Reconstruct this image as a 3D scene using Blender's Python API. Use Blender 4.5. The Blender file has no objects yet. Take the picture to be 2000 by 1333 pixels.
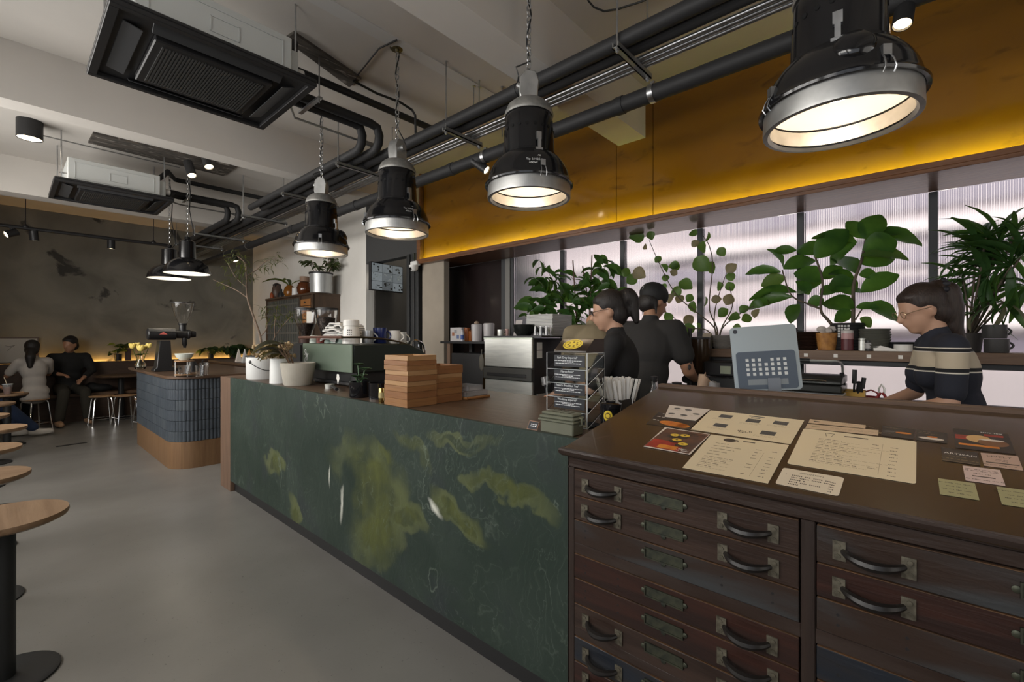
import bpy, bmesh, math, random
from mathutils import Vector, Matrix, Euler
random.seed(7)
SC = bpy.context.scene
COL = SC.collection
PI = math.pi
R = math.radians
# ------------------------------------------------------------------ camera, world, lights, exposure
# world axes: +Y runs along the bar into the room, +X towards the translucent windows, Z up
F_PX, HORIZON, EYE, HEAD = 886.0, 660.0, 1.35, R(48.17)
cam_d = bpy.data.cameras.new('camera'); cam = bpy.data.objects.new('camera', cam_d); COL.objects.link(cam)
cam.location = (0, 0, EYE); cam.rotation_euler = (PI / 2, 0, -HEAD)
cam_d.sensor_width = 36.0; cam_d.lens = F_PX / 2000 * 36; cam_d.shift_y = -(666.5 - HORIZON) / 2000
cam_d.clip_start = 0.05; cam_d.clip_end = 100
SC.camera = cam
w = bpy.data.worlds.new('sky'); SC.world = w; w.use_nodes = True
w.node_tree.nodes['Background'].inputs[0].default_value = (0.78, 0.86, 1.0, 1)
w.node_tree.nodes['Background'].inputs[1].default_value = .7
SC.view_settings.view_transform = 'Standard'; SC.view_settings.look = 'None'
SC.view_settings.exposure = 0.35; SC.view_settings.gamma = 1.0; SC.view_settings.use_curve_mapping = False
SC.cycles.use_denoising = True
SC.cycles.max_bounces = 8; SC.cycles.diffuse_bounces = 3; SC.cycles.glossy_bounces = 3; SC.cycles.adaptive_threshold = .06
SC.cycles.transmission_bounces = 6; SC.cycles.transparent_max_bounces = 8
SC.cycles.caustics_reflective = False; SC.cycles.caustics_refractive = True
SC.cycles.sample_clamp_indirect = 4.0

def lamp(name, kind, loc, energy, color=(1, 1, 1), rot=(0, 0, 0), **kw):
    d = bpy.data.lights.new(name, kind); d.energy = energy; d.color = color
    for k, v in kw.items(): setattr(d, k, v)
    o = bpy.data.objects.new(name, d); o.location = loc; o.rotation_euler = rot; COL.objects.link(o); return o
# sun over the roof, falling on the alley wall behind the translucent windows
lamp('sun', 'SUN', (0, 0, 9), 3.6, (1.0, 0.95, 0.9), (R(0), R(-38), 0), angle=R(1.0))
# daylight of the glazed shop front (left wall and the front behind the camera)
DAY = (1.0, 0.955, 0.89)
for y, wd, e in ((-0.6, 2.6, 5), (2.4, 2.6, 12), (5.5, 2.6, 62)):
    lamp('shopfront_daylight', 'AREA', (-1.14, y, 1.95), e, DAY, (0, R(-90), 0), shape='RECTANGLE', size=1.7, size_y=wd)
lamp('street_sky', 'AREA', (-2.45, 3.4, 2.6), 175, DAY, (0, R(-90), 0), shape='RECTANGLE', size=1.3, size_y=7.0)
lamp('entrance_daylight', 'AREA', (1.2, -2.35, 1.75), 13, DAY, (R(90), 0, 0), shape='RECTANGLE', size=2.6, size_y=1.6)

# ------------------------------------------------------------------ helpers
SA, CA = math.sin(HEAD), math.cos(HEAD)
def at(px, py, X=None, Y=None, Z=None):
    """point of the room seen at a photo pixel, on the plane X=, Y= or Z="""
    a, b = (px - 1000) / F_PX, (HORIZON - py) / F_PX
    dx, dy = SA + a * CA, CA - a * SA
    t = X / dx if X is not None else Y / dy if Y is not None else (Z - EYE) / b
    return Vector((dx * t, dy * t, EYE + b * t))

MATS = {}
def M(name, col=(.5, .5, .5), rough=.5, metal=0.0, col2=None, scale=8.0, stretch=(1, 1, 1), detail=4.0, lo=.35, hi=.65,
      bump=0.0, bscale=None, trans=0.0, ior=1.45, emit=None, es=0.0, coat=0.0, spec=None, alpha=1.0, distort=0.0,
      rough2=None, col3=None, scale3=2.0, lo3=.5, hi3=.62, sub=0.0, generated=False):
    if name in MATS: return MATS[name]
    m = bpy.data.materials.new(name); m.use_nodes = True; nt = m.node_tree; N, L = nt.nodes, nt.links
    b = N['Principled BSDF']
    b.inputs['Base Color'].default_value = (*col, 1); b.inputs['Roughness'].default_value = rough
    b.inputs['Metallic'].default_value = metal; b.inputs['IOR'].default_value = ior
    b.inputs['Transmission Weight'].default_value = trans; b.inputs['Coat Weight'].default_value = coat
    b.inputs['Coat Roughness'].default_value = .06; b.inputs['Alpha'].default_value = alpha
    if spec is not None: b.inputs['Specular IOR Level'].default_value = spec
    if emit: b.inputs['Emission Color'].default_value = (*emit, 1); b.inputs['Emission Strength'].default_value = es
    if col2 or bump or rough2 is not None or col3:
        tc = N.new('ShaderNodeTexCoord'); mp = N.new('ShaderNodeMapping'); mp.inputs['Scale'].default_value = stretch
        L.new(tc.outputs['Generated' if generated else 'Object'], mp.inputs['Vector'])
        def noise(s, d=detail, di=distort):
            n = N.new('ShaderNodeTexNoise'); n.inputs['Scale'].default_value = s; n.inputs['Detail'].default_value = d
            n.inputs['Distortion'].default_value = di; L.new(mp.outputs['Vector'], n.inputs['Vector']); return n.outputs['Fac']
        def ramp(src, a, c):
            r = N.new('ShaderNodeMapRange'); r.inputs['From Min'].default_value = a; r.inputs['From Max'].default_value = c
            L.new(src, r.inputs['Value']); return r.outputs['Result']
        n1 = noise(scale)
        out = None
        if col2:
            mx = N.new('ShaderNodeMix'); mx.data_type = 'RGBA'
            mx.inputs['A'].default_value = (*col, 1); mx.inputs['B'].default_value = (*col2, 1)
            L.new(ramp(n1, lo, hi), mx.inputs['Factor']); out = mx.outputs['Result']
        if col3:
            mx = N.new('ShaderNodeMix'); mx.data_type = 'RGBA'
            if out: L.new(out, mx.inputs['A'])
            else: mx.inputs['A'].default_value = (*col, 1)
            mx.inputs['B'].default_value = (*col3, 1)
            L.new(ramp(noise(scale3, 6, .6), lo3, hi3), mx.inputs['Factor']); out = mx.outputs['Result']
        if out: L.new(out, b.inputs['Base Color'])
        if rough2 is not None:
            mr = N.new('ShaderNodeMapRange'); mr.inputs['From Min'].default_value = lo; mr.inputs['From Max'].default_value = hi
            mr.inputs['To Min'].default_value = rough; mr.inputs['To Max'].default_value = rough2
            L.new(n1, mr.inputs['Value']); L.new(mr.outputs['Result'], b.inputs['Roughness'])
        if bump:
            bp = N.new('ShaderNodeBump'); bp.inputs['Strength'].default_value = bump; bp.inputs['Distance'].default_value = .01
            L.new(noise(bscale or scale, 6), bp.inputs['Height']); L.new(bp.outputs['Normal'], b.inputs['Normal'])
    if name.startswith('leaf_'):                               # thin leaves let some light through
        tr = N.new('ShaderNodeBsdfTranslucent'); c_ = col2 or col; tr.inputs['Color'].default_value = (min(1, c_[0] * 3.2), min(1, c_[1] * 2.6), c_[2] * 1.2, 1)
        ms = N.new('ShaderNodeMixShader'); ms.inputs[0].default_value = .38; L.new(b.outputs[0], ms.inputs[1]); L.new(tr.outputs[0], ms.inputs[2]); L.new(ms.outputs[0], N['Material Output'].inputs['Surface'])
    MATS[name] = m; return m

class MB:
    """collects simple solids into one mesh"""
    def __init__(s): s.v, s.f, s.m, s.mi = [], [], [], 0
    def add(s, v, f):
        o = len(s.v); s.v += [tuple(p) for p in v]; s.f += [tuple(i + o for i in q) for q in f]; s.m += [s.mi] * len(f); return s
    def mat(s, i): s.mi = i; return s
    def box(s, x0, x1, y0, y1, z0, z1, mtx=None):
        v = [Vector(p) for p in ((x0, y0, z0), (x1, y0, z0), (x1, y1, z0), (x0, y1, z0), (x0, y0, z1), (x1, y0, z1), (x1, y1, z1), (x0, y1, z1))]
        if mtx: v = [mtx @ p for p in v]
        return s.add(v, [(0, 3, 2, 1), (4, 5, 6, 7), (0, 1, 5, 4), (1, 2, 6, 5), (2, 3, 7, 6), (3, 0, 4, 7)])
    def cbox(s, c, d, rz=0, mtx=None):
        m = Matrix.Translation(c) @ (mtx or Matrix.Rotation(rz, 4, 'Z'))
        return s.box(-d[0] / 2, d[0] / 2, -d[1] / 2, d[1] / 2, -d[2] / 2, d[2] / 2, m)
    def prism(s, poly, z0, z1, mtx=None):
        n = len(poly); v = [Vector((p[0], p[1], z0)) for p in poly] + [Vector((p[0], p[1], z1)) for p in poly]
        if mtx: v = [mtx @ p for p in v]
        return s.add(v, [tuple(range(n - 1, -1, -1)), tuple(range(n, 2 * n))] + [(i, (i + 1) % n, n + (i + 1) % n, n + i) for i in range(n)])
    def lathe(s, prof, n=24, c=(0, 0, 0), mtx=None, caps=True, sq=0):
        v, f = [], []
        for r, z in prof:
            for i in range(n):
                a = 2 * PI * (i + .5) / n; v.append(Vector((r * math.cos(a), r * math.sin(a), z)))
        k = len(prof)
        for j in range(k - 1):
            for i in range(n): f.append((j * n + i, j * n + (i + 1) % n, (j + 1) * n + (i + 1) % n, (j + 1) * n + i))
        if caps:
            if prof[0][0] > 1e-6: f.append(tuple(range(n - 1, -1, -1)))
            if prof[-1][0] > 1e-6: f.append(tuple((k - 1) * n + i for i in range(n)))
        T = Matrix.Translation(c) @ (mtx or Matrix())
        return s.add([T @ p for p in v], f)
    def cyl(s, p, q, r, n=12, r2=None):
        p, q = Vector(p), Vector(q); d = q - p
        return s.lathe([(r, 0), (r if r2 is None else r2, d.length)], n, p, d.to_track_quat('Z', 'Y').to_matrix().to_4x4())
    def tube(s, pts, r, n=8, caps=True):
        pts = [Vector(p) for p in pts]; k = len(pts); rs = r if isinstance(r, (list, tuple)) else [r] * k
        v, f = [], []; up = None
        for i, p in enumerate(pts):
            d = (pts[min(i + 1, k - 1)] - pts[max(i - 1, 0)]).normalized()
            if up is None:
                up = Vector((0, 0, 1)) if abs(d.z) < .9 else Vector((1, 0, 0))
            sd = d.cross(up)
            if sd.length < 1e-5: sd = d.orthogonal()
            sd.normalize(); up = sd.cross(d).normalized()
            for j in range(n):
                a = 2 * PI * j / n; v.append(p + rs[i] * (math.cos(a) * sd + math.sin(a) * up))
        for i in range(k - 1):
            for j in range(n): f.append((i * n + j, i * n + (j + 1) % n, (i + 1) * n + (j + 1) % n, (i + 1) * n + j))
        if caps: f += [tuple(range(n - 1, -1, -1)), tuple((k - 1) * n + j for j in range(n))]
        return s.add(v, f)
    def ball(s, c, r, n=12, k=8, mtx=None):
        r = r if isinstance(r, (tuple, list)) else (r, r, r)
        prof = [(math.sin(PI * i / k), -math.cos(PI * i / k)) for i in range(k + 1)]
        prof[0] = (1e-4, -1); prof[-1] = (1e-4, 1)
        S = (mtx or Matrix()) @ Matrix.Diagonal((*r, 1))
        return s.lathe(prof, n, c, S)
    def build(s, name, mat, parent=None, bev=0.0, smooth=35, loc=None, seg=1, rot=None):
        me = bpy.data.meshes.new(name)
        me.from_pydata(s.v, [], s.f)
        for m in (mat if isinstance(mat, (list, tuple)) else [mat]): me.materials.append(m)
        if any(s.m): me.polygons.foreach_set('material_index', s.m)
        bm = bmesh.new(); bm.from_mesh(me)
        bmesh.ops.recalc_face_normals(bm, faces=bm.faces)
        if bev: bmesh.ops.bevel(bm, geom=[e for e in bm.edges if e.calc_face_angle(0) > .6], offset=bev, segments=seg, affect='EDGES', clamp_overlap=True)
        bm.to_mesh(me); bm.free()
        if smooth:
            me.polygons.foreach_set('use_smooth', [True] * len(me.polygons)); me.set_sharp_from_angle(angle=R(smooth))
        o = bpy.data.objects.new(name, me); COL.objects.link(o)
        if parent: o.parent = parent
        if loc is not None: o.location = loc
        if rot is not None: o.rotation_euler = rot
        return o

def tag(o, label=None, cat=None, group=None, kind=None):
    if label: o['label'] = label
    if cat: o['category'] = cat
    if group: o['group'] = group
    if kind: o['kind'] = kind
    return o
def thing(name, label, cat, loc=(0, 0, 0), rz=0, group=None):
    o = bpy.data.objects.new(name, None); o.empty_display_size = .05; COL.objects.link(o)
    o.location = loc; o.rotation_euler = (0, 0, rz); return tag(o, label, cat, group)
def struct(o): o['kind'] = 'structure'; return o
KIDS = {}
def copy_tree(o, parent=None):
    c = o.copy(); COL.objects.link(c); c.parent = parent
    for ch in list(o.children): copy_tree(ch, c)
    return c
def text(name, s, size, mat, parent, loc, rot, align='CENTER', ext=.0002):
    cu = bpy.data.curves.new(name, 'FONT'); cu.body = s; cu.size = size; cu.align_x = align; cu.align_y = 'CENTER'; cu.extrude = ext
    cu.resolution_u = 2
    tmp = bpy.data.objects.new(name, cu); me = bpy.data.meshes.new_from_object(tmp); bpy.data.objects.remove(tmp)
    me.materials.clear(); me.materials.append(mat)
    o = bpy.data.objects.new(name, me); COL.objects.link(o); o.parent = parent; o.location = loc; o.rotation_euler = rot; return o
def lerp(a, b, t): return a + (b - a) * t

# ------------------------------------------------------------------ materials
def wood(name, c1, c2, axis='Y', scale=3.0, rough=.45, bump=.15, coat=0.0):
    st = {'X': (1, 12, 12), 'Y': (12, 1, 12), 'Z': (12, 12, 1)}[axis]
    return M(name, c1, rough, col2=c2, scale=scale, stretch=st, detail=6, lo=.3, hi=.7, bump=bump, bscale=scale * 2, distort=.8, coat=coat)
paint = M('ceiling_paint', (.62, .585, .54), .85, col2=(.56, .53, .49), scale=1.3, bump=.05, bscale=30)
concrete = M('floor_concrete', (.215, .207, .193), .27, col2=(.158, .152, .141), scale=1.1, detail=8, lo=.3, hi=.72, rough2=.42, bump=.02, bscale=60,
             col3=(.07, .065, .06), scale3=90, lo3=.68, hi3=.72)
plaster = M('old_plaster', (.225, .213, .178), .9, col2=(.138, .131, .110), scale=1.6, detail=10, lo=.35, hi=.68, distort=.7, bump=.25, bscale=7,
            col3=(.05, .048, .043), scale3=1.7, lo3=.62, hi3=.66)
whitewall = M('white_wall_paint', (.80, .775, .73), .9, col2=(.74, .715, .67), scale=2.0, bump=.06, bscale=14)
beige = M('beige_column', (.36, .31, .25), .8, col2=(.31, .27, .22), scale=3)
darksteel = M('dark_steel', (.035, .036, .038), .5, .4)
mullion = M('mullion_grey', (.05, .052, .055), .5, .3)
walnut = wood('walnut', (.070, .042, .026), (.115, .072, .046), 'Y', 3.2, .38)
walnut_x = wood('walnut_x', (.13, .075, .045), (.075, .042, .026), 'X', 3.2, .4)
walnut_z = wood('walnut_z', (.17, .105, .07), (.115, .07, .047), 'Z', 3.2, .5)
oak = wood('oak', (.46, .29, .16), (.30, .17, .085), 'X', 2.2, .45)
galv = M('galvanised', (.55, .56, .57), .32, 1.0, col2=(.42, .43, .44), scale=20)
alu = M('brushed_aluminium', (.46, .46, .45), .42, .85, col2=(.36, .36, .35), scale=14, bump=.03)
steel = M('stainless', (.70, .71, .67), .36, .75, col2=(.6, .61, .58), scale=6, stretch=(1, 1, 8))
chrome = M('chrome', (.75, .75, .75), .12, 1.0)
rubber = M('pipe_lagging', (.022, .022, .023), .62, bump=.1, bscale=40)
blackplastic = M('black_plastic', (.016, .016, .017), .45)
blackgloss = M('black_enamel', (.006, .006, .007), .16, coat=.3)
castgrey = M('cast_grey', (.30, .29, .27), .5, .5, col2=(.2, .2, .19), scale=25, bump=.15)
white = M('white_enamel', (.78, .78, .76), .25)
ceramic = M('white_ceramic', (.72, .70, .66), .3)
paper = M('paper', (.74, .72, .68), .8)
glass = M('clear_glass', (1, 1, 1), .02, trans=1.0, ior=1.45)
acrylic = M('acrylic', (.96, .98, .98), .03, trans=1.0, ior=1.3)
bulb = M('warm_bulb', (1, .85, .65), .5, emit=(1, .80, .56), es=6)
brass = M('aged_brass', (.30, .25, .13), .42, 1.0, col2=(.13, .12, .08), scale=40)
# ------------------------------------------------------------------ the room
ZC, ZB = 3.40, 2.99
struct(MB().box(-1.3, 3.94, -2.6, 4.0, -.1, 0).box(-1.3, 5.2, 4.0, 10.7, -.1, 0).build('floor', concrete, smooth=0))
struct(MB().box(-1.3, 3.95, -2.6, 3.9, ZC, ZC + .12).box(-1.3, 5.2, 3.9, 10.7, ZC, ZC + .12).build('ceiling', paint, smooth=0))
for y0, y1 in ((-.95, -.72), (1.665, 1.91), (4.655, 4.85), (7.6, 7.85)):
    struct(MB().box(-1.2, 3.5, y0, y1, ZB, ZC).build('ceiling_beam', paint, smooth=0))
struct(MB().box(-1.2, 5.2, 10.5, 10.7, 0, ZC).build('wall_back', plaster, smooth=0))
struct(MB().box(-1.3, 3.94, -2.6, -2.5, 0, ZC).build('wall_front', paint, smooth=0))
# left wall: parapet, lintel and piers around the shop-front openings
m = MB().box(-1.3, -1.2, -2.6, 10.7, 0, 1.05).box(-1.3, -1.2, -2.6, 10.7, 2.85, ZC)
for y0, y1 in ((-2.6, -1.95), (.75, 1.05), (3.75, 4.15), (6.85, 10.7)): m.box(-1.3, -1.2, y0, y1, 1.05, 2.85)
struct(m.build('wall_left', whitewall, smooth=0))
k = 0
for yc in (-.6, 2.4, 5.5):
    k += 1; m = MB()
    for i in range(5):
        y = yc - 1.3 + 2.6 * i / 4; m.box(-1.13, -1.09, y - .02, y + .02, 1.05, 2.85)
    for z in (1.07, 1.95, 2.82): m.box(-1.13, -1.09, yc - 1.3, yc + 1.3, z - .02, z + .02)
    struct(m.build('window_%d' % (20 + k), darksteel, smooth=0))
struct(MB().box(-3.3, -1.3, -3.5, 11, 3.32, 3.42).build('trim_sun_shield', darksteel, smooth=0))  # unseen slab added to keep the sun out of the left windows
struct(MB().box(.2, 3.5, 2.645, 2.755, ZC - .008, ZC).build('trim_2', M('ceiling_strip', (.60, .59, .57), .8), smooth=0))
# white wall block and the passage beyond it
struct(MB().box(3.5, 3.63, 5.98, 10.5, 0, ZC).build('wall_right', whitewall, smooth=0))
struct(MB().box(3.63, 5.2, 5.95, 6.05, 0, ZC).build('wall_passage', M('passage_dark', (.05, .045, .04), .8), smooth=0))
struct(MB().box(4.55, 4.65, 3.9, 6.0, 0, ZC).build('wall_passage_end', M('passage_grey', (.26, .28, .27), .8), smooth=0))
o = MB().box(4.46, 4.54, 5.50, 5.94, 0, 2.2).build('door_1', M('door_dark', (.022, .018, .015), .5), bev=.005); struct(o)
lamp('passage_fill', 'AREA', (4.2, 5.3, 3.2), 9, (1, .93, .8), size=.4)  # added lamp out of view, brightens the passage
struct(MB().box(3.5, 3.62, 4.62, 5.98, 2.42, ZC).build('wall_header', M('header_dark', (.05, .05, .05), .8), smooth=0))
# steel column and plastered column beside the window recess
struct(MB().box(3.46, 3.58, 4.68, 4.93, 0, 2.42).box(3.44, 3.46, 4.74, 4.78, 0, 2.42).box(3.44, 3.46, 4.84, 4.88, 0, 2.42).build('column_steel', M('column_dark', (.03, .031, .032), .45), bev=.004))
struct(MB().box(3.48, 3.56, 4.2, 4.62, 0, 2.29).build('column_plaster', beige, smooth=0))
# wooden bulkhead and amber panels
gold = M('amber_panel', (.24, .106, .005), .13, col2=(.165, .066, .003), scale=.9, stretch=(1, 1, 2.2), detail=8, lo=.3, hi=.7, coat=.6, distort=.5,
         col3=(.10, .042, .003), scale3=5, lo3=.60, hi3=.8, bump=.04, bscale=5)
YL, YR = 4.66, -2.5
up = struct(MB().box(3.53, 3.62, YR, 4.62, 2.29, ZC).build('wall_right_upper', paint, smooth=0))
for y0, y1, z0 in ((YR, 1.60, 2.30), (1.60, 1.93, 2.30), (1.93, 4.64, 2.30)):
    MB().box(3.5, 3.53, y0 + .002, y1 - .002, z0, ZC - .005).build('amber_panel', gold, up, bev=.002)
bulk = wood('bulkhead_wood', (.20, .085, .035), (.12, .05, .022), 'Y', 3.0, .35, coat=.2)
tb = struct(MB().box(3.40, 3.86, YR, YL, 2.262, 2.285).box(3.40, 3.415, YR, YL, 2.285, 2.318).box(3.45, 3.56, YL - .03, YL + .04, 2.262, ZC).build('trim_1', bulk, bev=.002))
led_y = M('led_yellow', (1, .75, .1), .5, emit=(.80, 1.0, .13), es=36)
tag(MB().box(3.4155, 3.4175, YR, YL - .05, 2.288, 2.314).build('led_strip', led_y, smooth=0), 'yellow LED strip glowing up behind the wooden bulkhead edge', 'LED strip')
# windows: mullions at equal steps, twin wall sheets between them
XW = 3.86
WY = [XW * v for v in (.895, .7156, .536, .351, .1656, -.0183, -.202, -.386)]
poly = M('fluted_sheet', (.97, .95, .96), .18, trans=1.0, ior=1.25)
def pane(y0, y1, z0, z1, parent):
    m = MB(); n = max(2, int(round((y0 - y1) / .0105))); seg = 3; v = []; f = []
    K = n * seg
    for i in range(K + 1):
        y = y0 + (y1 - y0) * i / K; x = XW + .010 + .0022 * math.cos(2 * PI * i / seg)
        v += [(x, y, z0), (x, y, z1), (XW + .018, y, z0), (XW + .018, y, z1)]
    for i in range(K):
        a = 4 * i; f += [(a, a + 1, a + 5, a + 4), (a + 2, a + 6, a + 7, a + 3), (a + 1, a + 3, a + 7, a + 5), (a, a + 4, a + 6, a + 2)]
    f += [(0, 2, 3, 1), (4 * K, 4 * K + 1, 4 * K + 3, 4 * K + 2)]
    m.add(v, f); o = m.build('pane', poly, parent, smooth=80); return o
for i in range(len(WY) - 1):
    y0, y1 = WY[i], WY[i + 1]
    fr = MB().box(XW, XW + .05, y0 - .022, y0 + .022, .92, 2.262)
    fr.box(XW, XW + .05, y1, y0, .92, .95).box(XW + .005, XW + .045, y1, y0, 1.20, 1.225)
    wo = struct(fr.build('window_%d' % (i + 1), mullion, bev=.002))
    pane(y0 - .023, y1 + .023, .951, 1.199, wo); pane(y0 - .023, y1 + .023, 1.226, 2.262, wo)
# dark pane and its grey post to the left of the glowing ones
wo = struct(MB().box(XW, XW + .05, WY[0] + .10, WY[0] + .17, .92, 2.262).box(XW, XW + .05, 4.72, 4.76, .92, 2.262).build('window_9', mullion, bev=.002))
MB().box(XW + .01, XW + .03, WY[0] + .17, 4.72, .92, 2.262).build('pane', M('dark_glass', (.016, .010, .010), .22, coat=.3), wo, smooth=0)
MB().box(XW - .01, XW + .05, WY[0] + .025, WY[0] + .10, .92, 2.262).build('post', M('post_grey', (.19, .185, .17), .5, .3), wo, bev=.003)
struct(MB().box(XW - .02, XW + .08, YR, 4.76, 0, .92).build('wall_right_lower', whitewall, smooth=0))
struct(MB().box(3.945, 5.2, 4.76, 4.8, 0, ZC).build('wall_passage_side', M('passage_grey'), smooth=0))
# the alley behind the sheets: pale wall with ledges, a grey cladding band and a bright kerb
al = struct(MB().box(6.6, 6.7, -9, 9, -.1, 5.5).build('wall_alley', M('alley_plaster', (.74, .66, .65), .9, col2=(.54, .475, .485), scale=.5, stretch=(1, .25, 2)), smooth=0))
cl = M('alley_cladding', (.34, .31, .36), .8); cb = M('alley_white', (.95, .89, .87), .8)
for z0, z1, d, mm, y0, y1 in ((2.75, 3.05, .05, cl, -9, 2.2), (2.15, 2.35, .05, cl, -9, 9), (1.72, 1.80, .06, cl, -9, 2.8), (1.45, 1.58, .12, cb, -9, 9), (3.2, 3.4, .1, cb, -9, 9), (2.5, 2.62, .08, cb, -9, 5), (.2, 1.05, .2, M('alley_kerb', (.50, .455, .45), .8), -9, 9)):
    MB().box(6.6 - d, 6.6, y0, y1, z0, z1).build('ledge', mm, al, smooth=0)
for z0, z1, y0, y1 in ((1.85, 2.02, -2.2, .9), (1.15, 1.36, -9, 1.4), (2.42, 2.46, -9, 9), (3.06, 3.12, -9, 4)): MB().box(6.57, 6.6, y0, y1, z0, z1).build('ledge', M('alley_lilac', (.20, .175, .215), .8), al, smooth=0)
for y in (-2.4, -.3, 1.1, 3.6): MB().box(6.5, 6.6, y, y + .22, 1.6, 4.5).build('pier', cb, al, smooth=0)
struct(MB().box(3.95, 6.6, -9, 3.9, -.1, 0).build('ground_alley', M('alley_kerb'), smooth=0))
# ------------------------------------------------------------------ green stone bar counter
def stone_mat():
    m = bpy.data.materials.new('green_stone'); m.use_nodes = True; nt = m.node_tree; N, L = nt.nodes, nt.links; b = N['Principled BSDF']
    b.inputs['Roughness'].default_value = .48; b.inputs['Specular IOR Level'].default_value = .4
    tc = N.new('ShaderNodeTexCoord'); src = tc.outputs['Object']
    def vmath(op, a, c=None, val=None):
        n = N.new('ShaderNodeVectorMath'); n.operation = op; L.new(a, n.inputs[0])
        if c is not None: L.new(c, n.inputs[1])
        if val is not None: n.inputs[1].default_value = val
        return n
    def noise(vec, s, d=5, di=0.0):
        n = N.new('ShaderNodeTexNoise'); n.inputs['Scale'].default_value = s; n.inputs['Detail'].default_value = d; n.inputs['Distortion'].default_value = di
        L.new(vec, n.inputs['Vector']); return n
    def rng(v, a, c, t0=0., t1=1.):
        r = N.new('ShaderNodeMapRange'); r.inputs[1].default_value = a; r.inputs[2].default_value = c; r.inputs[3].default_value = t0; r.inputs[4].default_value = t1
        L.new(v, r.inputs[0]); return r.outputs[0]
    def math_(op, a, c, clamp=False):
        n = N.new('ShaderNodeMath'); n.operation = op; n.use_clamp = clamp
        for i, q in enumerate((a, c)):
            if isinstance(q, (int, float)): n.inputs[i].default_value = q
            else: L.new(q, n.inputs[i])
        return n.outputs[0]
    def mix(a, bb, f):
        n = N.new('ShaderNodeMix'); n.data_type = 'RGBA'
        for k, q in (('A', a), ('B', bb)):
            if isinstance(q, tuple): n.inputs[k].default_value = (*q, 1)
            else: L.new(q, n.inputs[k])
        L.new(f, n.inputs['Factor']); return n.outputs['Result']
    def warp(s, amp):
        nz = noise(src, s, 6); sub = vmath('SUBTRACT', nz.outputs['Color'], val=(.5, .5, .5)); sc = vmath('SCALE', sub.outputs[0]); sc.inputs['Scale'].default_value = amp
        return vmath('ADD', src, sc.outputs[0]).outputs[0]
    w1, w2 = warp(2.2, .42), warp(5.0, .16)
    wf = noise(src, 9.0, 6); fs = vmath('SUBTRACT', wf.outputs['Color'], val=(.5, .5, .5)); fsc = vmath('SCALE', fs.outputs[0]); fsc.inputs['Scale'].default_value = .10; w1 = vmath('ADD', w1, fsc.outputs[0]).outputs[0]
    def ell(vec, y, z, ry, rz, ang, soft=.25):
        mp = N.new('ShaderNodeMapping'); mp.vector_type = 'TEXTURE'; L.new(vec, mp.inputs[0])
        mp.inputs['Location'].default_value = (0, y, z); mp.inputs['Rotation'].default_value = (R(ang), 0, 0); mp.inputs['Scale'].default_value = (50, ry, rz)
        ln = vmath('LENGTH', mp.outputs[0]); return rng(ln.outputs['Value'], 1 + soft * 1.5, 1 - soft * 1.5)
    def union(lst):
        o = lst[0]
        for q in lst[1:]: o = math_('MAXIMUM', o, q)
        return o
    base = mix((.012, .025, .018), (.030, .046, .037), rng(noise(w1, 2.2, 8).outputs['Fac'], .3, .7))
    base = mix(base, (.022, .030, .032), rng(noise(w2, 3.4, 5).outputs['Fac'], .55, .75))
    olive = union([ell(w1, *q) for q in STONE_OLIVE])
    streak = N.new('ShaderNodeMapping'); streak.inputs['Scale'].default_value = (9, 9, 1.2); L.new(w2, streak.inputs[0])
    ol = mix((.050, .062, .018), (.092, .105, .026), rng(noise(streak.outputs[0], 1.6, 5).outputs['Fac'], .3, .7))
    col = mix(base, ol, math_('MULTIPLY', math_('MULTIPLY', olive, rng(noise(w2, 2.3, 4, .5).outputs['Fac'], .34, .56)), .95))
    st2 = N.new('ShaderNodeMapping'); st2.inputs['Scale'].default_value = (1, 1.6, .55); st2.inputs['Rotation'].default_value = (R(18), 0, 0); L.new(w1, st2.inputs[0])
    for sc, wd, fac, cc in ((2.0, .0035, .5, (.17, .21, .17)), (4.4, .0035, .25, (.19, .23, .19))):
        nv = noise(st2.outputs[0], sc, 2, .4).outputs['Fac']
        d = math_('ABSOLUTE', math_('SUBTRACT', nv, .5), 0); v = rng(d, wd, wd * .25)
        msk = rng(noise(src, 1.7 + sc, 2).outputs['Fac'], .45, .6); v = math_('MULTIPLY', math_('MULTIPLY', v, msk), fac)
        col = mix(col, cc, v)
    nl = noise(st2.outputs[0], 1.5, 4, .6).outputs['Fac']; sn = N.new('ShaderNodeMath'); sn.operation = 'SINE'; L.new(math_('MULTIPLY', nl, 70.0), sn.inputs[0])
    ln_ = math_('POWER', math_('SUBTRACT', 1.0, math_('ABSOLUTE', sn.outputs[0], 0)), 7.0); col = mix(col, (.12, .155, .12), math_('MULTIPLY', math_('MULTIPLY', ln_, rng(noise(src, 1.9, 3).outputs['Fac'], .42, .62)), .38))
    edge = math_('MULTIPLY', rng(math_('ABSOLUTE', math_('SUBTRACT', olive, .5), 0), .42, .2), rng(noise(src, 3.1, 2).outputs['Fac'], .42, .6))
    col = mix(col, (.15, .17, .07), math_('MULTIPLY', edge, .4))
    wv = union([ell(warp(9, .07), *q) for q in STONE_WHITE]); col = mix(col, (.62, .63, .56), wv)
    L.new(col, b.inputs['Base Color'])
    bp = N.new('ShaderNodeBump'); bp.inputs['Strength'].default_value = .22; bp.inputs['Distance'].default_value = .01
    L.new(noise(st2.outputs[0], 9, 8, 1.2).outputs['Fac'], bp.inputs['Height']); L.new(bp.outputs['Normal'], b.inputs['Normal'])
    return m
CX, CYF, CYN = 1.315, 4.49, .82
def sy(px, py): p = at(px, py, X=CX); return (p.y - 2.6, p.z)
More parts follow.
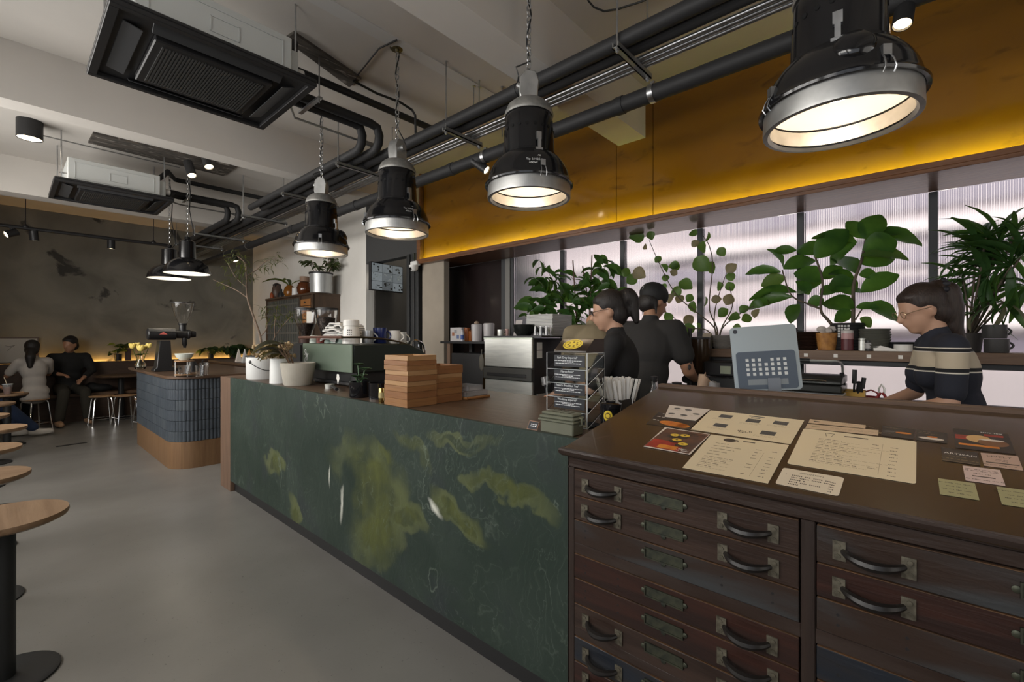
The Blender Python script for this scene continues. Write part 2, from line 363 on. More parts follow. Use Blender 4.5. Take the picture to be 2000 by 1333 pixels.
STONE_OLIVE = [(*sy(715, 935), .36, .20, 10, .22), (*sy(735, 1040), .26, .16, -25, .25), (*sy(800, 1000), .18, .07, 0, .3), (*sy(905, 985), .16, .05, 22, .3), (*sy(985, 955), .18, .030, 14, .3),
               (*sy(900, 850), .20, .030, -4, .3), (*sy(800, 862), .15, .028, 20, .3), (*sy(536, 912), .16, .055, 0, .3), (*sy(575, 1000), .10, .07, 30, .3), (*sy(740, 870), .10, .03, 20, .3)]
STONE_WHITE = [(*sy(667, 985), .013, .075, 9, .5), (*sy(851, 996), .045, .012, 38, .5), (*sy(643, 930), .006, .05, 0, .5)]
stone = stone_mat()
ctr = thing('bar_counter', 'long bar counter clad in dark green veined stone with walnut top', 'counter', (CX, 2.6, 0))
def cl(x): return x - CX
def cy(y): return y - 2.6
yseam = at(557, 800, X=CX).y
MB().box(0, .02, cy(yseam) + .001, cy(CYF), .095, 1.0).build('stone_panel', stone, ctr, bev=.0015)
MB().box(0, .02, cy(CYN), cy(yseam) - .001, .095, 1.0).build('stone_panel', stone, ctr, bev=.0015)
MB().box(.035, .05, cy(CYN), cy(CYF) + .2, 0, .094).build('plinth', blackplastic, ctr)
MB().box(.0, .82, cy(CYF) + .001, cy(CYF) + .27, .0, .997).build('end_panel', walnut_z, ctr, bev=.002)
MB().box(.021, .80, cy(CYN), cy(CYF), .095, .965).build('carcass', M('carcass', (.03, .025, .02), .7), ctr)
MB().box(.021, .84, cy(CYN), cy(CYF) + .0, .966, .997).build('worktop', walnut, ctr, bev=.002)
# ------------------------------------------------------------------ old plan chest with a sloping display top
CHX, CHL, CHR = 1.15, .80, -.62
old = M('old_stain', (.021, .012, .009), .38, col2=(.050, .030, .023), scale=2.4, stretch=(10, 1.2, 14), detail=10, lo=.3, hi=.72, bump=.16, bscale=9, distort=.6,
        col3=(.115, .05, .02), scale3=1.3, lo3=.64, hi3=.74)
old2 = M('old_stain_grey_sheen', (.034, .021, .016), .34, col2=(.044, .046, .048), scale=.9, stretch=(5, 2.0, 9), detail=10, lo=.44, hi=.62, bump=.18, bscale=9, distort=.6)  # worn brown stain, with a grey sheen painted in as patches
old3 = M('old_stain_blue', (.014, .018, .026), .38, col2=(.026, .022, .021), scale=2.0, stretch=(8, 1.0, 9), detail=8, lo=.4, hi=.66, bump=.35, bscale=4, distort=.6)
old4 = M('old_stain_red', (.044, .017, .012), .36, col2=(.016, .010, .009), scale=2.2, stretch=(9, 1.1, 14), detail=10, lo=.32, hi=.7, bump=.16, bscale=9, distort=.6,
         col3=(.13, .055, .022), scale3=1.7, lo3=.64, hi3=.72)
frame_w = M('old_frame', (.028, .016, .012), .34, col2=(.044, .031, .026), scale=3, stretch=(8, 1.4, 8), detail=8, bump=.4, bscale=5)
frame_v = M('old_frame_upright', (.036, .023, .018), .45, col2=(.026, .017, .014), scale=3, stretch=(9, 9, 1.2), detail=8, bump=.35, bscale=5)
edgewood = M('worn_edge', (.13, .065, .028), .6, col2=(.05, .028, .016), scale=9)
ch = thing('plan_chest', 'large dark worn wooden plan chest with shallow drawers and sloping display top', 'chest', (CHX, 0, 0))
C0, C1, C2, C3 = .776, .19, .1625, -.42
MB().box(.03, .66, CHR + .02, CHL - .005, .06, .97).build('body', M('chest_inside', (.012, .009, .008), .8), ch)
for y0, y1 in ((C0, CHL), (C2, C1), (C3 - .03, C3), (CHR, CHR + .03)):
    MB().box(0, .03, y0, y1, 0.0, .956).build('stile', frame_v, ch, bev=.002)
ROWS = [(.8735, .954), (.8016, .8735), (.730, .8016), (.6257, .699), (.550, .6257), (.4757, .550), (.376, .450), (.305, .376), (.230, .305)]
for z0, z1 in ((.699, .730), (.450, .4757), (.10, .23)):
    for y0, y1 in ((C1, C0), (C3, C2), (CHR + .03, C3 - .03)): MB().box(.001, .03, y0, y1, z0, z1).build('rail', frame_w, ch, bev=.001)
MB().box(-.0, .03, CHR, CHL, .957, .988).build('top_rail', frame_w, ch, bev=.002)
MB().box(0, .66, CHL - .0045, CHL, 0, .985).build('side_panel', frame_v, ch)
prof = [(-.004, .988), (-.018, .992), (-.022, .998), (-.030, 1.000), (-.034, 1.010), (-.030, 1.016), (.03, 1.016), (.03, .988)]
m = MB(); m.add([(x, y, z) for y in (CHR, CHL + .012) for x, z in prof], [tuple(range(8)), tuple(range(15, 7, -1))] + [(i, (i + 1) % 8, 8 + (i + 1) % 8, 8 + i) for i in range(8)])
m.build('cornice', frame_w, ch, smooth=0)
# sloping top
SX0, SZ0, SX1, SZ1 = CHX - .010, 1.017, 1.82, 1.147
SLOPE = (SZ1 - SZ0) / (SX1 - SX0)
def board(name, x0, x1, y0, y1, dz, th, mat, par, bev=0):
    f = lambda x: SZ0 + (x - SX0) * SLOPE + dz
    m = MB(); v = []
    for z in (-th, 0):
        for x, y in ((x0, y0), (x1, y0), (x1, y1), (x0, y1)): v.append((x - CHX, y, f(x) + z))
    m.add(v, [(0, 3, 2, 1), (4, 5, 6, 7), (0, 1, 5, 4), (1, 2, 6, 5), (2, 3, 7, 6), (3, 0, 4, 7)]); return m.build(name, mat, par, bev=bev, smooth=0)
display = M('display_board', (.060, .038, .022), .24, col2=(.048, .030, .018), scale=3, coat=.25)
board('top_board', SX0 - .012, SX1, CHR, CHL + .006, 0, .022, display, ch, .004)
wedge = MB(); v = []
for y in (CHR, CHL): v += [(0, y, .985), (.66, y, .985), (.66, y, 1.11), (0, y, .997)]
wedge.add(v, [(0, 1, 2, 3), (7, 6, 5, 4), (0, 4, 5, 1), (1, 5, 6, 2), (2, 6, 7, 3), (3, 7, 4, 0)]).build('top_wedge', frame_w, ch, smooth=0)
MB().box(SX1 - CHX - .012, SX1 - CHX + .028, CHR, CHL + .006, 1.06, 1.158).build('back_rail', wood('rail_wood', (.115, .07, .045), (.075, .045, .03), 'Y', 3, .6, .4), ch, bev=.003)
MB().box(.62, .66, CHR, CHL, .06, 1.07).build('back_panel', frame_w, ch)
HW, HP = .108, .020
leather = M('worn_leather_black', (.012, .010, .009), .35, col2=(.05, .045, .04), scale=40, lo=.6, hi=.75)
def pull_mesh(parent):
    m = MB()
    for s in (-1, 1):
        m.box(-.004, -.0005, s * HW / 2 - .011, s * HW / 2 + .011, -HP, HP)
        for z in (-.011, .011): m.cyl((-.0062, s * HW / 2 + s * .002, z), (-.003, s * HW / 2 + s * .002, z), .0045, 8)
    n = 12; pts = []; rs = []; m.mat(1)
    for i in range(n + 1):
        u = i / n; pts.append((-.003 - .030 * math.sin(PI * u) ** .7, lerp(-HW / 2 + .007, HW / 2 - .007, u), -.004 * math.sin(PI * u))); rs.append(.006 + .0045 * math.sin(PI * u))
    return m.tube(pts, rs, 8).build('handle', [pullmetal, leather], parent)
pullmetal = M('pull_plate', (.21, .19, .145), .5, .6, col2=(.09, .08, .06), scale=60)
def holder_mesh(parent):
    m = MB(); w, h = .052, .014
    for y0, y1, z0, z1 in ((-w, w, h - .003, h), (-w, w, -h, -h + .003), (-w, -w + .003, -h, h), (w - .003, w, -h, h)): m.box(-.0045, 0, y0, y1, z0, z1)
    m.box(-.0015, 0, -w, w, -h, h)
    for y, z in ((-w - .004, 0), (w + .004, 0), (0, -h - .003)): m.lathe([(.0065, 0), (.0065, .003), (.003, .0045)], 10, (0, y, z), Matrix.Rotation(-PI / 2, 4, 'Y'))
    return m.build('label_holder', M('verdigris_brass', (.10, .105, .075), .5, .8, col2=(.055, .06, .05), scale=50), parent)
proto_h = proto_l = None
dm = {(0, 0): old, (0, 1): old, (0, 2): old2, (0, 3): old4, (0, 4): old4, (0, 5): old, (0, 6): old3, (0, 7): old4, (0, 8): old,
      (1, 0): old2, (1, 1): old4, (1, 2): old2, (1, 3): old3, (1, 4): old4, (1, 5): old}
LH, RH = {0: (0, 1, 5, 6, 7, 8), 1: (0, 1)}, {0: (0, 1, 3, 4, 5, 6, 7, 8), 1: ()}
for c, (yl, yr) in enumerate(((C0, C1), (C2, C3))):
    for r, (z0, z1) in enumerate(ROWS):
        g = .0022; zc, yc = (z0 + z1) / 2, (yl + yr) / 2
        d = MB().box(-.0035, .03, yr + g - yc, yl - g - yc, z0 + g - zc, z1 - g * .6 - zc).build('drawer', dm.get((c, r), old), ch, bev=.0016, loc=(0, yc, zc))
        MB().box(-.0028, .004, yr + g * 1.6 - yc, yl - g * 1.6 - yc, z1 - g * .6 - zc - .0002, z1 - g * .6 - zc + .0014).build('worn_edge', edgewood, d, smooth=0)
        hz = -.002
        for side, rows in ((1, LH[c]), (-1, RH[c])):
            hy = {1: .198, -1: -.186}[side]
            if r in rows:
                if proto_h is None: proto_h = pull_mesh(d); q = proto_h
                else: q = copy_tree(proto_h, d)
                q.location = (-.0035, hy + random.uniform(-.003, .003), hz)
            elif r < 6:
                mm = MB()
                for yy in (-.054, .054):
                    for zz in (-.010, .011): mm.cyl((-.0042, hy + yy, zz), (-.003, hy + yy, zz), .0032, 8)
                tag(mm.build('screw_hole', blackplastic, d), kind='stuff')
        if proto_l is None: proto_l = holder_mesh(d); q = proto_l
        else: q = copy_tree(proto_l, d)
        q.location = (-.0035, .012 if c == 0 else -.052, .009)
# ------------------------------------------------------------------ papers under the glass of the chest top
def slope_at(px, py):
    a, b = (px - 1000) / F_PX, (HORIZON - py) / F_PX; dx, dy = SA + a * CA, CA - a * SA
    t = (SZ0 - SX0 * SLOPE - EYE) / (b - dx * SLOPE); return Vector((dx * t, dy * t, EYE + b * t))
cream = M('menu_cream', (.66, .55, .37), .5, coat=.25); strip_c = M('menu_tan', (.52, .38, .25), .5, coat=.25); whitep = M('menu_white', (.60, .52, .45), .5, coat=.25)
ink = M('menu_ink', (.055, .04, .03), .6); inklight = M('menu_ink_light', (.30, .235, .15), .6); inkgrey = M('menu_ink_grey', (.075, .07, .068), .5)
darkcard = M('menu_dark', (.026, .020, .017), .4, coat=.25); pink = M('menu_pink', (.44, .30, .24), .5, coat=.25); pinkw = M('menu_rose', (.56, .42, .38), .5, coat=.25); green_c = M('menu_green', (.31, .29, .15), .5, coat=.25)
white_ink = M('menu_white_ink', (.7, .68, .64), .6); orange = M('menu_orange', (.60, .22, .03), .5, col2=(.45, .12, .02), scale=30); redp = M('menu_red', (.38, .035, .02), .5, col2=(.20, .03, .02), scale=25)
yellowp = M('menu_yellow', (.62, .42, .05), .5); brownp = M('menu_brown', (.13, .055, .03), .5, col2=(.07, .04, .03), scale=25)
class Card:
    def __init__(s, label, corners, mat, dz=.001, rad=0):
        P = [slope_at(*c) for c in corners]                      # far-left, far-right, near-right, near-left
        s.o = (P[0] + P[1] + P[2] + P[3]) / 4
        s.u = ((P[1] - P[0]) + (P[2] - P[3])) / 2; s.v = ((P[0] - P[3]) + (P[1] - P[2])) / 2
        s.W, s.H = s.u.length, s.v.length; s.u.normalize(); s.n = s.u.cross(s.v).normalized(); s.v = s.n.cross(s.u)
        rot = Matrix((s.u, s.v, s.n)).transposed().to_euler()
        q = [((p - s.o).dot(s.u), (p - s.o).dot(s.v)) for p in (P[3], P[2], P[1], P[0])]
        if rad:
            q2 = []
            for i in range(4):
                a, b, c = Vector(q[i - 1]), Vector(q[i]), Vector(q[(i + 1) % 4])
                for k in range(5):
                    t = k / 4; p0 = b + (a - b).normalized() * rad; p1 = b + (c - b).normalized() * rad
                    q2.append(tuple((1 - t) ** 2 * p0 + 2 * t * (1 - t) * b + t * t * p1))
            q = q2
        s.t = MB().prism(q, 0, .0006).build('menu_card', mat, smooth=0, loc=s.o + s.n * dz, rot=rot)
        tag(s.t, label, 'menu', 'papers on the sloping chest top'); s.z = .0007
    def rect(s, name, x, y, w, h, mat, z=0, sk=0):
        m = MB().add([(x - w / 2, y - h / 2, s.z + z), (x + w / 2, y - h / 2, s.z + z), (x + w / 2 + sk, y + h / 2, s.z + z), (x - w / 2 + sk, y + h / 2, s.z + z)], [(0, 1, 2, 3)])
        return m.build(name, mat, s.t, smooth=0)
    def disc(s, name, x, y, rx, ry, mat, z=0, hole=0):
        m = MB(); n = 20; v = [(x + rx * math.cos(2 * PI * i / n), y + ry * math.sin(2 * PI * i / n), s.z + z) for i in range(n)]
        if hole:
            v += [(x + rx * hole * math.cos(2 * PI * i / n), y + ry * hole * math.sin(2 * PI * i / n), s.z + z) for i in range(n)]
            m.add(v, [(i, (i + 1) % n, n + (i + 1) % n, n + i) for i in range(n)])
        else: m.add(v, [tuple(range(n))])
        return m.build(name, mat, s.t, smooth=0)
    def lines(s, rows, mat, h, name='print'):
        """small illegible print: rows of (x0, y, length) broken into word-like dashes"""
        m = MB()
        for x0, y, ln in rows:
            x = x0
            while x < x0 + ln:
                wl = min(random.uniform(1.6, 4.2) * h, x0 + ln - x)
                n = max(1, int(wl / (h * .55)))
                for k in range(n):
                    a = x + k * wl / n; hh = h * random.choice((.7, .7, 1.0)); m.add([(a, y - hh / 2, s.z), (a + wl / n * .68, y - hh / 2, s.z), (a + wl / n * .68, y + hh / 2, s.z), (a, y + hh / 2, s.z)], [(0, 1, 2, 3)])
                x += wl + h * .8
        return m.build(name, mat, s.t, smooth=0)
    def text(s, st, x, y, size, mat, align='CENTER'):
        return text('lettering', st, size, mat, s.t, (x, y, s.z), (0, 0, 0), align, 0)
c = Card('white card with small product pictures at the far left of the chest top', [(1308, 793), (1387, 802), (1359, 824), (1298, 816)], whitep, .0024)
for x, y in ((-.32, .28), (.0, .26), (.32, .0), (-.28, -.2), (.06, -.2)): c.disc('picture', x * c.W, y * c.H, .012, .007, inkgrey); c.lines([(x * c.W - .015, y * c.H - .016, .03)], inklight, .003)
c = Card('dark card with golden bread photograph half under a white card', [(1286, 806), (1362, 824), (1346, 841), (1262, 829)], darkcard, .001)
c.disc('bread', .10 * c.W, -.18 * c.H, .048, .020, orange); c.disc('bread', .33 * c.W, -.20 * c.H, .022, .016, orange); c.lines([(-.44 * c.W, .05, .03), (-.42 * c.W, -.012, .022), (-.46 * c.W, .02, .03)], white_ink, .006)
c = Card('cream menu with five small dark photographs beside the cup menu', [(1388, 802.4), (1571, 822.4), (1544, 869), (1349, 840)], cream, .001)
for x, y in ((-.28, .27), (-.24, -.16), (.03, .22), (.30, .26), (.26, -.22)):
    c.rect('photograph', x * c.W, y * c.H, .038, .030, inkgrey); c.lines([(x * c.W - .01, y * c.H + .004, .02)], inklight, .004, 'caption'); c.lines([(x * c.W - .03, y * c.H - .026, .06), (x * c.W - .03, y * c.H - .033, .05)], inklight, .0025)
c.rect('heading', 0.03 * c.W, .42 * c.H, .045, .007, inkgrey); c.rect('heading', .03 * c.W, .35 * c.H, .026, .006, inkgrey)
c.lines([(-.03 * c.W, -.27 * c.H, .04), (-.01 * c.W, -.32 * c.H, .028)], ink, .008, 'script')
c = Card('photograph card of yellow topped pots on orange board, white border', [(1299, 836), (1387, 850), (1348, 890), (1257, 874)], whitep, .0016)
c.rect('photograph', 0, 0, c.W * .95, c.H * .94, brownp); c.z += .0001
c.rect('picture', -.10 * c.W, -.28 * c.H, c.W * .70, c.H * .36, redp); c.z += .0001
c.rect('picture', -.02 * c.W, -.36 * c.H, c.W * .4, c.H * .15, orange); c.z += .0001
for x, y in ((-.14, .20), (.06, .24), (.0, .0), (.2, -.14)):
    c.disc('pot', x * c.W - .002, y * c.H - .012, .016, .012, darkcard); c.z += .0001; c.disc('pot_rim', x * c.W, y * c.H, .014, .010, yellowp, 0, .3); c.z += .0001
c.lines([(.08 * c.W, .36 * c.H, .05), (.1 * c.W, .29 * c.H, .04)], darkcard, .007); c.lines([(.22 * c.W, -.36 * c.H, .03), (.2 * c.W, -.42 * c.H, .035)], white_ink, .006)
c = Card('cream coffee menu headed by a black cup beside the pot photograph', [(1389, 850), (1541, 871), (1500, 946), (1333, 915)], cream, .001)
c.disc('cup', -.22 * c.W, .40 * c.H, .016, .013, ink); c.disc('cup_handle', -.135 * c.W, .405 * c.H, .007, .007, ink, 0, .55); c.rect('heading', .03 * c.W, .42 * c.H, .030, .006, ink)
L_ = [(-.36 * c.W, (.27 - .079 * i) * c.H, .035 + .012 * (i * 7 % 4)) for i in range(9)]
c.lines(L_, ink, .0042); c.lines([(-.36 * c.W, (.232 - .079 * i) * c.H, .07) for i in (5, 6, 7, 8)], inklight, .003)
c.lines([(.17 * c.W, (.24 - .079 * i) * c.H, .014) for i in (0, 1, 2, 3, 5, 6, 8)], ink, .0042, 'price'); c.lines([(.36 * c.W, (.24 - .079 * i) * c.H, .014) for i in range(9) if i != 1], ink, .0042, 'price')
c.rect('rule', .28 * c.W, -.12 * c.H, .0008, .6 * c.H, inklight)
c = Card('narrow tan strip at the back, the shorter of two', [(1582, 820), (1691, 832), (1690, 838.5), (1579, 827)], strip_c); c.rect('mark', -.36 * c.W, 0, .014, .008, ink); c.lines([(-.1 * c.W, .002, .1)], inklight, .0035)
c = Card('longer tan strip just above the large menu', [(1577, 829.5), (1716, 842), (1715, 852), (1573, 837.5)], strip_c); c.rect('mark', -.36 * c.W, 0, .02, .007, inklight); c.lines([(-.15 * c.W, .003, .13), (-.08 * c.W, -.004, .1)], inklight, .0035)
c = Card('largest cream menu with a beaker drawing in the middle', [(1570, 838), (1790, 864), (1789, 947), (1537, 907)], cream, .001, .008)
c.tri = MB().tube([(-.285 * c.W, .43 * c.H, .0008), (-.265 * c.W, .34 * c.H, .0008)], .0006, 4).tube([(-.20 * c.W, .43 * c.H, .0008), (-.22 * c.W, .34 * c.H, .0008)], .0006, 4).tube([(-.285 * c.W, .43 * c.H, .0008), (-.20 * c.W, .43 * c.H, .0008)], .0006, 4).build('beaker_drawing', ink, c.t)
c.rect('heading', .0, .40 * c.H, .05, .006, ink)
c.lines([(-.32 * c.W, (.25 - .083 * i) * c.H, .05 + .014 * (i * 5 % 4)) for i in range(8)], ink, .0045); c.lines([(-.32 * c.W, (.215 - .083 * i) * c.H, .09 + .02 * (i * 3 % 4)) for i in range(8)], inklight, .003)
c.lines([(.15 * c.W, (.26 - .083 * i) * c.H, .015) for i in (0, 1, 7)], ink, .0045, 'price'); c.lines([(.30 * c.W, (.24 - .083 * i) * c.H, .015) for i in range(9)], ink, .0045, 'price'); c.rect('rule', .235 * c.W, -.06 * c.H, .0008, .74 * c.H, inklight)
c = Card('small cream card with five short lines at the front edge', [(1530, 915), (1649, 935), (1638, 971), (1514, 946)], M('menu_pale', (.68, .58, .44), .5, coat=.25), .001, .008)
c.text('ADDITION', 0, .33 * c.H, .0095, ink); c.lines([(-.30 * c.W, (.14 - .125 * i) * c.H, (.075, .072, .03, .06, .025)[i]) for i in range(5)], ink, .0055); c.lines([(.32 * c.W, (.11 - .125 * i) * c.H, .010) for i in range(5)], ink, .0045, 'price'); c.disc('bullet', -.4 * c.W, .14 * c.H, .0015, .0015, ink)
c = Card('small dark card with orange oval at the back right', [(1724, 833), (1786, 840), (1784, 860), (1721, 852)], darkcard); c.disc('picture', .18 * c.W, -.02 * c.H, .016, .006, orange); c.rect('picture', -.28 * c.W, 0, .02, .014, inkgrey, 0, .004); c.lines([(-.45 * c.W, .36 * c.H, .035)], inklight, .003)
c = Card('small dark card with a plated dish photograph at the back right', [(1791, 840), (1850, 848), (1850, 868), (1789, 861)], darkcard); c.disc('plate', 0, -.22 * c.H, .024, .008, whitep); c.z += .0001; c.disc('food', .03 * c.W, -.08 * c.H, .010, .006, orange); c.lines([(-.45 * c.W, .36 * c.H, .022), (-.45 * c.W, .2 * c.H, .035)], inklight, .003)
c = Card('dark card with photograph of two drinks and red cloth', [(1861, 838), (1969, 850), (1984, 889), (1867, 876)], darkcard)
c.rect('picture', -.3 * c.W, .08 * c.H, c.W * .36, .03, redp); c.rect('picture', .22 * c.W, .30 * c.H, c.W * .34, .014, redp); c.rect('picture', -.08 * c.W, -.29 * c.H, c.W * .7, .012, orange); c.z += .0001
c.disc('drink', -.06 * c.W, .06 * c.H, .022, .026, M('latte', (.52, .32, .13), .4)); c.z += .0001; c.disc('drink', .18 * c.W, -.08 * c.H, .026, .024, M('cola', (.16, .07, .025), .3)); c.z += .0001; c.disc('ice', .16 * c.W, .05 * c.H, .022, .006, whitep); c.lines([(.0, .43 * c.H, .04)], white_ink, .006)
c = Card('dark card lettered in white capitals below the drinks photograph', [(1838, 875), (1910, 886), (1915, 911), (1841, 901)], darkcard); c.text('ARTISAN', 0, .12 * c.H, .0135, white_ink); c.lines([(-.018, -.08 * c.H, .03), (-.03, -.28 * c.H, .06)], inklight, .003); c.rect('rule', 0, -.47 * c.H, c.W * .95, .0012, inklight)
c = Card('dusty pink card lettered in dark capitals at the right', [(1915, 886), (1988, 893), (1999, 921), (1922, 911)], pink); c.text('LIVELY', 0, .28 * c.H, .0135, ink); c.lines([(-.015, .06 * c.H, .03), (-.01, -.04 * c.H, .02), (-.03, -.36 * c.H, .05)], ink, .003); c.rect('bar', 0, -.20 * c.H, .05, .005, ink)
c = Card('pale rose card with dark bar between pink and green cards', [(1880, 911), (1953, 920), (1964, 951), (1886, 940)], pinkw); c.lines([(-.025, .32 * c.H, .05), (-.025, .22 * c.H, .05), (-.014, .04 * c.H, .028), (-.03, -.34 * c.H, .06)], ink, .0035); c.rect('bar', 0, -.13 * c.H, .034, .0045, ink)
c = Card('pale green card nearest the middle of the chest top', [(1832, 936), (1904, 946), (1913, 979), (1836, 967)], green_c); c.lines([(-.028, .3 * c.H, .055), (-.016, .10 * c.H, .03), (-.024, -.10 * c.H, .045), (-.015, -.3 * c.H, .035)], ink, .0035)
c = Card('pale green card cut by the right edge of the picture', [(1946, 952), (2020, 962), (2032, 998), (1957, 987)], green_c); c.lines([(-.028, .3 * c.H, .055), (-.012, .08 * c.H, .03), (-.018, -.1 * c.H, .045), (-.012, -.3 * c.H, .035)], ink, .0035)
# ------------------------------------------------------------------ big enamel pendants
def chain(m, z0, z1, r=.0036, l=.042, wv=.013):
    n = int((z1 - z0) / (l * .72)); st = (z1 - z0) / n
    for i in range(n):
        z = z0 + st * (i + .5); pts = []
        for k in range(11):
            a = 2 * PI * k / 10; x, zz = wv * math.cos(a), (l / 2 - .004) * math.sin(a)
            pts.append((x, 0, z + zz) if i % 2 == 0 else (0, x, z + zz))
        m.tube(pts, r, 5, caps=False)
    return m
RIM_Z = 2.08
warm_in = M('lamp_inside', (.80, .72, .62), .45)
printw = M('enamel_print', (.62, .62, .60), .5)
def build_pendant(label, loc, ball_ang=None, clip_angs=(), turn=0, canopy=False):
    top = ZC - RIM_Z
    t = thing('pendant_lamp', label, 'lamp', loc, 0, 'black enamel factory pendants over the bar')
    MB().lathe([(.196, .010), (.204, 0), (.218, .002), (.219, .012), (.217, .070), (.205, .072), (.203, .02)], 48, caps=False).build('ring', alu, t, smooth=50)
    MB().lathe([(.219, .068), (.232, .064), (.234, .072), (.226, .080), (.219, .095), (.211, .125), (.196, .160), (.172, .195), (.145, .217), (.140, .223), (.134, .223),
                (.134, .215), (.150, .200), (.185, .155), (.205, .10), (.212, .078)], 48, caps=False).build('bell', [blackgloss], t, smooth=50)
    MB().lathe([(.206, .080), (.198, .110), (.178, .155), (.140, .195), (.10, .212), (.001, .215)], 40, caps=False).build('reflector', warm_in, t)
    m = MB().lathe([(.143, .218), (.143, .228), (.136, .232), (.133, .30), (.128, .38), (.124, .440), (.118, .446), (.001, .446)], 40)
    nk = m.build('neck', blackgloss, t, smooth=50)
    m = MB()
    for i in range(20):
        a = 2 * PI * i / 20; m.cyl((.126 * math.cos(a), .126 * math.sin(a), .350), (.1322 * math.cos(a), .1322 * math.sin(a), .350), .0085, 10)
    tag(m.build('vent_hole', M('vent_black', (.001, .001, .001), .9), nk), kind='stuff')
    MB().lathe([(.127, .436), (.130, .440), (.128, .455), (.112, .490), (.085, .513), (.055, .524), (.001, .526)], 40).build('cap', castgrey, t, smooth=50)
    rz = Matrix.Rotation(turn, 4, 'Z')
    b = MB().prism([(-.042, .515), (.042, .515), (.052, .55), (.047, .63), (.020, .668), (-.034, .662), (-.052, .61)], -.044, .044, rz @ Matrix.Rotation(PI / 2, 4, 'X')).build('junction_box', alu, t, bev=.005)
    MB().cyl(rz @ Vector((.0, -.04, .60)), rz @ Vector((.0, -.075, .60)), .019, 12).cyl(rz @ Vector((.03, .0, .59)), rz @ Vector((.062, .0, .61)), .014, 10).build('cable_gland', alu, b)
    m = chain(MB(), .662, top); tag(m.build('chain', galv, t, smooth=0), kind='stuff')
    g = rz @ Vector((.062, 0, .61)); pts = [g, g + Vector((.012, 0, .05)), g + Vector((-.01, 0, .09))] + [Vector((.012 * math.cos(k * .9), .012 * math.sin(k * .9), .74 + k * (top - .76) / 14)) for k in range(15)]
    MB().tube(pts, .0042, 6).build('cable', blackplastic, t)
    if canopy: MB().lathe([(.001, top - .03), (.012, top - .03), (.014, top - .012), (.05, top - .006), (.052, top)], 20).build('ceiling_rose', brass, t)
    for a, zz, up in clip_angs:
        q = Matrix.Rotation(a, 4, 'Z')
        if up:
            m = MB().box(.128, .150, -.013, .013, .262, .300, q).box(.139, .156, -.018, .018, .205, .218, q).box(.146, .158, -.008, .008, .215, .265, q)
        else:
            m = MB().box(.205, .222, -.012, .012, .105, .135, q)
            for s in (-1, 1): m.tube([q @ Vector(p) for p in ((.214, s * .010, .112), (.228, s * .012, .09), (.236, s * .014, .066), (.226, s * .014, .052))], .0025, 6)
        m.build('clip', galv, t)
    if ball_ang is not None:
        q = Matrix.Rotation(ball_ang, 4, 'Z')
        MB().lathe([(.052, -.06), (.056, .0), (.052, .022), (.036, .036), (.001, .041)], 24, q @ Vector((.175, 0, .155)), q @ Matrix.Rotation(R(68), 4, 'Y')).build('ignitor_cap', blackgloss, t, smooth=50)
    MB().lathe([(.001, .088), (.028, .094), (.040, .118), (.034, .15), (.018, .18), (.016, .214)], 16).build('bulb', bulb, t)
    l = lamp('pendant_glow', 'POINT', (0, 0, .075), 2.6, (1, .82, .60), shadow_soft_size=.03); l.parent = t
    return t
fa = R(-138)          # direction from the lamps towards the camera side of the bar
def toward(x, y): return math.atan2(-y, -x)
lamps_at = [at(p, 400, X=1.85) for p in (1636, 1033, 776, 628)]
lab = ['huge black enamel pendant lamp nearest the camera, above the plan chest', 'black enamel pendant lamp with white 400W lettering, second along the bar',
       'black enamel pendant lamp with square metal box, in front of the white pillar', 'black enamel pendant lamp above the potted tree, farthest of the large four']
PL = []
for i, (p, lb) in enumerate(zip(lamps_at, lab)):
    a = toward(p.x, p.y)
    clips = [((a + .0, 0, 1), (a + .55, 0, 0) if i == 0 else (a - 2.2, 0, 0), (a - 1.0, 0, 0)), ((a + .35, 0, 1), (a + .32, 0, 0)), ((a + .6, 0, 1), (a + .55, 0, 0), (a - 1.5, 0, 0)), ((a + .9, 0, 1), (a - .05, 0, 0))][i]
    PL.append(build_pendant(lb, (p.x, p.y, RIM_Z - (.027 if i == 0 else 0)), {0: a + .22, 3: a + 1.15}.get(i), clips, (.9, 2.3, .1, 2.4)[i], i == 2))
p = PL[1].location; a = toward(p.x, p.y)
for i, (s, z, sz) in enumerate((('Tip 21025', .135, .017), ('400W', .116, .017), ('A2', .155, .013))):
    for LI, da in ((1, .10), (2, .35)):
        aa = toward(PL[LI].location.x, PL[LI].location.y) + da + (.14 if i == 2 else 0)
        rr = .2055 + .006 * (.155 - z) / .02 + (.004 if i == 2 else 0)
        text('lettering', s, sz, printw, PL[LI], (rr * math.cos(aa), rr * math.sin(aa), z), (R(68), 0, aa + PI / 2))
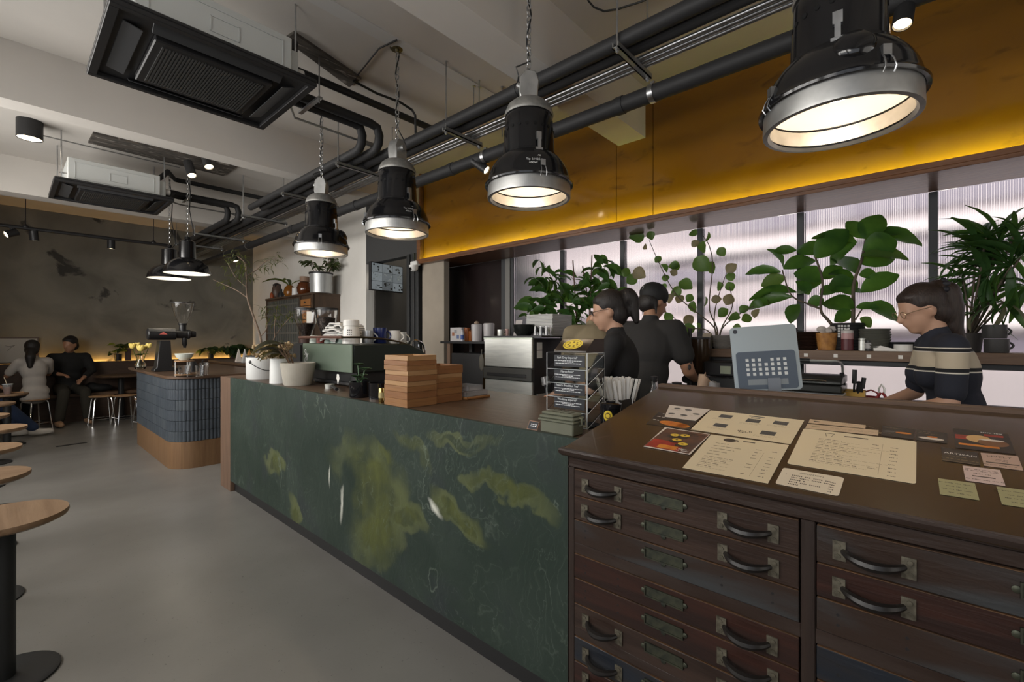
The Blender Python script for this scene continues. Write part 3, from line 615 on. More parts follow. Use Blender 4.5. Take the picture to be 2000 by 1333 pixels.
# the two smaller shades over the tiled island
for i, (px, py) in enumerate(((331, 545), (366, 535))):
    p = at(px, py, Z=2.10); top = ZC - 2.10
    t = thing('pendant_lamp', ('plain black dome pendant over the tiled island, farther of two', 'plain black dome pendant over the tiled island, nearer of two')[i], 'lamp', p, 0, 'small black dome pendants')
    MB().lathe([(.228, 0), (.236, 0), (.234, .012), (.226, .05), (.200, .10), (.155, .145), (.105, .172), (.085, .178), (.082, .30), (.082, .37), (.06, .385), (.03, .40), (.028, .43), (.001, .43)], 40, caps=False).build('shade', blackgloss, t, smooth=50)
    MB().lathe([(.228, .002), (.218, .05), (.190, .10), (.14, .14), (.001, .16)], 32, caps=False).build('reflector', M('lamp_white_in', (.85, .83, .78), .4), t)
    MB().ball((0, 0, .07), .045).build('bulb', M('cool_bulb', (1, .95, .85), .5, emit=(1, .92, .8), es=10), t)
    tag(chain(MB(), .43, top, .003, .04, .012).build('chain', galv, t, smooth=0), kind='stuff')
    MB().tube([(.03, 0, .40), (.07, .02, .46), (.05, .02, .60), (.02, 0, .75), (.03, 0, .95), (.0, .01, top)], .005, 6).build('cable', blackplastic, t)
    l = lamp('pendant_glow', 'POINT', (0, 0, .05), 4.0, (1, .88, .72), shadow_soft_size=.05); l.parent = t
# ------------------------------------------------------------------ pipe rack
ZR = 2.9036
KR = .971            # rack scale: keeps the pipes clear below the beams
YA, YE = -2.45, 10.45
def pipe(name, label, pts, r, mat, cat='pipe', grp='pipes on the overhead rack', collars=0):
    t = thing(name, label, cat, pts[0], 0, grp); o = Vector(pts[0])
    MB().tube([Vector(q) - o for q in pts], r, 14).build('run', mat, t)
    d = (Vector(pts[-1]) - o); 
    if collars:
        for k in range(collars):
            c = d * ((k + .37) / collars); MB().cyl(c, c + d.normalized() * .05, r * 1.09, 14).build('collar', mat, t)
    return t
pipe('insulated_pipe', 'thickest black lagged pipe along the left of the overhead rack', [(2.21, YA, ZR + .044), (2.21, YE, ZR + .044)], .042, rubber, collars=7)
pipe('insulated_pipe', 'black lagged pipe beside the thick one on the overhead rack', [(2.306, YA, ZR + .042), (2.306, YE, ZR + .042)], .040, rubber, collars=6)
pipe('insulated_pipe', 'black lagged pipe hung in clamps below the right edge of the rack', [(2.588, YA, 2.814), (2.588, YE, 2.814)], .050, rubber, collars=8)
for k, x in enumerate((2.376, 2.415, 2.458)):
    pipe('conduit', ('shiny metal conduit next to the lagged pipes on the rack', 'shiny metal conduit in the middle of the three', 'shiny metal conduit nearest the amber panels')[k], [(x, YA, ZR + .014), (x, YE, ZR + .014)], .0135, galv, collars=5)
BRL = ['steel angle bracket of the pipe rack hidden behind the nearest lamp', 'steel angle bracket of the rack just before the ceiling beam, nearest in view', 'steel angle bracket of the rack left of the lettered pendant',
       'steel angle bracket of the rack above the third pendant at the pipe bends', 'steel angle bracket of the rack right of the fourth pendant chain', 'steel angle bracket of the rack in the far bay before the white wall',
       'steel angle bracket of the rack beside the far dome pendants', 'steel angle bracket of the rack nearest the plaster wall']
br_y = [(y * KR, x * KR) for y, x in ((-.35, 2.2), (1.22, 2.2), (2.68, 2.22), (3.93, 2.0), (5.2, 2.02), (6.53, 2.04), (8.2, 1.9), (9.3, 1.9))]
for i, (y, x0) in enumerate(br_y):
    t = thing('pipe_bracket', BRL[i], 'bracket', (x0, y, ZR - .03), 0, 'brackets of the pipe rack')
    MB().box(0, 2.535 - x0, -.018, .018, 0, .006).box(0, 2.535 - x0, -.018, -.012, 0, .030).box(0, 2.535 - x0, .012, .018, 0, .030).build('angle_bar', M('bracket_zinc', (.33, .33, .32), .45, .8), t)
    for x in (.02, 2.515 - x0): MB().cyl((x, 0, -.02), (x, 0, (ZB if 4.6 < y < 4.9 else ZC) - ZR + .03), .0055, 8).cyl((x, 0, -.012), (x, 0, 0), .012, 6).build('rod', galv, t)
    MB().lathe([(.051, -.016), (.0545, -.016), (.0545, .016), (.051, .016)], 20, (2.588 - x0, 0, 2.814 - ZR + .03), Matrix.Rotation(PI / 2, 4, 'X'), caps=False).box(2.578 - x0, 2.598 - x0, -.012, .012, -.012, .012).build('clamp', galv, t)
# air conditioners
def aircon(y0, label, g):
    X0, X1, D, zb = .31, 1.25, .85, 2.85
    t = thing('air_conditioner', label, 'air conditioner', ((X0 + X1) / 2, y0 + D / 2, zb), 0, g)
    w, d = (X1 - X0) / 2, D / 2
    blk = M('aircon_black', (.014, .014, .015), .42)
    m = MB()
    ox, oy = .075, .075                                        # panel as a frame with four air slots around the grille
    MB().box(-w, w, -d, d, .030, .052).build('panel', blk, t, bev=.006)
    MB().box(-w, w, -d, -d + .035, .006, .031).box(-w, w, d - .035, d, .006, .031).box(-w, -w + .04, -d + .034, d - .034, .006, .031).box(w - .04, w, -d + .034, d - .034, .006, .031).build('rim', blk, t, bev=.003)
    MB().box(-w + .19, w - .19, -d + .16, d - .16, -.006, .031).build('grille_frame', blk, t, bev=.006)
    m = MB(); n = 34
    for i in range(n):
        x = -w + .225 + (2 * w - .45) * (i + .5) / n; m.box(x - .004, x + .004, -d + .20, d - .20, -.012, -.004)
    tag(m.build('grille_slats', M('aircon_slat', (.035, .035, .034), .5), t, smooth=0), kind='stuff')
    fl = M('aircon_flap', (.035, .036, .038), .4)
    for nm, c, s, ang, ax in (('flap', (0, -d + .085, .018), (2 * w - .34, .07, .006), R(-32), 'X'), ('flap', (0, d - .085, .018), (2 * w - .34, .07, .006), R(32), 'X'), ('flap', (-w + .105, 0, .018), (.08, 2 * d - .3, .006), R(14), 'Y'), ('flap', (w - .105, 0, .018), (.08, 2 * d - .3, .006), R(-22), 'Y')):
        MB().cbox(c, s, mtx=Matrix.Rotation(ang, 4, ax)).build(nm, fl, t, bev=.002)
    hs = M('aircon_steel', (.56, .58, .57), .5, .35)
    bd = MB().box(-w + .10, w - .11, -d + .09, d - .09, .052, .285).build('housing', hs, t, bev=.004)
    m = MB()
    yy = -d + .088
    for x0, x1, z0, z1 in ((-w + .15, w - .16, .245, .252), (-w + .15, w - .16, .085, .092), (-.06, .08, .12, .125), (-.06, .08, .20, .205)): m.box(x0, x1, yy - .003, yy + .002, z0, z1)
    for x in (-w + .15, -.06, .075, w - .165): m.box(x, x + .005, yy - .003, yy + .002, .088 if x in (-w + .15, w - .165) else .122, .25 if x in (-w + .15, w - .165) else .203)
    m.build('pressed_rib', hs, bd, smooth=0)
    MB().box(w - .11, w - .05, -d + .14, d - .2, .06, .25).build('pipe_box', hs, t, bev=.004)
    for x in (-w + .06, w - .06):
        for y in (-d + .16, d - .16): MB().cyl((x, y, .06), (x, y, ZC - zb), .0055, 8).box(x - .012, x + .05 * (1 if x < 0 else -1), y - .015, y + .015, .13, .137).build('rod', galv, t)
    MB().lathe([(.03, 0), (.03, .05)], 16, (w - .05, -d + .2, .15), Matrix.Rotation(PI / 2, 4, 'Y')).build('drain_port', M('port_white', (.6, .58, .54), .5), t)
    o = Vector(t.location)
    def P(*q): return [Vector(v) - o for v in q]
    yb = y0 + D * .75
    for dx, dy in ((0, 0), (.09, -.10)):
        xx = 2.00 + dx * 1.1; y = yb + dy + .15
        pts = [(1.19, yb + dy - .15, 3.02), (1.28, yb + dy - .12, 3.05), (1.36, y - .04, 3.12), (1.45, y, 3.125), (xx - .08, y, 3.125), (xx - .02, y, 3.11), (xx, y, 3.05), (xx, y + .01, 2.99), (xx, y + .05, 2.950), (xx, y + .12, 2.941), (xx, y + (2.6 if y0 < 5 else 2.4), 2.941)]
        k = 0 if dx == 0 else 1
        tag(MB().tube(pts, .036, 12).build('refrigerant_pipe', rubber), 'black lagged pipe leaving the %s air conditioner and bending down onto the rack, %s' % ('near' if y0 < 5 else 'far', ('left bend', 'right bend')[k]), 'pipe', 'pipes from the air conditioners')
    MB().tube(P((1.10, yb - .3, 3.1), (1.2, yb - .3, 3.2), (1.26, yb - .28, 3.28), (1.4, yb + .05, 3.30), (2.72, yb + .05, 3.30)), .028, 10).build('drain_pipe', rubber, t)
    MB().tube(P((1.22, yb - .25, 2.96), (1.5, yb + .28, 3.06), (2.18, yb + .28, 3.06), (2.22, yb + .28, 3.02), (2.22, yb + .33, 2.97)), .009, 8).cbox(Vector((2.14, yb + .28, 3.06)) - o, (.07, .03, .03)).build('conduit', M('bracket_zinc'), t)
    MB().box(1.5 - o.x, 1.53 - o.x, yb - .12 - o.y, yb + .22 - o.y, 3.075 - o.z, 3.09 - o.z).cyl((1.515 - o.x, yb - .1 - o.y, .2), (1.515 - o.x, yb - .1 - o.y, ZC - zb), .005, 6).build('pipe_support', galv, t)
aircon(2.69, 'black ceiling cassette air conditioner nearest the camera with bare steel housing', 'ceiling air conditioners')
aircon(6.14, 'black ceiling cassette air conditioner in the far bay beyond the beam', 'ceiling air conditioners')
for k, (px, py, x) in enumerate(((925, 166, 2.30), (936, 168, 2.38), (981, 170, 2.62))):
    p = at(px, py, Z=ZC); tag(MB().cyl((0, 0, 2.99 - ZC), (0, 0, 0), .0055, 8).cyl((0, 0, -.012), (0, 0, 0), .014, 8).build('hanger_rod', galv, loc=(p.x, p.y, ZC)), ('thin hanger rod above the rack, left of a close pair', 'thin hanger rod above the rack, right of a close pair', 'thin hanger rod above the rack, alone beside the beam')[k], 'rod', 'hanger rods above the rack')
# rough patches left open in the ceiling
rough = M('raw_ceiling', (.10, .085, .07), .95, col2=(.05, .045, .04), scale=9, stretch=(1, 4, 1), bump=.6, col3=(.3, .27, .24), scale3=7, lo3=.6, hi3=.7)
for q in ([(172, 276), (182, 257), (462, 324), (436, 341)], [(556, 72), (574, 60), (706, 150), (682, 166)]):
    P = [at(*c, Z=ZC) for c in q]; struct(MB().prism([(p.x, p.y) for p in P][::-1], ZC - .02, ZC).build('trim_patch', rough, smooth=0))
# cables on the ceiling
tag(MB().tube([at(775, 78, Z=3.38), at(740, 95, Z=3.385), at(700, 145, Z=3.385), at(690, 160, Z=3.385)], .006, 6).build('ceiling_cable', blackplastic), 'thin black cable running from the brass ceiling rose to the raw patch', 'cable')
tag(MB().tube([at(690, 158, Z=3.37), at(735, 182, Z=3.37), at(782, 200, Z=3.36), at(805, 215, Z=3.34), (2.30, 3.15, 3.22), (2.34, 3.2, 3.08), (2.34, 3.2, 2.98)], .010, 8).build('ceiling_cable', blackplastic), 'thick black cable curving from raw patch down to the pipe rack', 'cable')
tag(MB().tube([at(1148, 0, Z=3.38), at(1160, 14, Z=3.36), at(1180, 22, Z=3.35), at(1206, 18, Z=3.36), at(1250, 4, Z=3.38), at(1290, -12, Z=3.38)], .006, 6).build('ceiling_cable', blackplastic), 'black cable looping at the top edge above the rack rod', 'cable')
# ceiling cylinder lamp and its conduit
p = at(58, 236, Z=ZC)
t = thing('ceiling_spot', 'black cylinder downlight fixed to the ceiling at the far left', 'lamp', (p.x, p.y, ZC))
MB().lathe([(.085, -.17), (.091, -.17), (.091, 0), (.001, 0)], 28, caps=False).build('body', blackplastic, t)
MB().lathe([(.001, -.150), (.085, -.165)], 24, caps=False).build('lens', M('downlight', (1, .9, .75), .5, emit=(1, .82, .58), es=5), t)
l = lamp('downlight_glow', 'SPOT', (0, 0, -.19), 12, (1, .85, .66), spot_size=R(120), spot_blend=.6, shadow_soft_size=.06); l.parent = t
tag(MB().tube([(p.x, p.y + .12, ZC - .006), (p.x, p.y + .28, ZC - .006), (p.x + .03, p.y + .34, ZC - .006), (p.x + .6, p.y + .36, ZC - .006), (1.4, p.y + .36, ZC - .006)], .006, 6).build('conduit', M('bracket_zinc')), 'thin metal conduit bending away from the cylinder downlight', 'conduit')
# spotlights
def spot(name, label, base, aim, r=.035, ln=.14, grp='small black spotlights', par=None, glow=0):
    t = thing(name, label, 'spotlight', base, 0, grp); d = Vector(aim).normalized(); q = d.to_track_quat('Z', 'Y').to_matrix().to_4x4(); c = Vector((0, 0, -.07))
    MB().cyl((0, 0, 0), (0, 0, -.06), .012, 8).box(-.02, .02, -.02, .02, -.012, 0).build('stem', blackplastic, t)
    MB().lathe([(.001, -ln / 2), (r, -ln / 2), (r, ln / 2), (r * .9, ln / 2), (r * .85, ln / 2 - .012)], 20, c, q, caps=False).build('body', blackplastic, t)
    MB().lathe([(.001, 0), (r * .84, 0)], 16, c + d * (ln / 2 - .010), q, caps=False).build('lens', M('spot_lens', (1, .9, .7), .5, emit=(1, .78, .48), es=9), t)
    if glow:
        l = lamp('spot_glow', 'SPOT', c + d * (ln / 2 + .01), glow, (1, .8, .55), d.to_track_quat('-Z', 'Y').to_euler(), spot_size=R(60), spot_blend=.7, shadow_soft_size=.03); l.parent = t
    return t
p = at(938, 306, X=2.588); spot('spotlight', 'small black spotlight clipped under the pipe rack before the amber panel', p + Vector((0, 0, -.005)), (.35, -.9, -.75), .036, .15, glow=6)
p = at(1768, -20, X=2.588); spot('spotlight', 'black spotlight beside the nearest pendant at the top edge', p, (-.35, .1, -1), .036, .2, glow=6)
for i, (x, y, z) in enumerate(((371, 318, 3.30), (404, 300, 3.30))):
    p = at(x, y, Z=z); spot('spotlight', ('black cylinder spotlight on the raw ceiling patch, the lower of two', 'black cylinder spotlight on the raw ceiling patch, half behind the beam')[i], p, (.1, -.45, -.85), .045, .19, glow=5)
p0, p1 = at(-60, 432, Y=8.6), at(332, 487, Y=8.6)
t = thing('track_rail', 'black lighting track hanging across the room before the plaster wall', 'lighting track', p0); d = p1 - p0; d.z = 0
MB().tube([(0, 0, 0), d], .024, 8).build('rail', blackplastic, t)
for px in (50, 300):
    p = at(px, 446, Y=8.6) - p0; MB().cyl((p.x, 0, 0), (p.x, 0, ZC - p0.z), .005, 6).lathe([(.001, .06), (.035, .02), (.035, 0)], 12, (p.x, 0, .0)).build('hanger', blackplastic, t)
for i, (px, aim) in enumerate(((22, (-.8, -.3, -.45)), (66, (.1, .1, -1)), (217, (.0, .0, -1)), (399, (.2, -.3, -.9)))):
    p = at(px, 460, Y=8.6); spot('spotlight', ('black track spotlight tilted to the left, first on the track', 'black track spotlight beside the tilted one', 'black track spotlight alone in the middle of the track', 'black track spotlight at the right end behind the dome pendants')[i], (p.x, 8.6, p0.z - .02) if i < 3 else (2.588, 8.6, 2.766), aim, .045, .12, glow=5)
# ------------------------------------------------------------------ tiled island
IX0, IX1, IY0, IY1, IR = 1.12, 2.1, 5.58, 7.40, .22
isl = thing('tiled_island', 'coffee island clad in blue ribbed tiles with rounded corner and wooden base', 'counter', (IX0, IY0, 0))
LA, LC = IY1 - IY0 - IR, PI / 2 * IR
LB = IX1 - IX0 - IR
def perim(s, off=0.0):
    if s < LA: return Vector((-off, IY1 - IY0 - s, 0))
    if s < LA + LC:
        a = (s - LA) / IR; return Vector((IR - (IR + off) * math.cos(a), IR - (IR + off) * math.sin(a), 0))
    return Vector((IR + s - LA - LC, -off, 0))
def skirt(off, z0, z1, n0=2):
    ss = [0, LA] + [LA + LC * i / 10 for i in range(1, 11)] + [LA + LC + LB]
    return [perim(x, off)[:2] for x in ss]
def slab(off, yb=0.0):
    q = skirt(off, 0, 0); q[0] = (q[0][0], q[0][1] + yb); q.append((IX1 - IX0 + .0, IY1 - IY0 + yb)); return q
MB().prism(slab(-.012), .275, .925).build('core', M('grout', (.10, .105, .11), .9), isl, smooth=0)
n = 9; tot = LA + LC + LB
for i in range(n):
    s0, s1 = tot * i / n + .001, tot * (i + 1) / n - .001; m = MB(); k = 8
    pts = [perim(lerp(s0, s1, j / k), .0) for j in range(k + 1)] + [perim(lerp(s0, s1, j / k), -.02) for j in range(k, -1, -1)]
    m.prism([p[:2] for p in pts], 0, .277); m.build('base_board', wood('base_oak', (.20, .115, .055), (.155, .085, .042), 'Z', 2.5, .5), isl)
tl = [M('tile_blue_%d' % i, c, .32, col2=c2, scale=7, coat=.2) for i, (c, c2) in enumerate((((.058, .070, .084), (.043, .053, .066)), ((.070, .083, .096), (.052, .063, .076)), ((.050, .061, .076), (.062, .074, .088))))]
CW, CHH = .205, .1075
for r in range(6):
    z0 = .28 + r * CHH; s = -(CW / 2 if r % 2 else 0)
    while s < tot:
        a, b = max(s, 0) + .0018, min(s + CW, tot) - .0018; s += CW
        if b - a < .03: continue
        m = MB(); nr = max(2, int(round((b - a) / .034))); v = []; f = []
        z1 = z0 + CHH - .0035
        K = nr * 3
        for j in range(K + 1):
            u = lerp(a, b, j / K); d = (.0, .0065, .0065)[j % 3] if j < K else 0.0
            p, q = perim(u, d), perim(u, -.013); v += [(p.x, p.y, z0), (p.x, p.y, z1), (q.x, q.y, z0), (q.x, q.y, z1)]
        for j in range(K):
            c = 4 * j; f += [(c, c + 4, c + 5, c + 1), (c + 1, c + 5, c + 7, c + 3), (c, c + 2, c + 6, c + 4)]
        f += [(0, 1, 3, 2), (4 * K, 4 * K + 2, 4 * K + 3, 4 * K + 1)]
        m.add(v, f).build('tile', random.choice(tl), isl, smooth=50)
MB().prism(slab(.035, .40), .926, .957).build('island_top', wood('island_top', (.085, .05, .032), (.125, .078, .05), 'Y', 3, .3), isl, bev=.006)
ZI = .957
# shop grinder on the island
blkm = M('grinder_black', (.014, .014, .015), .35)
gp = Vector((1.24, 6.62, ZI)); t = thing('shop_grinder', 'tall black shop coffee grinder with clear hopper and red badge on the island', 'coffee grinder', gp)
ax = Matrix.Rotation(PI / 2, 4, 'Y')
MB().prism([(-.10, 0), (.14, 0), (.14, .03), (.075, .045), (.055, .36), (-.045, .36), (-.075, .045), (-.10, .03)], -.085, .085, Matrix.Rotation(PI / 2, 4, 'X')).build('pedestal', blkm, t, bev=.006)
MB().lathe([(.001, -.15), (.062, -.148), (.068, -.14), (.068, .115), (.06, .12), (.001, .12)], 28, (0, 0, .435), ax).build('motor', blkm, t)
MB().lathe([(.050, .11), (.050, .235), (.056, .24), (.056, .26), (.042, .265), (.036, .32), (.001, .322)], 24, (0, 0, .435), ax).build('burr_housing', blkm, t)
MB().lathe([(.034, .38), (.034, .40), (.022, .375)], 16).lathe([(.036, .46), (.036, .545), (.044, .55), (.044, .565)], 20, (.19, 0, 0)).build('throat', blkm, t)
MB().lathe([(.042, .56), (.06, .61), (.092, .70), (.110, .79), (.111, .81), (.108, .81), (.106, .79), (.088, .70), (.056, .612), (.038, .562)], 28, (.19, 0, 0), caps=False).build('hopper', glass, t)
MB().lathe([(.106, .808), (.114, .808), (.114, .818), (.001, .818)], 28, (.19, 0, 0)).build('hopper_lid', M('lid_smoke', (.03, .03, .03), .3), t)
MB().lathe([(.026, .40), (.026, .31), (.016, .29), (.016, .27)], 14, (.21, 0, 0)).build('spout', blkm, t)
MB().add([(-.05, -.0695, .43), (.03, -.0695, .43), (-.01, -.0695, .46)], [(0, 1, 2)]).build('badge', M('badge_red', (.55, .12, .10), .5), t, smooth=0)
# vase of yellow roses
vp = at(274, 722, Z=ZI); t = thing('rose_vase', 'glass vase of pale yellow roses at the far end of the tiled island', 'vase', vp)
MB().lathe([(.001, 0), (.045, 0), (.06, .03), (.058, .06), (.035, .10), (.03, .14), (.042, .19), (.039, .19), (.027, .14), (.032, .10), (.054, .06), (.056, .03), (.042, .008), (.001, .008)], 24, caps=False).build('vase', glass, t)
yel = M('rose_yellow', (.85, .70, .24), .6, col2=(.78, .58, .14), scale=30); lf = M('leaf_dark', (.035, .085, .025), .5, col2=(.05, .12, .03), scale=20)
random.seed(3)
for i, (x, y, z, r) in enumerate(((-.075, .02, .30, .045), (.0, -.03, .275, .055), (.085, .0, .30, .043), (-.02, .05, .31, .04), (.05, .05, .28, .04))):
    m = MB()
    for k in range(12):
        a = k * 2.4; rr = r * (.35 + .65 * k / 12); c = Vector((x + rr * .55 * math.cos(a), y + rr * .55 * math.sin(a), z - rr * .25))
        m.ball(c, (rr * .5, rr * .28, r * .75), 8, 5, Matrix.Rotation(a + PI / 2, 4, 'Z') @ Matrix.Rotation(R(18), 4, 'X'))
    rose = m.build('rose', yel, t); MB().tube([(x * .3, y * .3, .02), (x * .5, y * .5, .15), (x, y, z - r * .5)], .0035, 5).build('stem', lf, rose)
def leaf_pts(l, w, bend, n=5):
    """one leaf along +X, folded and bent: vertex rows left, mid, right"""
    v = []
    for i in range(n + 1):
        u = i / n; ww = w * (math.sin(PI * min(1, u * .96 + .02)) ** .75); x = l * u * math.cos(bend * u); z = -l * u * math.sin(bend * u * .9)
        e_ = .05 * w * math.sin(u * 17); v += [(x, -ww, z + ww * .42 + e_), (x, 0, z), (x, ww, z + ww * .42 - e_)]
    f = []
    for i in range(n):
        a = 3 * i; f += [(a, a + 3, a + 4, a + 1), (a + 1, a + 4, a + 5, a + 2)]
    return v, f
def add_leaf(m, pos, d, l, w, bend=.5, roll=0, n=5):
    d = Vector(d).normalized(); q = d.to_track_quat('X', 'Z').to_matrix().to_4x4() @ Matrix.Rotation(roll, 4, 'X')
    v, f = leaf_pts(l, w, bend, n); T = Matrix.Translation(pos) @ q
    return m.add([T @ Vector(p) for p in v], f)
m = MB()
for k in range(16):
    a = k * 2.4; add_leaf(m, (0, 0, .17), (math.cos(a), math.sin(a), .7), .10, .018, .5)
tag(m.build('foliage', lf, t), kind='stuff')
# drip stand with bowl, glasses
dp = at(360, 735, Z=ZI); wd = M('stand_wood', (.34, .19, .09), .5); t = thing('drip_stand', 'wooden drip stand holding a white bowl on the tiled island', 'coffee stand', dp, R(20))
for z in (.012, .15): MB().prism([(.085 * math.cos(2 * PI * i / 20), .085 * math.sin(2 * PI * i / 20)) for i in range(20)], z, z + .010).build('shelf', wd, t, bev=.002)
for a in (.3, 2.4, 4.5): MB().cyl((.075 * math.cos(a), .075 * math.sin(a), 0), (.075 * math.cos(a), .075 * math.sin(a), .162), .005, 8).build('post', M('stand_steel', (.6, .6, .58), .4, .8), t)
o = MB().lathe([(.001, 0), (.035, 0), (.07, .035), (.083, .07), (.079, .07), (.065, .036), (.001, .01)], 28).build('bowl', M('celadon', (.62, .66, .60), .3), loc=dp + Vector((0, 0, .162))); tag(o, 'pale white bowl resting on top of the wooden drip stand', 'bowl')
def tumbler(name, label, cat, pos, r, h, mat=None, grp=None, th=.003, flare=1.12):
    o = MB().lathe([(.001, 0), (r, 0), (r * flare, h), (r * flare - th, h), (r - th, .006), (.001, .006)], 20, caps=False).build(name, mat or glass, loc=pos); return tag(o, label, cat, grp)
tumbler('glass_tumbler', 'ridged glass tumbler inside the wooden drip stand', 'glass', dp + Vector((0, 0, .0222)), .05, .085)
for i, (x, y, h) in enumerate(((.10, -.14, .11), (.17, -.02, .13))): tumbler('glass_jug', ('clear glass in front of the drip stand', 'clear glass jug to the right of the drip stand')[i], 'glass', dp + Vector((x, y, 0)), .035, h, flare=1.25)
t = thing('kettle', 'small black kettle beside the grinder foot', 'kettle', (gp.x + .20, gp.y - .38, ZI)); MB().lathe([(.001, 0), (.06, 0), (.052, .08), (.03, .12), (.012, .125), (.012, .14), (.001, .142)], 20).build('body', blkm, t); MB().tube([(.05, 0, .04), (.09, 0, .06), (.10, 0, .12), (.12, 0, .13)], .008, 8).build('spout', blkm, t)
# ------------------------------------------------------------------ things along the bar
ZT = .9975
bw = M('bucket_white', (.74, .75, .74), .3)
t = thing('enamel_bucket', 'white enamel bucket with wire handle and black rim on the bar end', 'bucket', (1.475, 4.21, ZT))
MB().lathe([(.001, 0), (.112, 0), (.120, .012), (.122, .19), (.118, .19), (.112, .01), (.001, .01)], 36, caps=False).build('body', bw, t)
MB().lathe([(.117, .188), (.125, .188), (.125, .200), (.117, .200)], 36, caps=False).build('rim', blackplastic, t)
a0 = R(205); MB().tube([(.124 * math.cos(a0 + k * .14), .124 * math.sin(a0 + k * .14) - .004, .145 - .07 * math.sin(PI * k / 18)) for k in range(19)], .003, 6).build('handle', blackplastic, t); 
m = MB(); q = Matrix.Rotation(a0, 4, 'Z'); m.lathe([(.016, 0), (.012, .006), (.001, .008)], 10, q @ Vector((.120, 0, .148)), q @ ax); m.build('handle_lug', blackplastic, t)
t = thing('enamel_can', 'narrow white can holding dried flowers between bucket and pot', 'can', (1.43, 3.72, ZT))
MB().lathe([(.001, 0), (.070, 0), (.066, .19), (.062, .19), (.062, .02), (.001, .02)], 28, caps=False).build('body', bw, t)
random.seed(5); df = M('dried_flower', (.46, .36, .22), .8, col2=(.34, .24, .13), scale=40)
for k in range(46):
    a, rr = random.uniform(0, 2 * PI), random.uniform(.02, .15); c = Vector((rr * math.cos(a) - .02, rr * math.sin(a) + .05, .22 + random.uniform(-.02, .085)))
    m = MB(); 
    for j in range(5): m.ball(c + Vector((random.uniform(-.014, .014), random.uniform(-.014, .014), random.uniform(-.012, .012))), random.uniform(.009, .014), 6, 4)
    o = m.build('dried_flower', df, t); 
    if k % 3 == 0: MB().tube([(0, 0, .1), c * .6 + Vector((0, 0, .06)), c], .002, 4).build('stem', df, o)
t = thing('plant_pot', 'matt cream pot with dark striped leaves in front of the espresso machine', 'plant', (1.455, 3.44, ZT))
MB().lathe([(.001, 0), (.092, 0), (.100, .01), (.122, .165), (.117, .168), (.096, .02), (.001, .02)], 36, caps=False).build('pot', M('pot_cream', (.47, .44, .38), .8, col2=(.42, .39, .33), scale=14), t)
MB().lathe([(.001, .145), (.116, .145)], 24, caps=False).build('soil', M('soil', (.03, .02, .015), .95), t)
dl = M('leaf_calathea', (.018, .022, .014), .45, col2=(.05, .05, .03), scale=4, stretch=(1, 9, 1)); st = M('stem_brown', (.13, .08, .05), .7)
random.seed(9)
for k in range(13):
    a = random.uniform(R(95), R(235)) if k > 5 else R(100) + k * .22; el = random.uniform(.35, 1.1); ln = random.uniform(.13, .24)
    base = Vector((.05 * math.cos(a), .05 * math.sin(a), .145)); tip = base + Vector((math.cos(a) * .08, math.sin(a) * .08, .08 + .10 * random.random()))
    m = MB(); add_leaf(m, tip, (math.cos(a), math.sin(a), el * .35), ln, .034, .6, random.uniform(-.5, .5)); o = m.build('leaf', dl, t)
    MB().tube([base, (base + tip) / 2 + Vector((0, 0, .01)), tip], .003, 5).build('stem', st, o)
# the slim tree at the bar end
t = thing('indoor_tree', 'slim potted tree with bare twisting stems and feathery leaves at the bar end', 'tree', (1.60, 4.62, ZT))
MB().lathe([(.001, 0), (.075, 0), (.085, .14), (.08, .14), (.07, .02), (.001, .02)], 24, caps=False).build('pot', blackplastic, t)
MB().lathe([(.001, .12), (.08, .12)], 20, caps=False).build('soil', M('soil'), t)
bark = M('bark_pale', (.20, .145, .105), .8, col2=(.13, .095, .07), scale=20)
def bez(pts, n=14):
    pts = [Vector(p) for p in pts]; out = []
    for i in range(n + 1):
        u = i / n * (len(pts) - 1); k = min(int(u), len(pts) - 2); f = u - k
        p0, p1, p2, p3 = pts[max(k - 1, 0)], pts[k], pts[k + 1], pts[min(k + 2, len(pts) - 1)]
        out.append(.5 * ((2 * p1) + (-p0 + p2) * f + (2 * p0 - 5 * p1 + 4 * p2 - p3) * f * f + (-p0 + 3 * p1 - 3 * p2 + p3) * f ** 3))
    return out
SCR, SCD = Vector((CA, -SA, 0)), Vector((SA, CA, 0))           # to the right / away, as seen from the bar front
def rel(dx, dz, dy=0.0): return SCR * dx + SCD * dy + Vector((0, 0, dz))
main = bez([rel(0, .12), rel(.01, .33), rel(-.07, .55, .02), rel(-.12, .74), rel(-.11, .95, -.03), rel(-.15, 1.07)], 22)
MB().tube(main, [lerp(.013, .004, i / 22) for i in range(23)], 8).build('trunk', bark, t)
brs = [bez([main[5], rel(.05, .45, .03), rel(.03, .6, .03)]), bez([rel(.05, .12), rel(.12, .36, .04), rel(.22, .50, .05), rel(.28, .56, .05)]), bez([main[13], rel(-.22, .80), rel(-.36, .86, .02), rel(-.44, .90)]), bez([main[17], rel(-.05, 1.0, .04), rel(.05, 1.08, .03), rel(.16, 1.10)]),
       bez([main[15], rel(-.2, .92, -.05), rel(-.27, 1.05, -.05)]), bez([main[18], rel(-.12, 1.05, -.03), rel(-.2, 1.12, -.03)]), bez([rel(.12, .36, .04), rel(.14, .48, 0), rel(.16, .62, 0)])]
m = MB()
for b in brs: m.tube(b, [lerp(.006, .002, i / (len(b) - 1)) for i in range(len(b))], 6)
m.build('branches', bark, t)
random.seed(12); tip_l = M('leaf_olive', (.085, .10, .035), .6, col2=(.055, .075, .028), scale=30)
ends = [brs[0][-1], brs[1][-1], brs[3][-1], brs[3][8], brs[4][-1], brs[4][8], brs[5][-1], brs[6][-1], brs[6][9], main[-1], main[19], main[17], brs[2][9]]
m = MB()
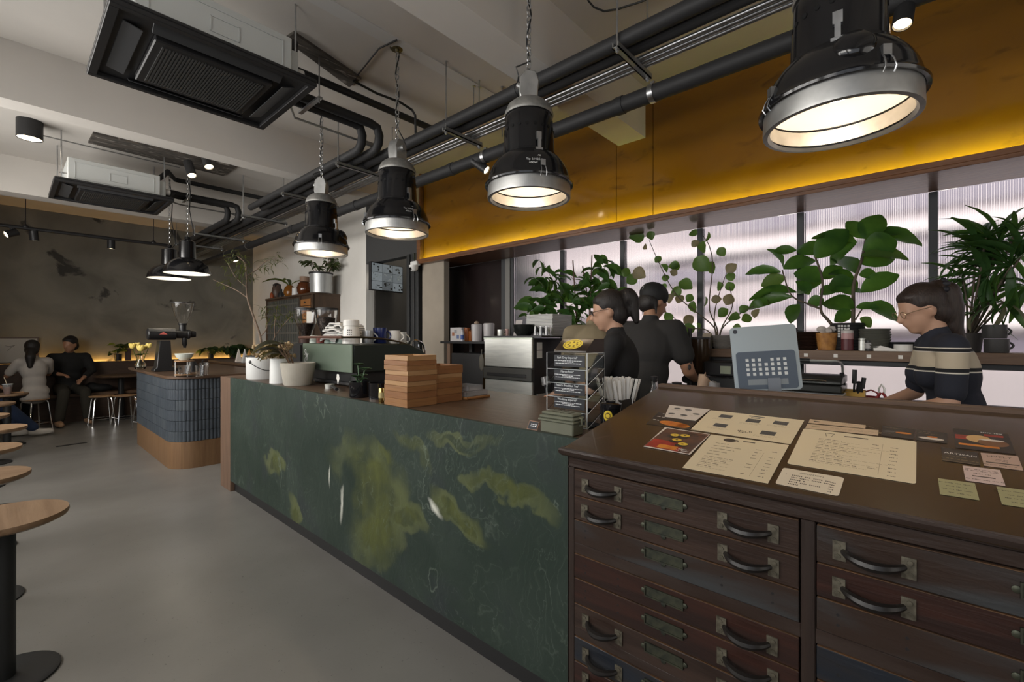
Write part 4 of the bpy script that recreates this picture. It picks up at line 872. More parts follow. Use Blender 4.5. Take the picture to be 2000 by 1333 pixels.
for e in ends:
    for k in range(20):
        a = random.uniform(0, 2 * PI); d = Vector((math.cos(a), math.sin(a), random.uniform(-.5, .7))); p = e + Vector((random.uniform(-.05, .05), random.uniform(-.05, .05), random.uniform(-.06, .05)))
        add_leaf(m, p, d, random.uniform(.05, .10), .0055, random.uniform(.2, .9), 0, 3)
tag(m.build('foliage', tip_l, t), kind='stuff')
# ------------------------------------------------------------------ espresso machine seen from behind
ex, ey0, ey1 = 1.60, 2.90, 3.67
em = thing('espresso_machine', 'long green espresso machine with brown rail seen from its back', 'coffee machine', (ex, ey0, ZT)); W = ey1 - ey0
egr = M('machine_green', (.135, .175, .13), .38, .25, col2=(.125, .165, .125), scale=3); edk = M('machine_black_green', (.018, .024, .020), .35)
DP = .64
MB().prism([(.004, .108), (.0, .305), (DP - .20, .308), (DP - .05, .255), (DP, .19), (DP - .02, .108)], -W, 0, Matrix.Rotation(PI / 2, 4, 'X')).build('body', edk, em, bev=.008)
MB().box(-.012, .0, .0, W, .108, .307).build('back_panel', egr, em, bev=.003)
MB().box(.05, DP - .05, .04, W - .04, .03, .108).build('underside', blackplastic, em)
MB().box(.02, DP + .03, .02, W - .02, .012, .035).build('drip_tray', blackplastic, em, bev=.003)
for x in (.08, DP - .06):
    for y in (.08, W - .08): MB().lathe([(.028, -.0), (.022, .03)], 14, (x, y, 0)).build('foot', blackplastic, em)
rail = bez([(-.05, .06, .355), (.15, .06, .353), (.33, .06, .335), (.48, .06, .30), (DP - .02, .06, .24), (DP + .005, .06, .20)], 20)
MB().tube([(-.05, .06, .355), (-.055, W * .5, .357), (-.05, W - .03, .355)], .010, 10).build('wooden_rail', M('rail_brown', (.10, .045, .03), .5), em)
MB().tube(rail, .0075, 8).build('rail', M('rail_bronze', (.16, .13, .09), .3, .9), em)
for p in (rail[10], rail[15]): MB().cyl(p, (p.x, p.y, .30), .006, 8).build('rail_post', chrome, em)
for k in range(3):
    y = .16 + k * .2; MB().tube(bez([(DP - .06, y, .27), (DP - .02, y, .33), (DP + .07, y, .30), (DP + .10, y, .18)]), .008, 8).build('steam_wand', chrome, em)
    MB().lathe([(.03, 0), (.03, .05), (.02, .06)], 16, (DP - .10, y, .07)).cyl((DP - .1, y, .09), (DP + .05, y, .06), .010, 8).build('group_head', chrome, em)
scr = [[(.0, .0), (.05, .02), (.055, .04), (.03, .055), (.02, .035), (.05, .0), (.055, -.04), (.035, -.065), (.015, -.05), (.04, -.02)], [(.05, -.01), (.075, .02), (.08, .0), (.07, -.02), (.085, .015), (.09, -.03), (.08, -.05), (.1, .0), (.125, .012)]]
m = MB()
for s in scr: m.tube(bez([(-.0135, W - .03 - x * .62, .215 + z * .85) for x, z in s], 40), .0026, 5)
m.build('script_logo', M('logo_white', (.8, .8, .78), .5), em)
# cups, cloth and jugs on the machine
ZM = ZT + .309
sage = M('cup_sage', (.27, .35, .30), .45)
for i in range(3): tumbler('sage_cup', 'sage green cup upside down on the espresso machine, %s of three' % ('left', 'middle', 'right')[i], 'cup', (1.68, 3.39 - i * .10, ZM + .001), .046, .072, sage, 'sage cups upside down on the machine', flare=.86)
tumbler('sage_cup', 'pale sage cup at the far left end of the machine top', 'cup', (1.66, 3.60, ZM + .001), .046, .06, M('cup_sage_pale', (.42, .48, .43), .4), flare=.86)
tumbler('red_cup', 'dark red cup under the striped cloth on the machine', 'cup', (1.66, 3.50, ZM + .001), .036, .05, M('cup_red', (.22, .035, .02), .4), flare=1.0)
t = thing('perforated_cup', 'tall white cup with square holes upside down on the machine', 'cup', (1.672, 3.06, ZM + .001))
MB().lathe([(.062, 0), (.058, .09), (.050, .125), (.056, .128), (.056, .165), (.050, .172), (.001, .174)], 28).build('body', ceramic, t)
for r in range(4):
    for c in range(3 if r < 3 else 2):
        a = R(218) + c * .20; z = .045 + (3 - r) * .017; rr = .0605 - z * .045; q = Matrix.Rotation(a, 4, 'Z'); MB().box(rr - .004, rr + .0012, -.0042, .0042, z - .005, z + .005, q).build('square_hole', blackplastic, t, smooth=0)
def mug(label, pos, r, h, mat, ang, grp='mugs on the espresso machine'):
    t = thing('mug', label, 'mug', pos, 0, grp)
    MB().lathe([(.001, 0), (r * .95, 0), (r, .006), (r, h), (r - .004, h), (r - .004, .008), (.001, .008)], 26, caps=False).build('body', mat, t)
    q = Matrix.Rotation(ang, 4, 'Z'); MB().tube([q @ Vector((r - .002 + .030 * math.sin(PI * k / 8), 0, h * (.18 + .64 * k / 8))) for k in range(9)], .0055, 8).build('handle', mat, t); return t
mug('grey silver mug next to the perforated cup on the machine', (1.80, 3.05, ZM + .001), .04, .095, M('mug_grey', (.4, .41, .43), .3, .6), R(-40))
mug('dark blue enamel mug, the tallest on the espresso machine', (1.92, 3.08, ZM + .001), .052, .118, M('mug_blue', (.008, .018, .11), .2, coat=.4), R(-35))
mug('white mug beside the blue mug on the espresso machine', (2.03, 3.05, ZM - .001), .045, .10, ceramic, R(-45))
mug('stainless milk jug at the right of the mugs on the machine', (2.12, 3.10, ZM - .028), .047, .118, steel, R(-50))
# folded striped cloth
t = thing('striped_cloth', 'folded grey and white striped cloth heaped over the machine rail', 'cloth', (1.70, 3.27, ZM))
cm = bpy.data.materials.new('striped_linen'); cm.use_nodes = True; N, L = cm.node_tree.nodes, cm.node_tree.links
wv = N.new('ShaderNodeTexWave'); wv.inputs['Scale'].default_value = 22; wv.inputs['Distortion'].default_value = 1.5; wv.bands_direction = 'Z'; tc = N.new('ShaderNodeTexCoord'); L.new(tc.outputs['Object'], wv.inputs['Vector'])
cr = N.new('ShaderNodeValToRGB'); cr.color_ramp.elements[0].color = (.12, .12, .13, 1); cr.color_ramp.elements[1].color = (.60, .58, .54, 1); cr.color_ramp.elements[1].position = .45; L.new(wv.outputs['Fac'], cr.inputs[0]); L.new(cr.outputs[0], N['Principled BSDF'].inputs['Base Color']); N['Principled BSDF'].inputs['Roughness'].default_value = .9
for k, (w2, zz, dx, tilt) in enumerate(((.34, .075, -.01, .10), (.30, .095, .0, .05), (.25, .115, .01, -.03), (.20, .135, .015, -.10))):
    m = MB(); nx, ny = 8, 14; v = []
    for s in (0, 1):
        for i in range(nx + 1):
            for j in range(ny + 1):
                x, y = lerp(-.07, .12, i / nx), lerp(-w2 / 2, w2 / 2, j / ny); ed = max(0, abs(y) / (w2 / 2) - .7) / .3
                drop = -.055 * max(0, (-.035 - x) / .04) * (1 if y > -.08 else .25) if k == 0 else 0
                v.append((x + dx, y, zz + tilt * y + .008 * math.sin(14 * x + k) + .007 * math.sin(31 * y + k * 2) - .018 * ed + drop + (.016 if s else 0)))
    o = (nx + 1) * (ny + 1); f = []
    for i in range(nx):
        for j in range(ny):
            a = i * (ny + 1) + j; b = a + ny + 1; f += [(a, a + 1, b + 1, b), (o + a, o + b, o + b + 1, o + a + 1)]
    edge = [i * (ny + 1) for i in range(nx + 1)] + [nx * (ny + 1) + j for j in range(1, ny + 1)] + [i * (ny + 1) + ny for i in range(nx - 1, -1, -1)] + [j for j in range(ny - 1, 0, -1)]
    for a, b in zip(edge, edge[1:] + edge[:1]): f.append((a, b, o + b, o + a))
    m.add(v, f).build('fold', cm, t, smooth=80)
# two bean grinders behind the machine
for i, (x, y) in enumerate(((1.98, 4.50), (2.12, 4.36))):
    t = thing('bean_grinder', ('bean grinder with half empty clear hopper and hanging tag behind the machine', 'bean grinder with clear hopper full of dark beans behind the machine')[i], 'coffee grinder', (x, y, ZT), 0, 'bean grinders')
    MB().box(-.09, .09, -.10, .10, 0, .30).build('body', blackplastic, t, bev=.02, seg=2)
    MB().lathe([(.06, .30), (.065, .34), (.05, .36), (.048, .37)], 20).build('collar', M('grinder_brown', (.05, .025, .02), .4), t)
    MB().lathe([(.050, .37), (.062, .42), (.092, .50), (.104, .60), (.104, .63), (.101, .63), (.101, .60), (.088, .50), (.058, .42), (.046, .37)], 28, caps=False).build('hopper', glass, t)
    MB().lathe([(.100, .628), (.110, .628), (.110, .645), (.001, .645)], 28).build('lid', blackplastic, t)
    MB().lathe([(.001, .372), (.044, .372), (.056, .42), (.080, .48 if i == 0 else .49), (.084, .49 if i == 0 else .55), (.001, .50 if i == 0 else .56)], 24).build('beans', M('beans', (.035, .016, .010), .4, col2=(.015, .008, .006), scale=80, bump=.8), t)
    if i == 0: MB().cbox(rel(.075, .55, -.10), (.003, .045, .11), -HEAD + PI / 2 + .25, None).build('paper_tag', paper, t)
# pots, can and napkins near the boxes
bp = M('pot_black_gloss', (.008, .008, .010), .08, coat=.6)
t = thing('succulent_pot', 'glossy black pot with green rosette succulent in front of the machine', 'plant', (1.405, 2.47, ZT))
MB().lathe([(.001, 0), (.056, 0), (.060, .006), (.060, .092), (.056, .092), (.054, .02), (.001, .02)], 32, caps=False).build('pot', bp, t); MB().lathe([(.001, .08), (.056, .08)], 20, caps=False).build('soil', M('soil'), t)
sg = M('succulent', (.075, .14, .065), .5, col2=(.05, .10, .05), scale=25); random.seed(2)
for c, sc in (((-.02, .01, .115), 1.0), ((.025, -.01, .155), 1.1), ((.0, -.02, .10), .9), ((.035, .03, .12), .8), ((.0, .02, .185), .9)):
    MB().tube([(c[0] * .3, c[1] * .3, .075), c], .004, 5).build('stem', sg, t)
    for k in range(9):
        a = k * 2.4; u = k / 9; m = MB(); add_leaf(m, c, (math.cos(a), math.sin(a), .15 + .9 * (1 - u)), .046 * sc * (.6 + .5 * u), .019 * sc, .25, 0, 3); m.build('leaf', sg, t)
tumbler('black_pot', 'plain glossy black pot to the right of the succulent', 'pot', (1.44, 2.33, ZT), .052, .092, bp, flare=1.0)
t = thing('brass_can', 'slim brass coloured can between black pot and wooden boxes', 'can', (1.365, 2.175, ZT)); MB().lathe([(.001, 0), (.014, 0), (.015, .004), (.015, .075), (.012, .08), (.001, .08)], 18).build('body', M('can_gold', (.45, .33, .12), .25, 1.0), t); MB().lathe([(.0152, .025), (.0152, .055)], 18, caps=False).build('label', M('can_label', (.5, .42, .2), .5), t)
for i in range(5): tag(MB().cbox((0, 0, .065), (.003, .05, .13 - i * .006), 0, Matrix.Rotation(R(4 + i * 2), 4, 'Y')).build('paper_card', paper, loc=(1.405 + i * .006, 2.135, ZT + .003)), 'white paper slip against the boxes, %s from the front' % ('first', 'second', 'third', 'fourth', 'fifth')[i], 'paper', 'paper slips beside the boxes')
t = thing('portafilter', 'black portafilter lying under the espresso machine edge', 'coffee tool', (1.50, 2.92, ZT)); MB().lathe([(.03, 0), (.033, .03), (.028, .032)], 18, (0, .12, .0)).build('basket', steel, t); MB().tube([(0, .09, .018), (-.03, 0, .02), (-.06, -.10, .016)], .011, 8).build('handle', blackplastic, t)
# price tag of white paper hanging under the machine
tag(MB().prism([(-.020, .0), (.0, -.045), (.022, .0), (.012, .03), (-.015, .03)], -.001, .001, Matrix.Rotation(R(90), 4, 'X')).build('hang_tag', paper, loc=(1.587, 3.09, ZT + .062), rot=(0, 0, R(-90))), 'white paper tag hanging beneath the green machine panel', 'tag')
# stacked bamboo boxes
bam = [wood('bamboo_a', (.30, .145, .052), (.23, .105, .036), 'Y', 4, .45), wood('bamboo_b', (.40, .23, .105), (.33, .18, .075), 'Y', 4, .45), wood('bamboo_c', (.26, .115, .04), (.20, .085, .03), 'Y', 4, .45)]
bamx = [wood('bamboo_ax', (.30, .145, .052), (.23, .105, .036), 'X', 4, .45), wood('bamboo_bx', (.40, .23, .105), (.33, .18, .075), 'X', 4, .45), wood('bamboo_cx', (.26, .115, .04), (.20, .085, .03), 'X', 4, .45)]
def wbox(label, x0, y0, z0, courses, dx, dy, lid=True, ins=0.0):
    t = thing('bamboo_box', label, 'box', (x0 + dx / 2, y0 + dy / 2, z0), 0, 'stacked bamboo boxes'); z = 0; th = .010
    for h, ci in courses:
        i = ins if ci == 1 else 0.0; a, b = dx / 2 - i, dy / 2 - i
        MB().box(-a, -a + th, -b, b, z + .0004, z + h - .0004).build('plank', bam[ci], t, bev=.0008); MB().box(a - th, a, -b, b, z + .0004, z + h - .0004).build('plank', bam[ci], t, bev=.0008)
        MB().box(-a + th, a - th, -b, -b + th, z + .0004, z + h - .0004).build('plank', bamx[ci], t, bev=.0008); MB().box(-a + th, a - th, b - th, b, z + .0004, z + h - .0004).build('plank', bamx[ci], t, bev=.0008)
        z += h
    MB().box(-dx / 2 + th, dx / 2 - th, -dy / 2 + th, dy / 2 - th, .0, .006).build('bottom', bam[2], t)
    if lid: MB().box(-dx / 2 + th, dx / 2 - th, -dy / 2 + th, dy / 2 - th, z - .008, z - .001).build('lid', bamx[1], t)
    return z0 + z
x0, y0 = 1.338, 1.90
z = wbox('deep bamboo box at the bottom of the taller stack', x0, y0, ZT, [(.040, 0), (.036, 2), (.030, 0), (.024, 1)], .187, .205, ins=.001)
z = wbox('shallow bamboo box second from the bottom of the taller stack', x0 + .002, y0 - .003, z, [(.030, 2), (.024, 1)], .187, .205, ins=.001)
z = wbox('bamboo box with two dark bands just below the top tray', x0 - .002, y0 - .002, z, [(.026, 0), (.026, 2)], .187, .207)
z = wbox('pale shallow bamboo tray on top of the taller stack', x0 + .002, y0, z, [(.026, 1)], .183, .203, lid=False)
z = wbox('deep bamboo box of the lower stack behind', 1.535, 1.915, ZT, [(.042, 2), (.036, 0), (.030, 2), (.024, 0), (.024, 1)], .185, .20)
z = wbox('open dark bamboo tray on top of the lower stack', 1.533, 1.913, z, [(.045, 2)], .189, .204, lid=False)
t = thing('cutting_board', 'small wooden board under the clear plastic boxes', 'board', (1.83, 1.98, ZT)); MB().box(-.10, .09, -.09, .10, 0, .014).build('plank', bamx[0], t, bev=.003)
clearp = M('clear_plastic', (.85, .85, .86), .18, trans=.85, ior=1.3)
for i, (dx, zz, w2) in enumerate(((0, .0145, .085), (-.01, .0455, .055))):
    t = thing('plastic_box', ('wide clear plastic box on the small wooden board', 'smaller clear plastic box on top of the wide one')[i], 'container', (1.83 + dx, 1.98, ZT + zz)); m = MB()
    m.box(-w2, w2, -.07, .07, 0, .002).box(-w2, -w2 + .002, -.07, .07, .002, .03).box(w2 - .002, w2, -.07, .07, .002, .03).box(-w2, w2, -.07, -.068, .002, .03).box(-w2, w2, .068, .07, .002, .03); m.build('tub', clearp, t, smooth=0)
# ------------------------------------------------------------------ tea display, case, tin, straws
TX, TY = 1.49, .945
t = thing('tea_display', 'clear acrylic rack of five tilted tea cards by the straws', 'display rack', (TX, TY, ZT)); TW, TD, TH = .196, .125, .292
sm = M('acrylic_clear', (.93, .96, .97), .04, trans=1.0, ior=1.25)
for y in (0, TW - .003): MB().box(0, TD, y, y + .003, 0, TH).build('side_sheet', sm, t, smooth=0)
MB().box(TD - .003, TD, .003, TW - .003, 0, TH).build('back_sheet', sm, t, smooth=0)
MB().box(0, TD, .003, TW - .003, 0, .003).build('base_sheet', sm, t, smooth=0)
edgm = M('acrylic_edge_glint', (.62, .65, .66), .3)  # pale strips painted in for the light caught along the clear edges
for y in (.0, TW - .003):
    MB().box(-.0012, .0, y, y + .003, 0, TH).build('sheet_edge_glint', edgm, t, smooth=0); MB().box(0, TD, y, y + .003, TH, TH + .001).build('sheet_edge_glint', edgm, t, smooth=0)
MB().box(TD, TD + .001, 0, .003, 0, TH).build('sheet_edge_glint', edgm, t, smooth=0)
names = ['Earl Grey Imperial*', 'Marco Polo*', 'French Breakfast Tea*', 'Wedding Imperial*', '']
tealab = M('tea_card', (.018, .020, .026), .4); tealet = M('tea_letter', (.72, .74, .74), .5)
for k in range(5):
    z0 = TH - .066 - k * .056
    MB().add([(.002, .004, z0 + .002), (TD - .004, .004, z0 + .058), (TD - .004, TW - .004, z0 + .058), (.002, TW - .004, z0 + .002), (.002, .004, z0 - .001), (TD - .004, .004, z0 + .055), (TD - .004, TW - .004, z0 + .055), (.002, TW - .004, z0 - .001)], [(0, 1, 2, 3), (7, 6, 5, 4), (0, 4, 5, 1), (1, 5, 6, 2), (2, 6, 7, 3), (3, 7, 4, 0)]).build('shelf', sm, t, smooth=0)
    MB().tube([(.002, -.001, z0 + .001), (TD - .004, -.001, z0 + .057)], .0012, 4).tube([(.0, .004, z0), (.0, TW - .004, z0)], .0011, 4).build('shelf_edge_glint', edgm, t, smooth=0)
    c = MB().box(.012, .014, .020, TW - .030, z0 + .010, z0 + .056).build('tea_card', tealab, t, smooth=0)
    if names[k]: text('lettering', names[k], .0125, tealet, c, (.0115, TW / 2 + .004, z0 + .046), (PI / 2, 0, -PI / 2))
    m = MB(); random.seed(k)
    for r, (zz, l) in enumerate(((z0 + .034, .125), (z0 + .029, .05), (z0 + .023, .115))):
        y = TW / 2 + .004 + l / 2
        while y > TW / 2 + .004 - l / 2:
            wl = random.uniform(.005, .014); m.add([(.0115, y, zz - .0012), (.0115, y - wl, zz - .0012), (.0115, y - wl, zz + .0012), (.0115, y, zz + .0012)], [(0, 1, 2, 3)]); y -= wl + .002
    tag(m.build('small_print', tealet, c, smooth=0), kind='stuff')
t = thing('tea_box', 'black tea box with yellow oval emblem on the acrylic rack', 'box', (TX + .01, TY + .012, ZT + TH + .001)); brownbox = M('box_black_brown', (.03, .019, .013), .3)
MB().prism([(0, 0), (.135, 0), (.135, .055), (.06, .055), (0, .008)], -.155, 0, Matrix.Rotation(PI / 2, 4, 'X')).build('carton', brownbox, t, bev=.001)
yl = M('emblem_yellow', (.70, .52, .04), .45); q = Matrix.Translation((.030, .082, .0325)) @ Matrix.Rotation(-math.atan2(.047, .06), 4, 'Y')
MB().lathe([(.001, .0), (.0305, .0), (.0305, .0008), (.001, .0008)], 28, mtx=q @ Matrix.Diagonal((1, 1.5, 1, 1))).build('emblem', yl, t)
m = MB(); random.seed(4)
for k in range(7): a = k * .9; m.lathe([(.001, .0009), (.005, .0009), (.005, .0012), (.001, .0012)], 6, q @ Vector((.013 * math.cos(a), .022 * math.sin(a), 0)), q.to_3x3().to_4x4())
m.lathe([(.024, .0009), (.026, .0009), (.026, .0012), (.024, .0012)], 28, mtx=q @ Matrix.Diagonal((1, 1.5, 1, 1)), caps=False); tag(m.build('emblem_print', M('emblem_dark', (.16, .10, .01), .5), t), kind='stuff')
t = thing('utility_case', 'olive green lidded metal case at the front edge of the bar', 'box', (1.335, .905, ZT)); ol = M('case_olive', (.135, .14, .10), .5)
MB().prism([(.004, .004), (.072, .004), (.072, .152), (.004, .152)], .0, .045).build('base', ol, t, bev=.004); MB().box(-.002, .078, -.002, .158, .045, .053).build('rim', ol, t, bev=.002)
MB().prism([(.0, .0), (.076, .0), (.076, .156), (.0, .156)], .053, .066).prism([(.006, .006), (.070, .006), (.070, .150), (.006, .150)], .066, .078).build('lid', ol, t, bev=.005)
for y in (.045, .078, .111): MB().box(.012, .064, y - .012, y + .012, .078, .080).build('lid_rib', ol, t, bev=.001)
MB().tube([(.038, -.001, .062), (.038, -.010, .062), (.038, -.010, .040), (.038, -.001, .036)], .004, 6).build('latch', ol, t)
t = thing('price_sign', 'little dark price sign in a copper frame beside the olive case', 'sign', (1.338, 1.072, ZT), R(-4)); q = Matrix.Rotation(R(28), 4, 'Y')
MB().box(-.001, .002, .0, .052, 0, .036, q).build('frame', M('sign_copper', (.30, .16, .10), .4), t); MB().box(-.002, -.001, .003, .049, .003, .033, q).build('plate', tealab, t)
m = MB(); random.seed(8)
for zz in (.022, .015): 
    for yy in (.012, .024, .034): m.box(-.0026, -.002, yy - .004, yy + .004, zz - .0016, zz + .0016, q)
tag(m.build('print', tealet, t), kind='stuff')
t = thing('tea_tin', 'black tea caddy with round yellow emblem between rack and chest', 'tin', (1.575, .893, ZT)); q = Matrix.Rotation(R(215), 4, 'Z')
MB().lathe([(.001, 0), (.036, 0), (.038, .003), (.038, .085), (.034, .090), (.001, .090)], 36, mtx=Matrix.Diagonal((1.1, 1.0, 1, 1))).build('body', bp, t); MB().lathe([(.0375, .078), (.0405, .080), (.0405, .096), (.034, .100), (.001, .101)], 36, mtx=Matrix.Diagonal((1.1, 1.0, 1, 1))).lathe([(.018, .1), (.02, .104), (.016, .108), (.001, .108)], 20).build('lid', bp, t)
def curved(name, w2, z0, z1, mat, a0, rr=.0390, par=None, disc=False):
    m = MB(); n = 12; v = []; f = []
    for i in range(n + 1):
        u = -1 + 2 * i / n; a = a0 + u * w2; h = math.sqrt(max(0, 1 - u * u)) if disc else 1; zc, hh = (z0 + z1) / 2, (z1 - z0) / 2 * h
        v += [(1.1 * rr * math.cos(a), rr * math.sin(a), zc - hh), (1.1 * rr * math.cos(a), rr * math.sin(a), zc + hh)]
    for i in range(n): f.append((2 * i, 2 * i + 2, 2 * i + 3, 2 * i + 1))
    return m.add(v, f).build(name, mat, par)
a0 = R(196); curved('emblem', .45, .032, .074, yl, a0, par=t, disc=True); curved('emblem_print', .28, .041, .066, M('emblem_dark'), a0, .0393, t, True); curved('emblem_face', .20, .046, .061, yl, a0, .0396, t, True); curved('band', .45, .010, .026, yl, a0, par=t)
t = thing('straw_holder', 'dark square holder for the paper straws beside the chest', 'holder', (1.775, .975, ZT)); m = MB().box(-.055, .055, -.055, .055, 0, .004)
for a, b, c, d in ((-.055, -.051, -.055, .055), (.051, .055, -.055, .055), (-.051, .051, -.055, -.051), (-.051, .051, .051, .055)): m.box(a, b, c, d, .004, .09)
m.build('box', M('holder_dark', (.03, .025, .022), .5), t, smooth=0)
random.seed(21); sw = M('straw_paper', (.84, .82, .78), .75); me_s = None
for k in range(40):
    o = MB().box(-.0055, .0055, -.0022, .0022, 0, .17).build('paper_straw', sw, smooth=0) if me_s is None else me_s.copy()
    if me_s is None: me_s = o
    else: COL.objects.link(o)
    i, j = k % 8, k // 8; x, y = lerp(-.042, .042, i / 7), lerp(-.038, .038, j / 4)
    o.location = (1.775 + x, .975 + y, ZT + .006 + random.uniform(0, .01)); o.rotation_euler = (-y * 4.2 + random.uniform(-.06, .06), x * 5.2 + random.uniform(-.06, .06), random.uniform(-.9, .9) - HEAD)
    tag(o, 'white paper wrapped straw standing in the bunch beside the chest', 'straw', 'paper wrapped straws in the holder')
# ------------------------------------------------------------------ behind the bar: work counter, back counter, shelf
t = thing('work_counter', 'narrow dark work counter running behind the plan chest', 'counter', (1.85, 0, 0)); MB().box(0, .30, -1.2, .815, .05, .955).build('cabinet', M('carcass'), t); MB().box(0, .31, -1.2, .815, .955, .985).build('top', walnut, t, bev=.002)
t = thing('back_counter', 'pale back counter under the translucent windows', 'counter', (3.34, .0, 0)); MB().box(0, .49, -2.2, 2.15, .05, .88).build('cabinet', M('back_cab', (.25, .22, .19), .7), t); MB().box(-.01, .495, -2.2, 2.15, .88, .918).build('top', M('back_top', (.55, .52, .48), .35), t, bev=.003)
t = thing('bar_shelf', 'long wooden shelf with small white labels along the windows', 'shelf', (3.60, 0, 1.20))
MB().box(0, .235, -2.2, 1.62, .004, .066).build('board', wood('shelf_wood', (.17, .105, .065), (.12, .072, .045), 'Y', 3, .5), t, bev=.002); MB().box(.03, .235, -2.2, 1.62, -.03, .004).build('frame', darksteel, t)
for px in (1478, 1574, 1632, 1697, 1759):
    p = at(px, 690, X=3.6); MB().box(-.0015, 0, p.y - .011, p.y + .011, .022, .044).build('shelf_label', paper, t, smooth=0)
ZS = 1.2675
def on_shelf(px, x=3.70): p = at(px, 685, X=x); return Vector((x, p.y, ZS))
ORD = ['first', 'second', 'third', 'fourth', 'fifth', 'sixth', 'seventh', 'eighth', 'ninth', 'tenth', 'eleventh', 'twelfth', 'thirteenth', 'fourteenth', 'fifteenth', 'sixteenth', 'seventeenth']
def ordl(k, n): return 'bottom' if k == 0 else 'top' if k == n - 1 else ORD[k] + ' from below'
def plate_stack(name, label, px, n, r, dz, mat, cat='plate', x=3.70, rb=.6, hh=None, base=None):
    p0 = base or on_shelf(px, x); first = None; hh = hh or dz * 1.6
    for k in range(n):
        if first is None: first = o = MB().lathe([(.001, 0), (r * rb, 0), (r, hh), (r - .003, hh + .002), (r * rb - .003, .004), (.001, .004)], 28, caps=False).build(name, mat)
        else: o = first.copy(); COL.objects.link(o)
        o.location = p0 + Vector((random.uniform(-.002, .002), random.uniform(-.002, .002), k * dz)); tag(o, label.replace(' in the ', ', %s one in the ' % ordl(k, n), 1), cat, label)
dkbr = M('plate_brown', (.05, .025, .017), .4, col2=(.03, .017, .012), scale=20); gyc = M('bowl_greygreen', (.085, .085, .07), .5); blk2 = M('plate_black', (.016, .016, .017), .4)
random.seed(31)
plate_stack('side_plate', 'dark brown plate in the tall stack behind the tablet', 1532, 17, .085, .0085, dkbr, rb=.85)
plate_stack('side_plate', 'dark brown dish in the lower stack beside the amber cup', 1577, 12, .082, .0095, dkbr, rb=.62)
plate_stack('stack_bowl', 'grey green bowl in the wide stack on the shelf', 1708, 8, .085, .0165, gyc, 'bowl', rb=.86, hh=.022)
plate_stack('side_plate', 'pale grey plate in the stack left of the tablet', 1412, 11, .075, .0085, M('plate_grey', (.30, .28, .26), .5), rb=.8)
plate_stack('side_plate', 'black plate in the low pile behind the small white dish', 1766, 3, .10, .015, blk2, x=3.73, rb=.85)
o = tumbler('white_dish', 'small white round dish on the shelf beside the striped sweater', 'dish', on_shelf(1762, 3.66) , .045, .042, ceramic, flare=1.0)
o.location.x = 3.645; o.location.z = ZS; o.location.y = at(1764, 685, X=3.645).y
t = thing('amber_cup', 'amber patterned cup filled with crumpled cloth on the shelf', 'cup', on_shelf(1615, 3.68)); MB().lathe([(.001, 0), (.052, 0), (.068, .115), (.064, .115), (.05, .01), (.001, .01)], 28, caps=False).build('body', M('cup_amber', (.42, .20, .05), .5, col2=(.22, .09, .025), scale=22, bump=.4), t)
m = MB(); 
for k in range(7): a = k * .9; m.ball((.03 * math.cos(a), .03 * math.sin(a), .115 + .012 * (k % 3)), (.032, .02, .022), 8, 5, Matrix.Rotation(a, 4, 'Z'))
m.build('cloth', M('cloth_grey', (.42, .38, .35), .9), t)
t = thing('sauce_bottle', 'squeeze bottle half full of dark red sauce on the shelf', 'bottle', on_shelf(1655, 3.655)); MB().lathe([(.001, .0), (.031, 0), (.034, .004), (.034, .075), (.001, .075)], 24).build('sauce', M('sauce', (.10, .025, .03), .4), t); MB().lathe([(.034, .075), (.034, .112), (.028, .118)], 24, caps=False).build('upper', M('bottle_pink', (.42, .24, .24), .4), t); MB().lathe([(.034, .112), (.034, .128), (.016, .134), (.010, .155), (.004, .16), (.001, .16)], 20).build('cap', M('cap_grey', (.50, .47, .45), .5), t)
t = thing('steel_shaker', 'small steel shaker on the shelf next to the jar', 'shaker', on_shelf(1684, 3.64)); MB().lathe([(.001, 0), (.020, 0), (.020, .062), (.018, .064), (.018, .068), (.021, .07), (.021, .078), (.001, .082)], 20).build('body', steel, t)
t = thing('label_jar', 'dark jar with grey label on the shelf', 'jar', on_shelf(1697, 3.64)); MB().lathe([(.001, 0), (.022, 0), (.022, .065), (.018, .07), (.001, .07)], 18).build('body', blk2, t); MB().lathe([(.0223, .015), (.0223, .05)], 18, caps=False).build('label', M('jar_label', (.35, .34, .34), .6), t)
p = on_shelf(1727, 3.63); tag(MB().add([(-.02, .05, 0), (.03, .05, 0), (.03, -.09, 0), (-.02, -.09, 0), (.0, .055, .045), (.006, .055, .045)], [(0, 3, 4), (3, 2, 5, 4), (2, 1, 5), (1, 0, 4, 5), (0, 1, 2, 3)]).build('folded_paper', paper, loc=p), 'folded white paper lying on the shelf before the bowls', 'paper')
for k in range(2):
    t = mug(('dark grey mug under another at the right end of the shelf', 'dark grey mug stacked on top at the right end of the shelf')[k], on_shelf(1942 if k else 1946, 3.66) + Vector((0, 0, k * .078)), .05, .076, M('mug_dark', (.05, .048, .047), .5), R(-60), 'stacked dark mugs')
random.seed(14); me0 = None
for k in range(14):
    px = 1293 + (k % 7) * 8.2; x = 3.66 + .07 * (k // 7); p = at(px, 680, X=x)
    if me0 is None:
        me0 = o = MB().lathe([(.001, .0), (.026, 0), (.026, .002), (.004, .006), (.004, .03), (.026, .055), (.030, .08), (.028, .08), (.024, .056), (.001, .034)], 16, caps=False).build('stem_glass', glass)
    else: o = me0.copy(); COL.objects.link(o)
    o.location = (x, p.y, ZS); tag(o, 'small stemmed glass behind the man, %s from the left in the %s row' % (ORD[k % 7], ('front', 'back')[k // 7]), 'glass', 'glasses on the shelf behind the man')
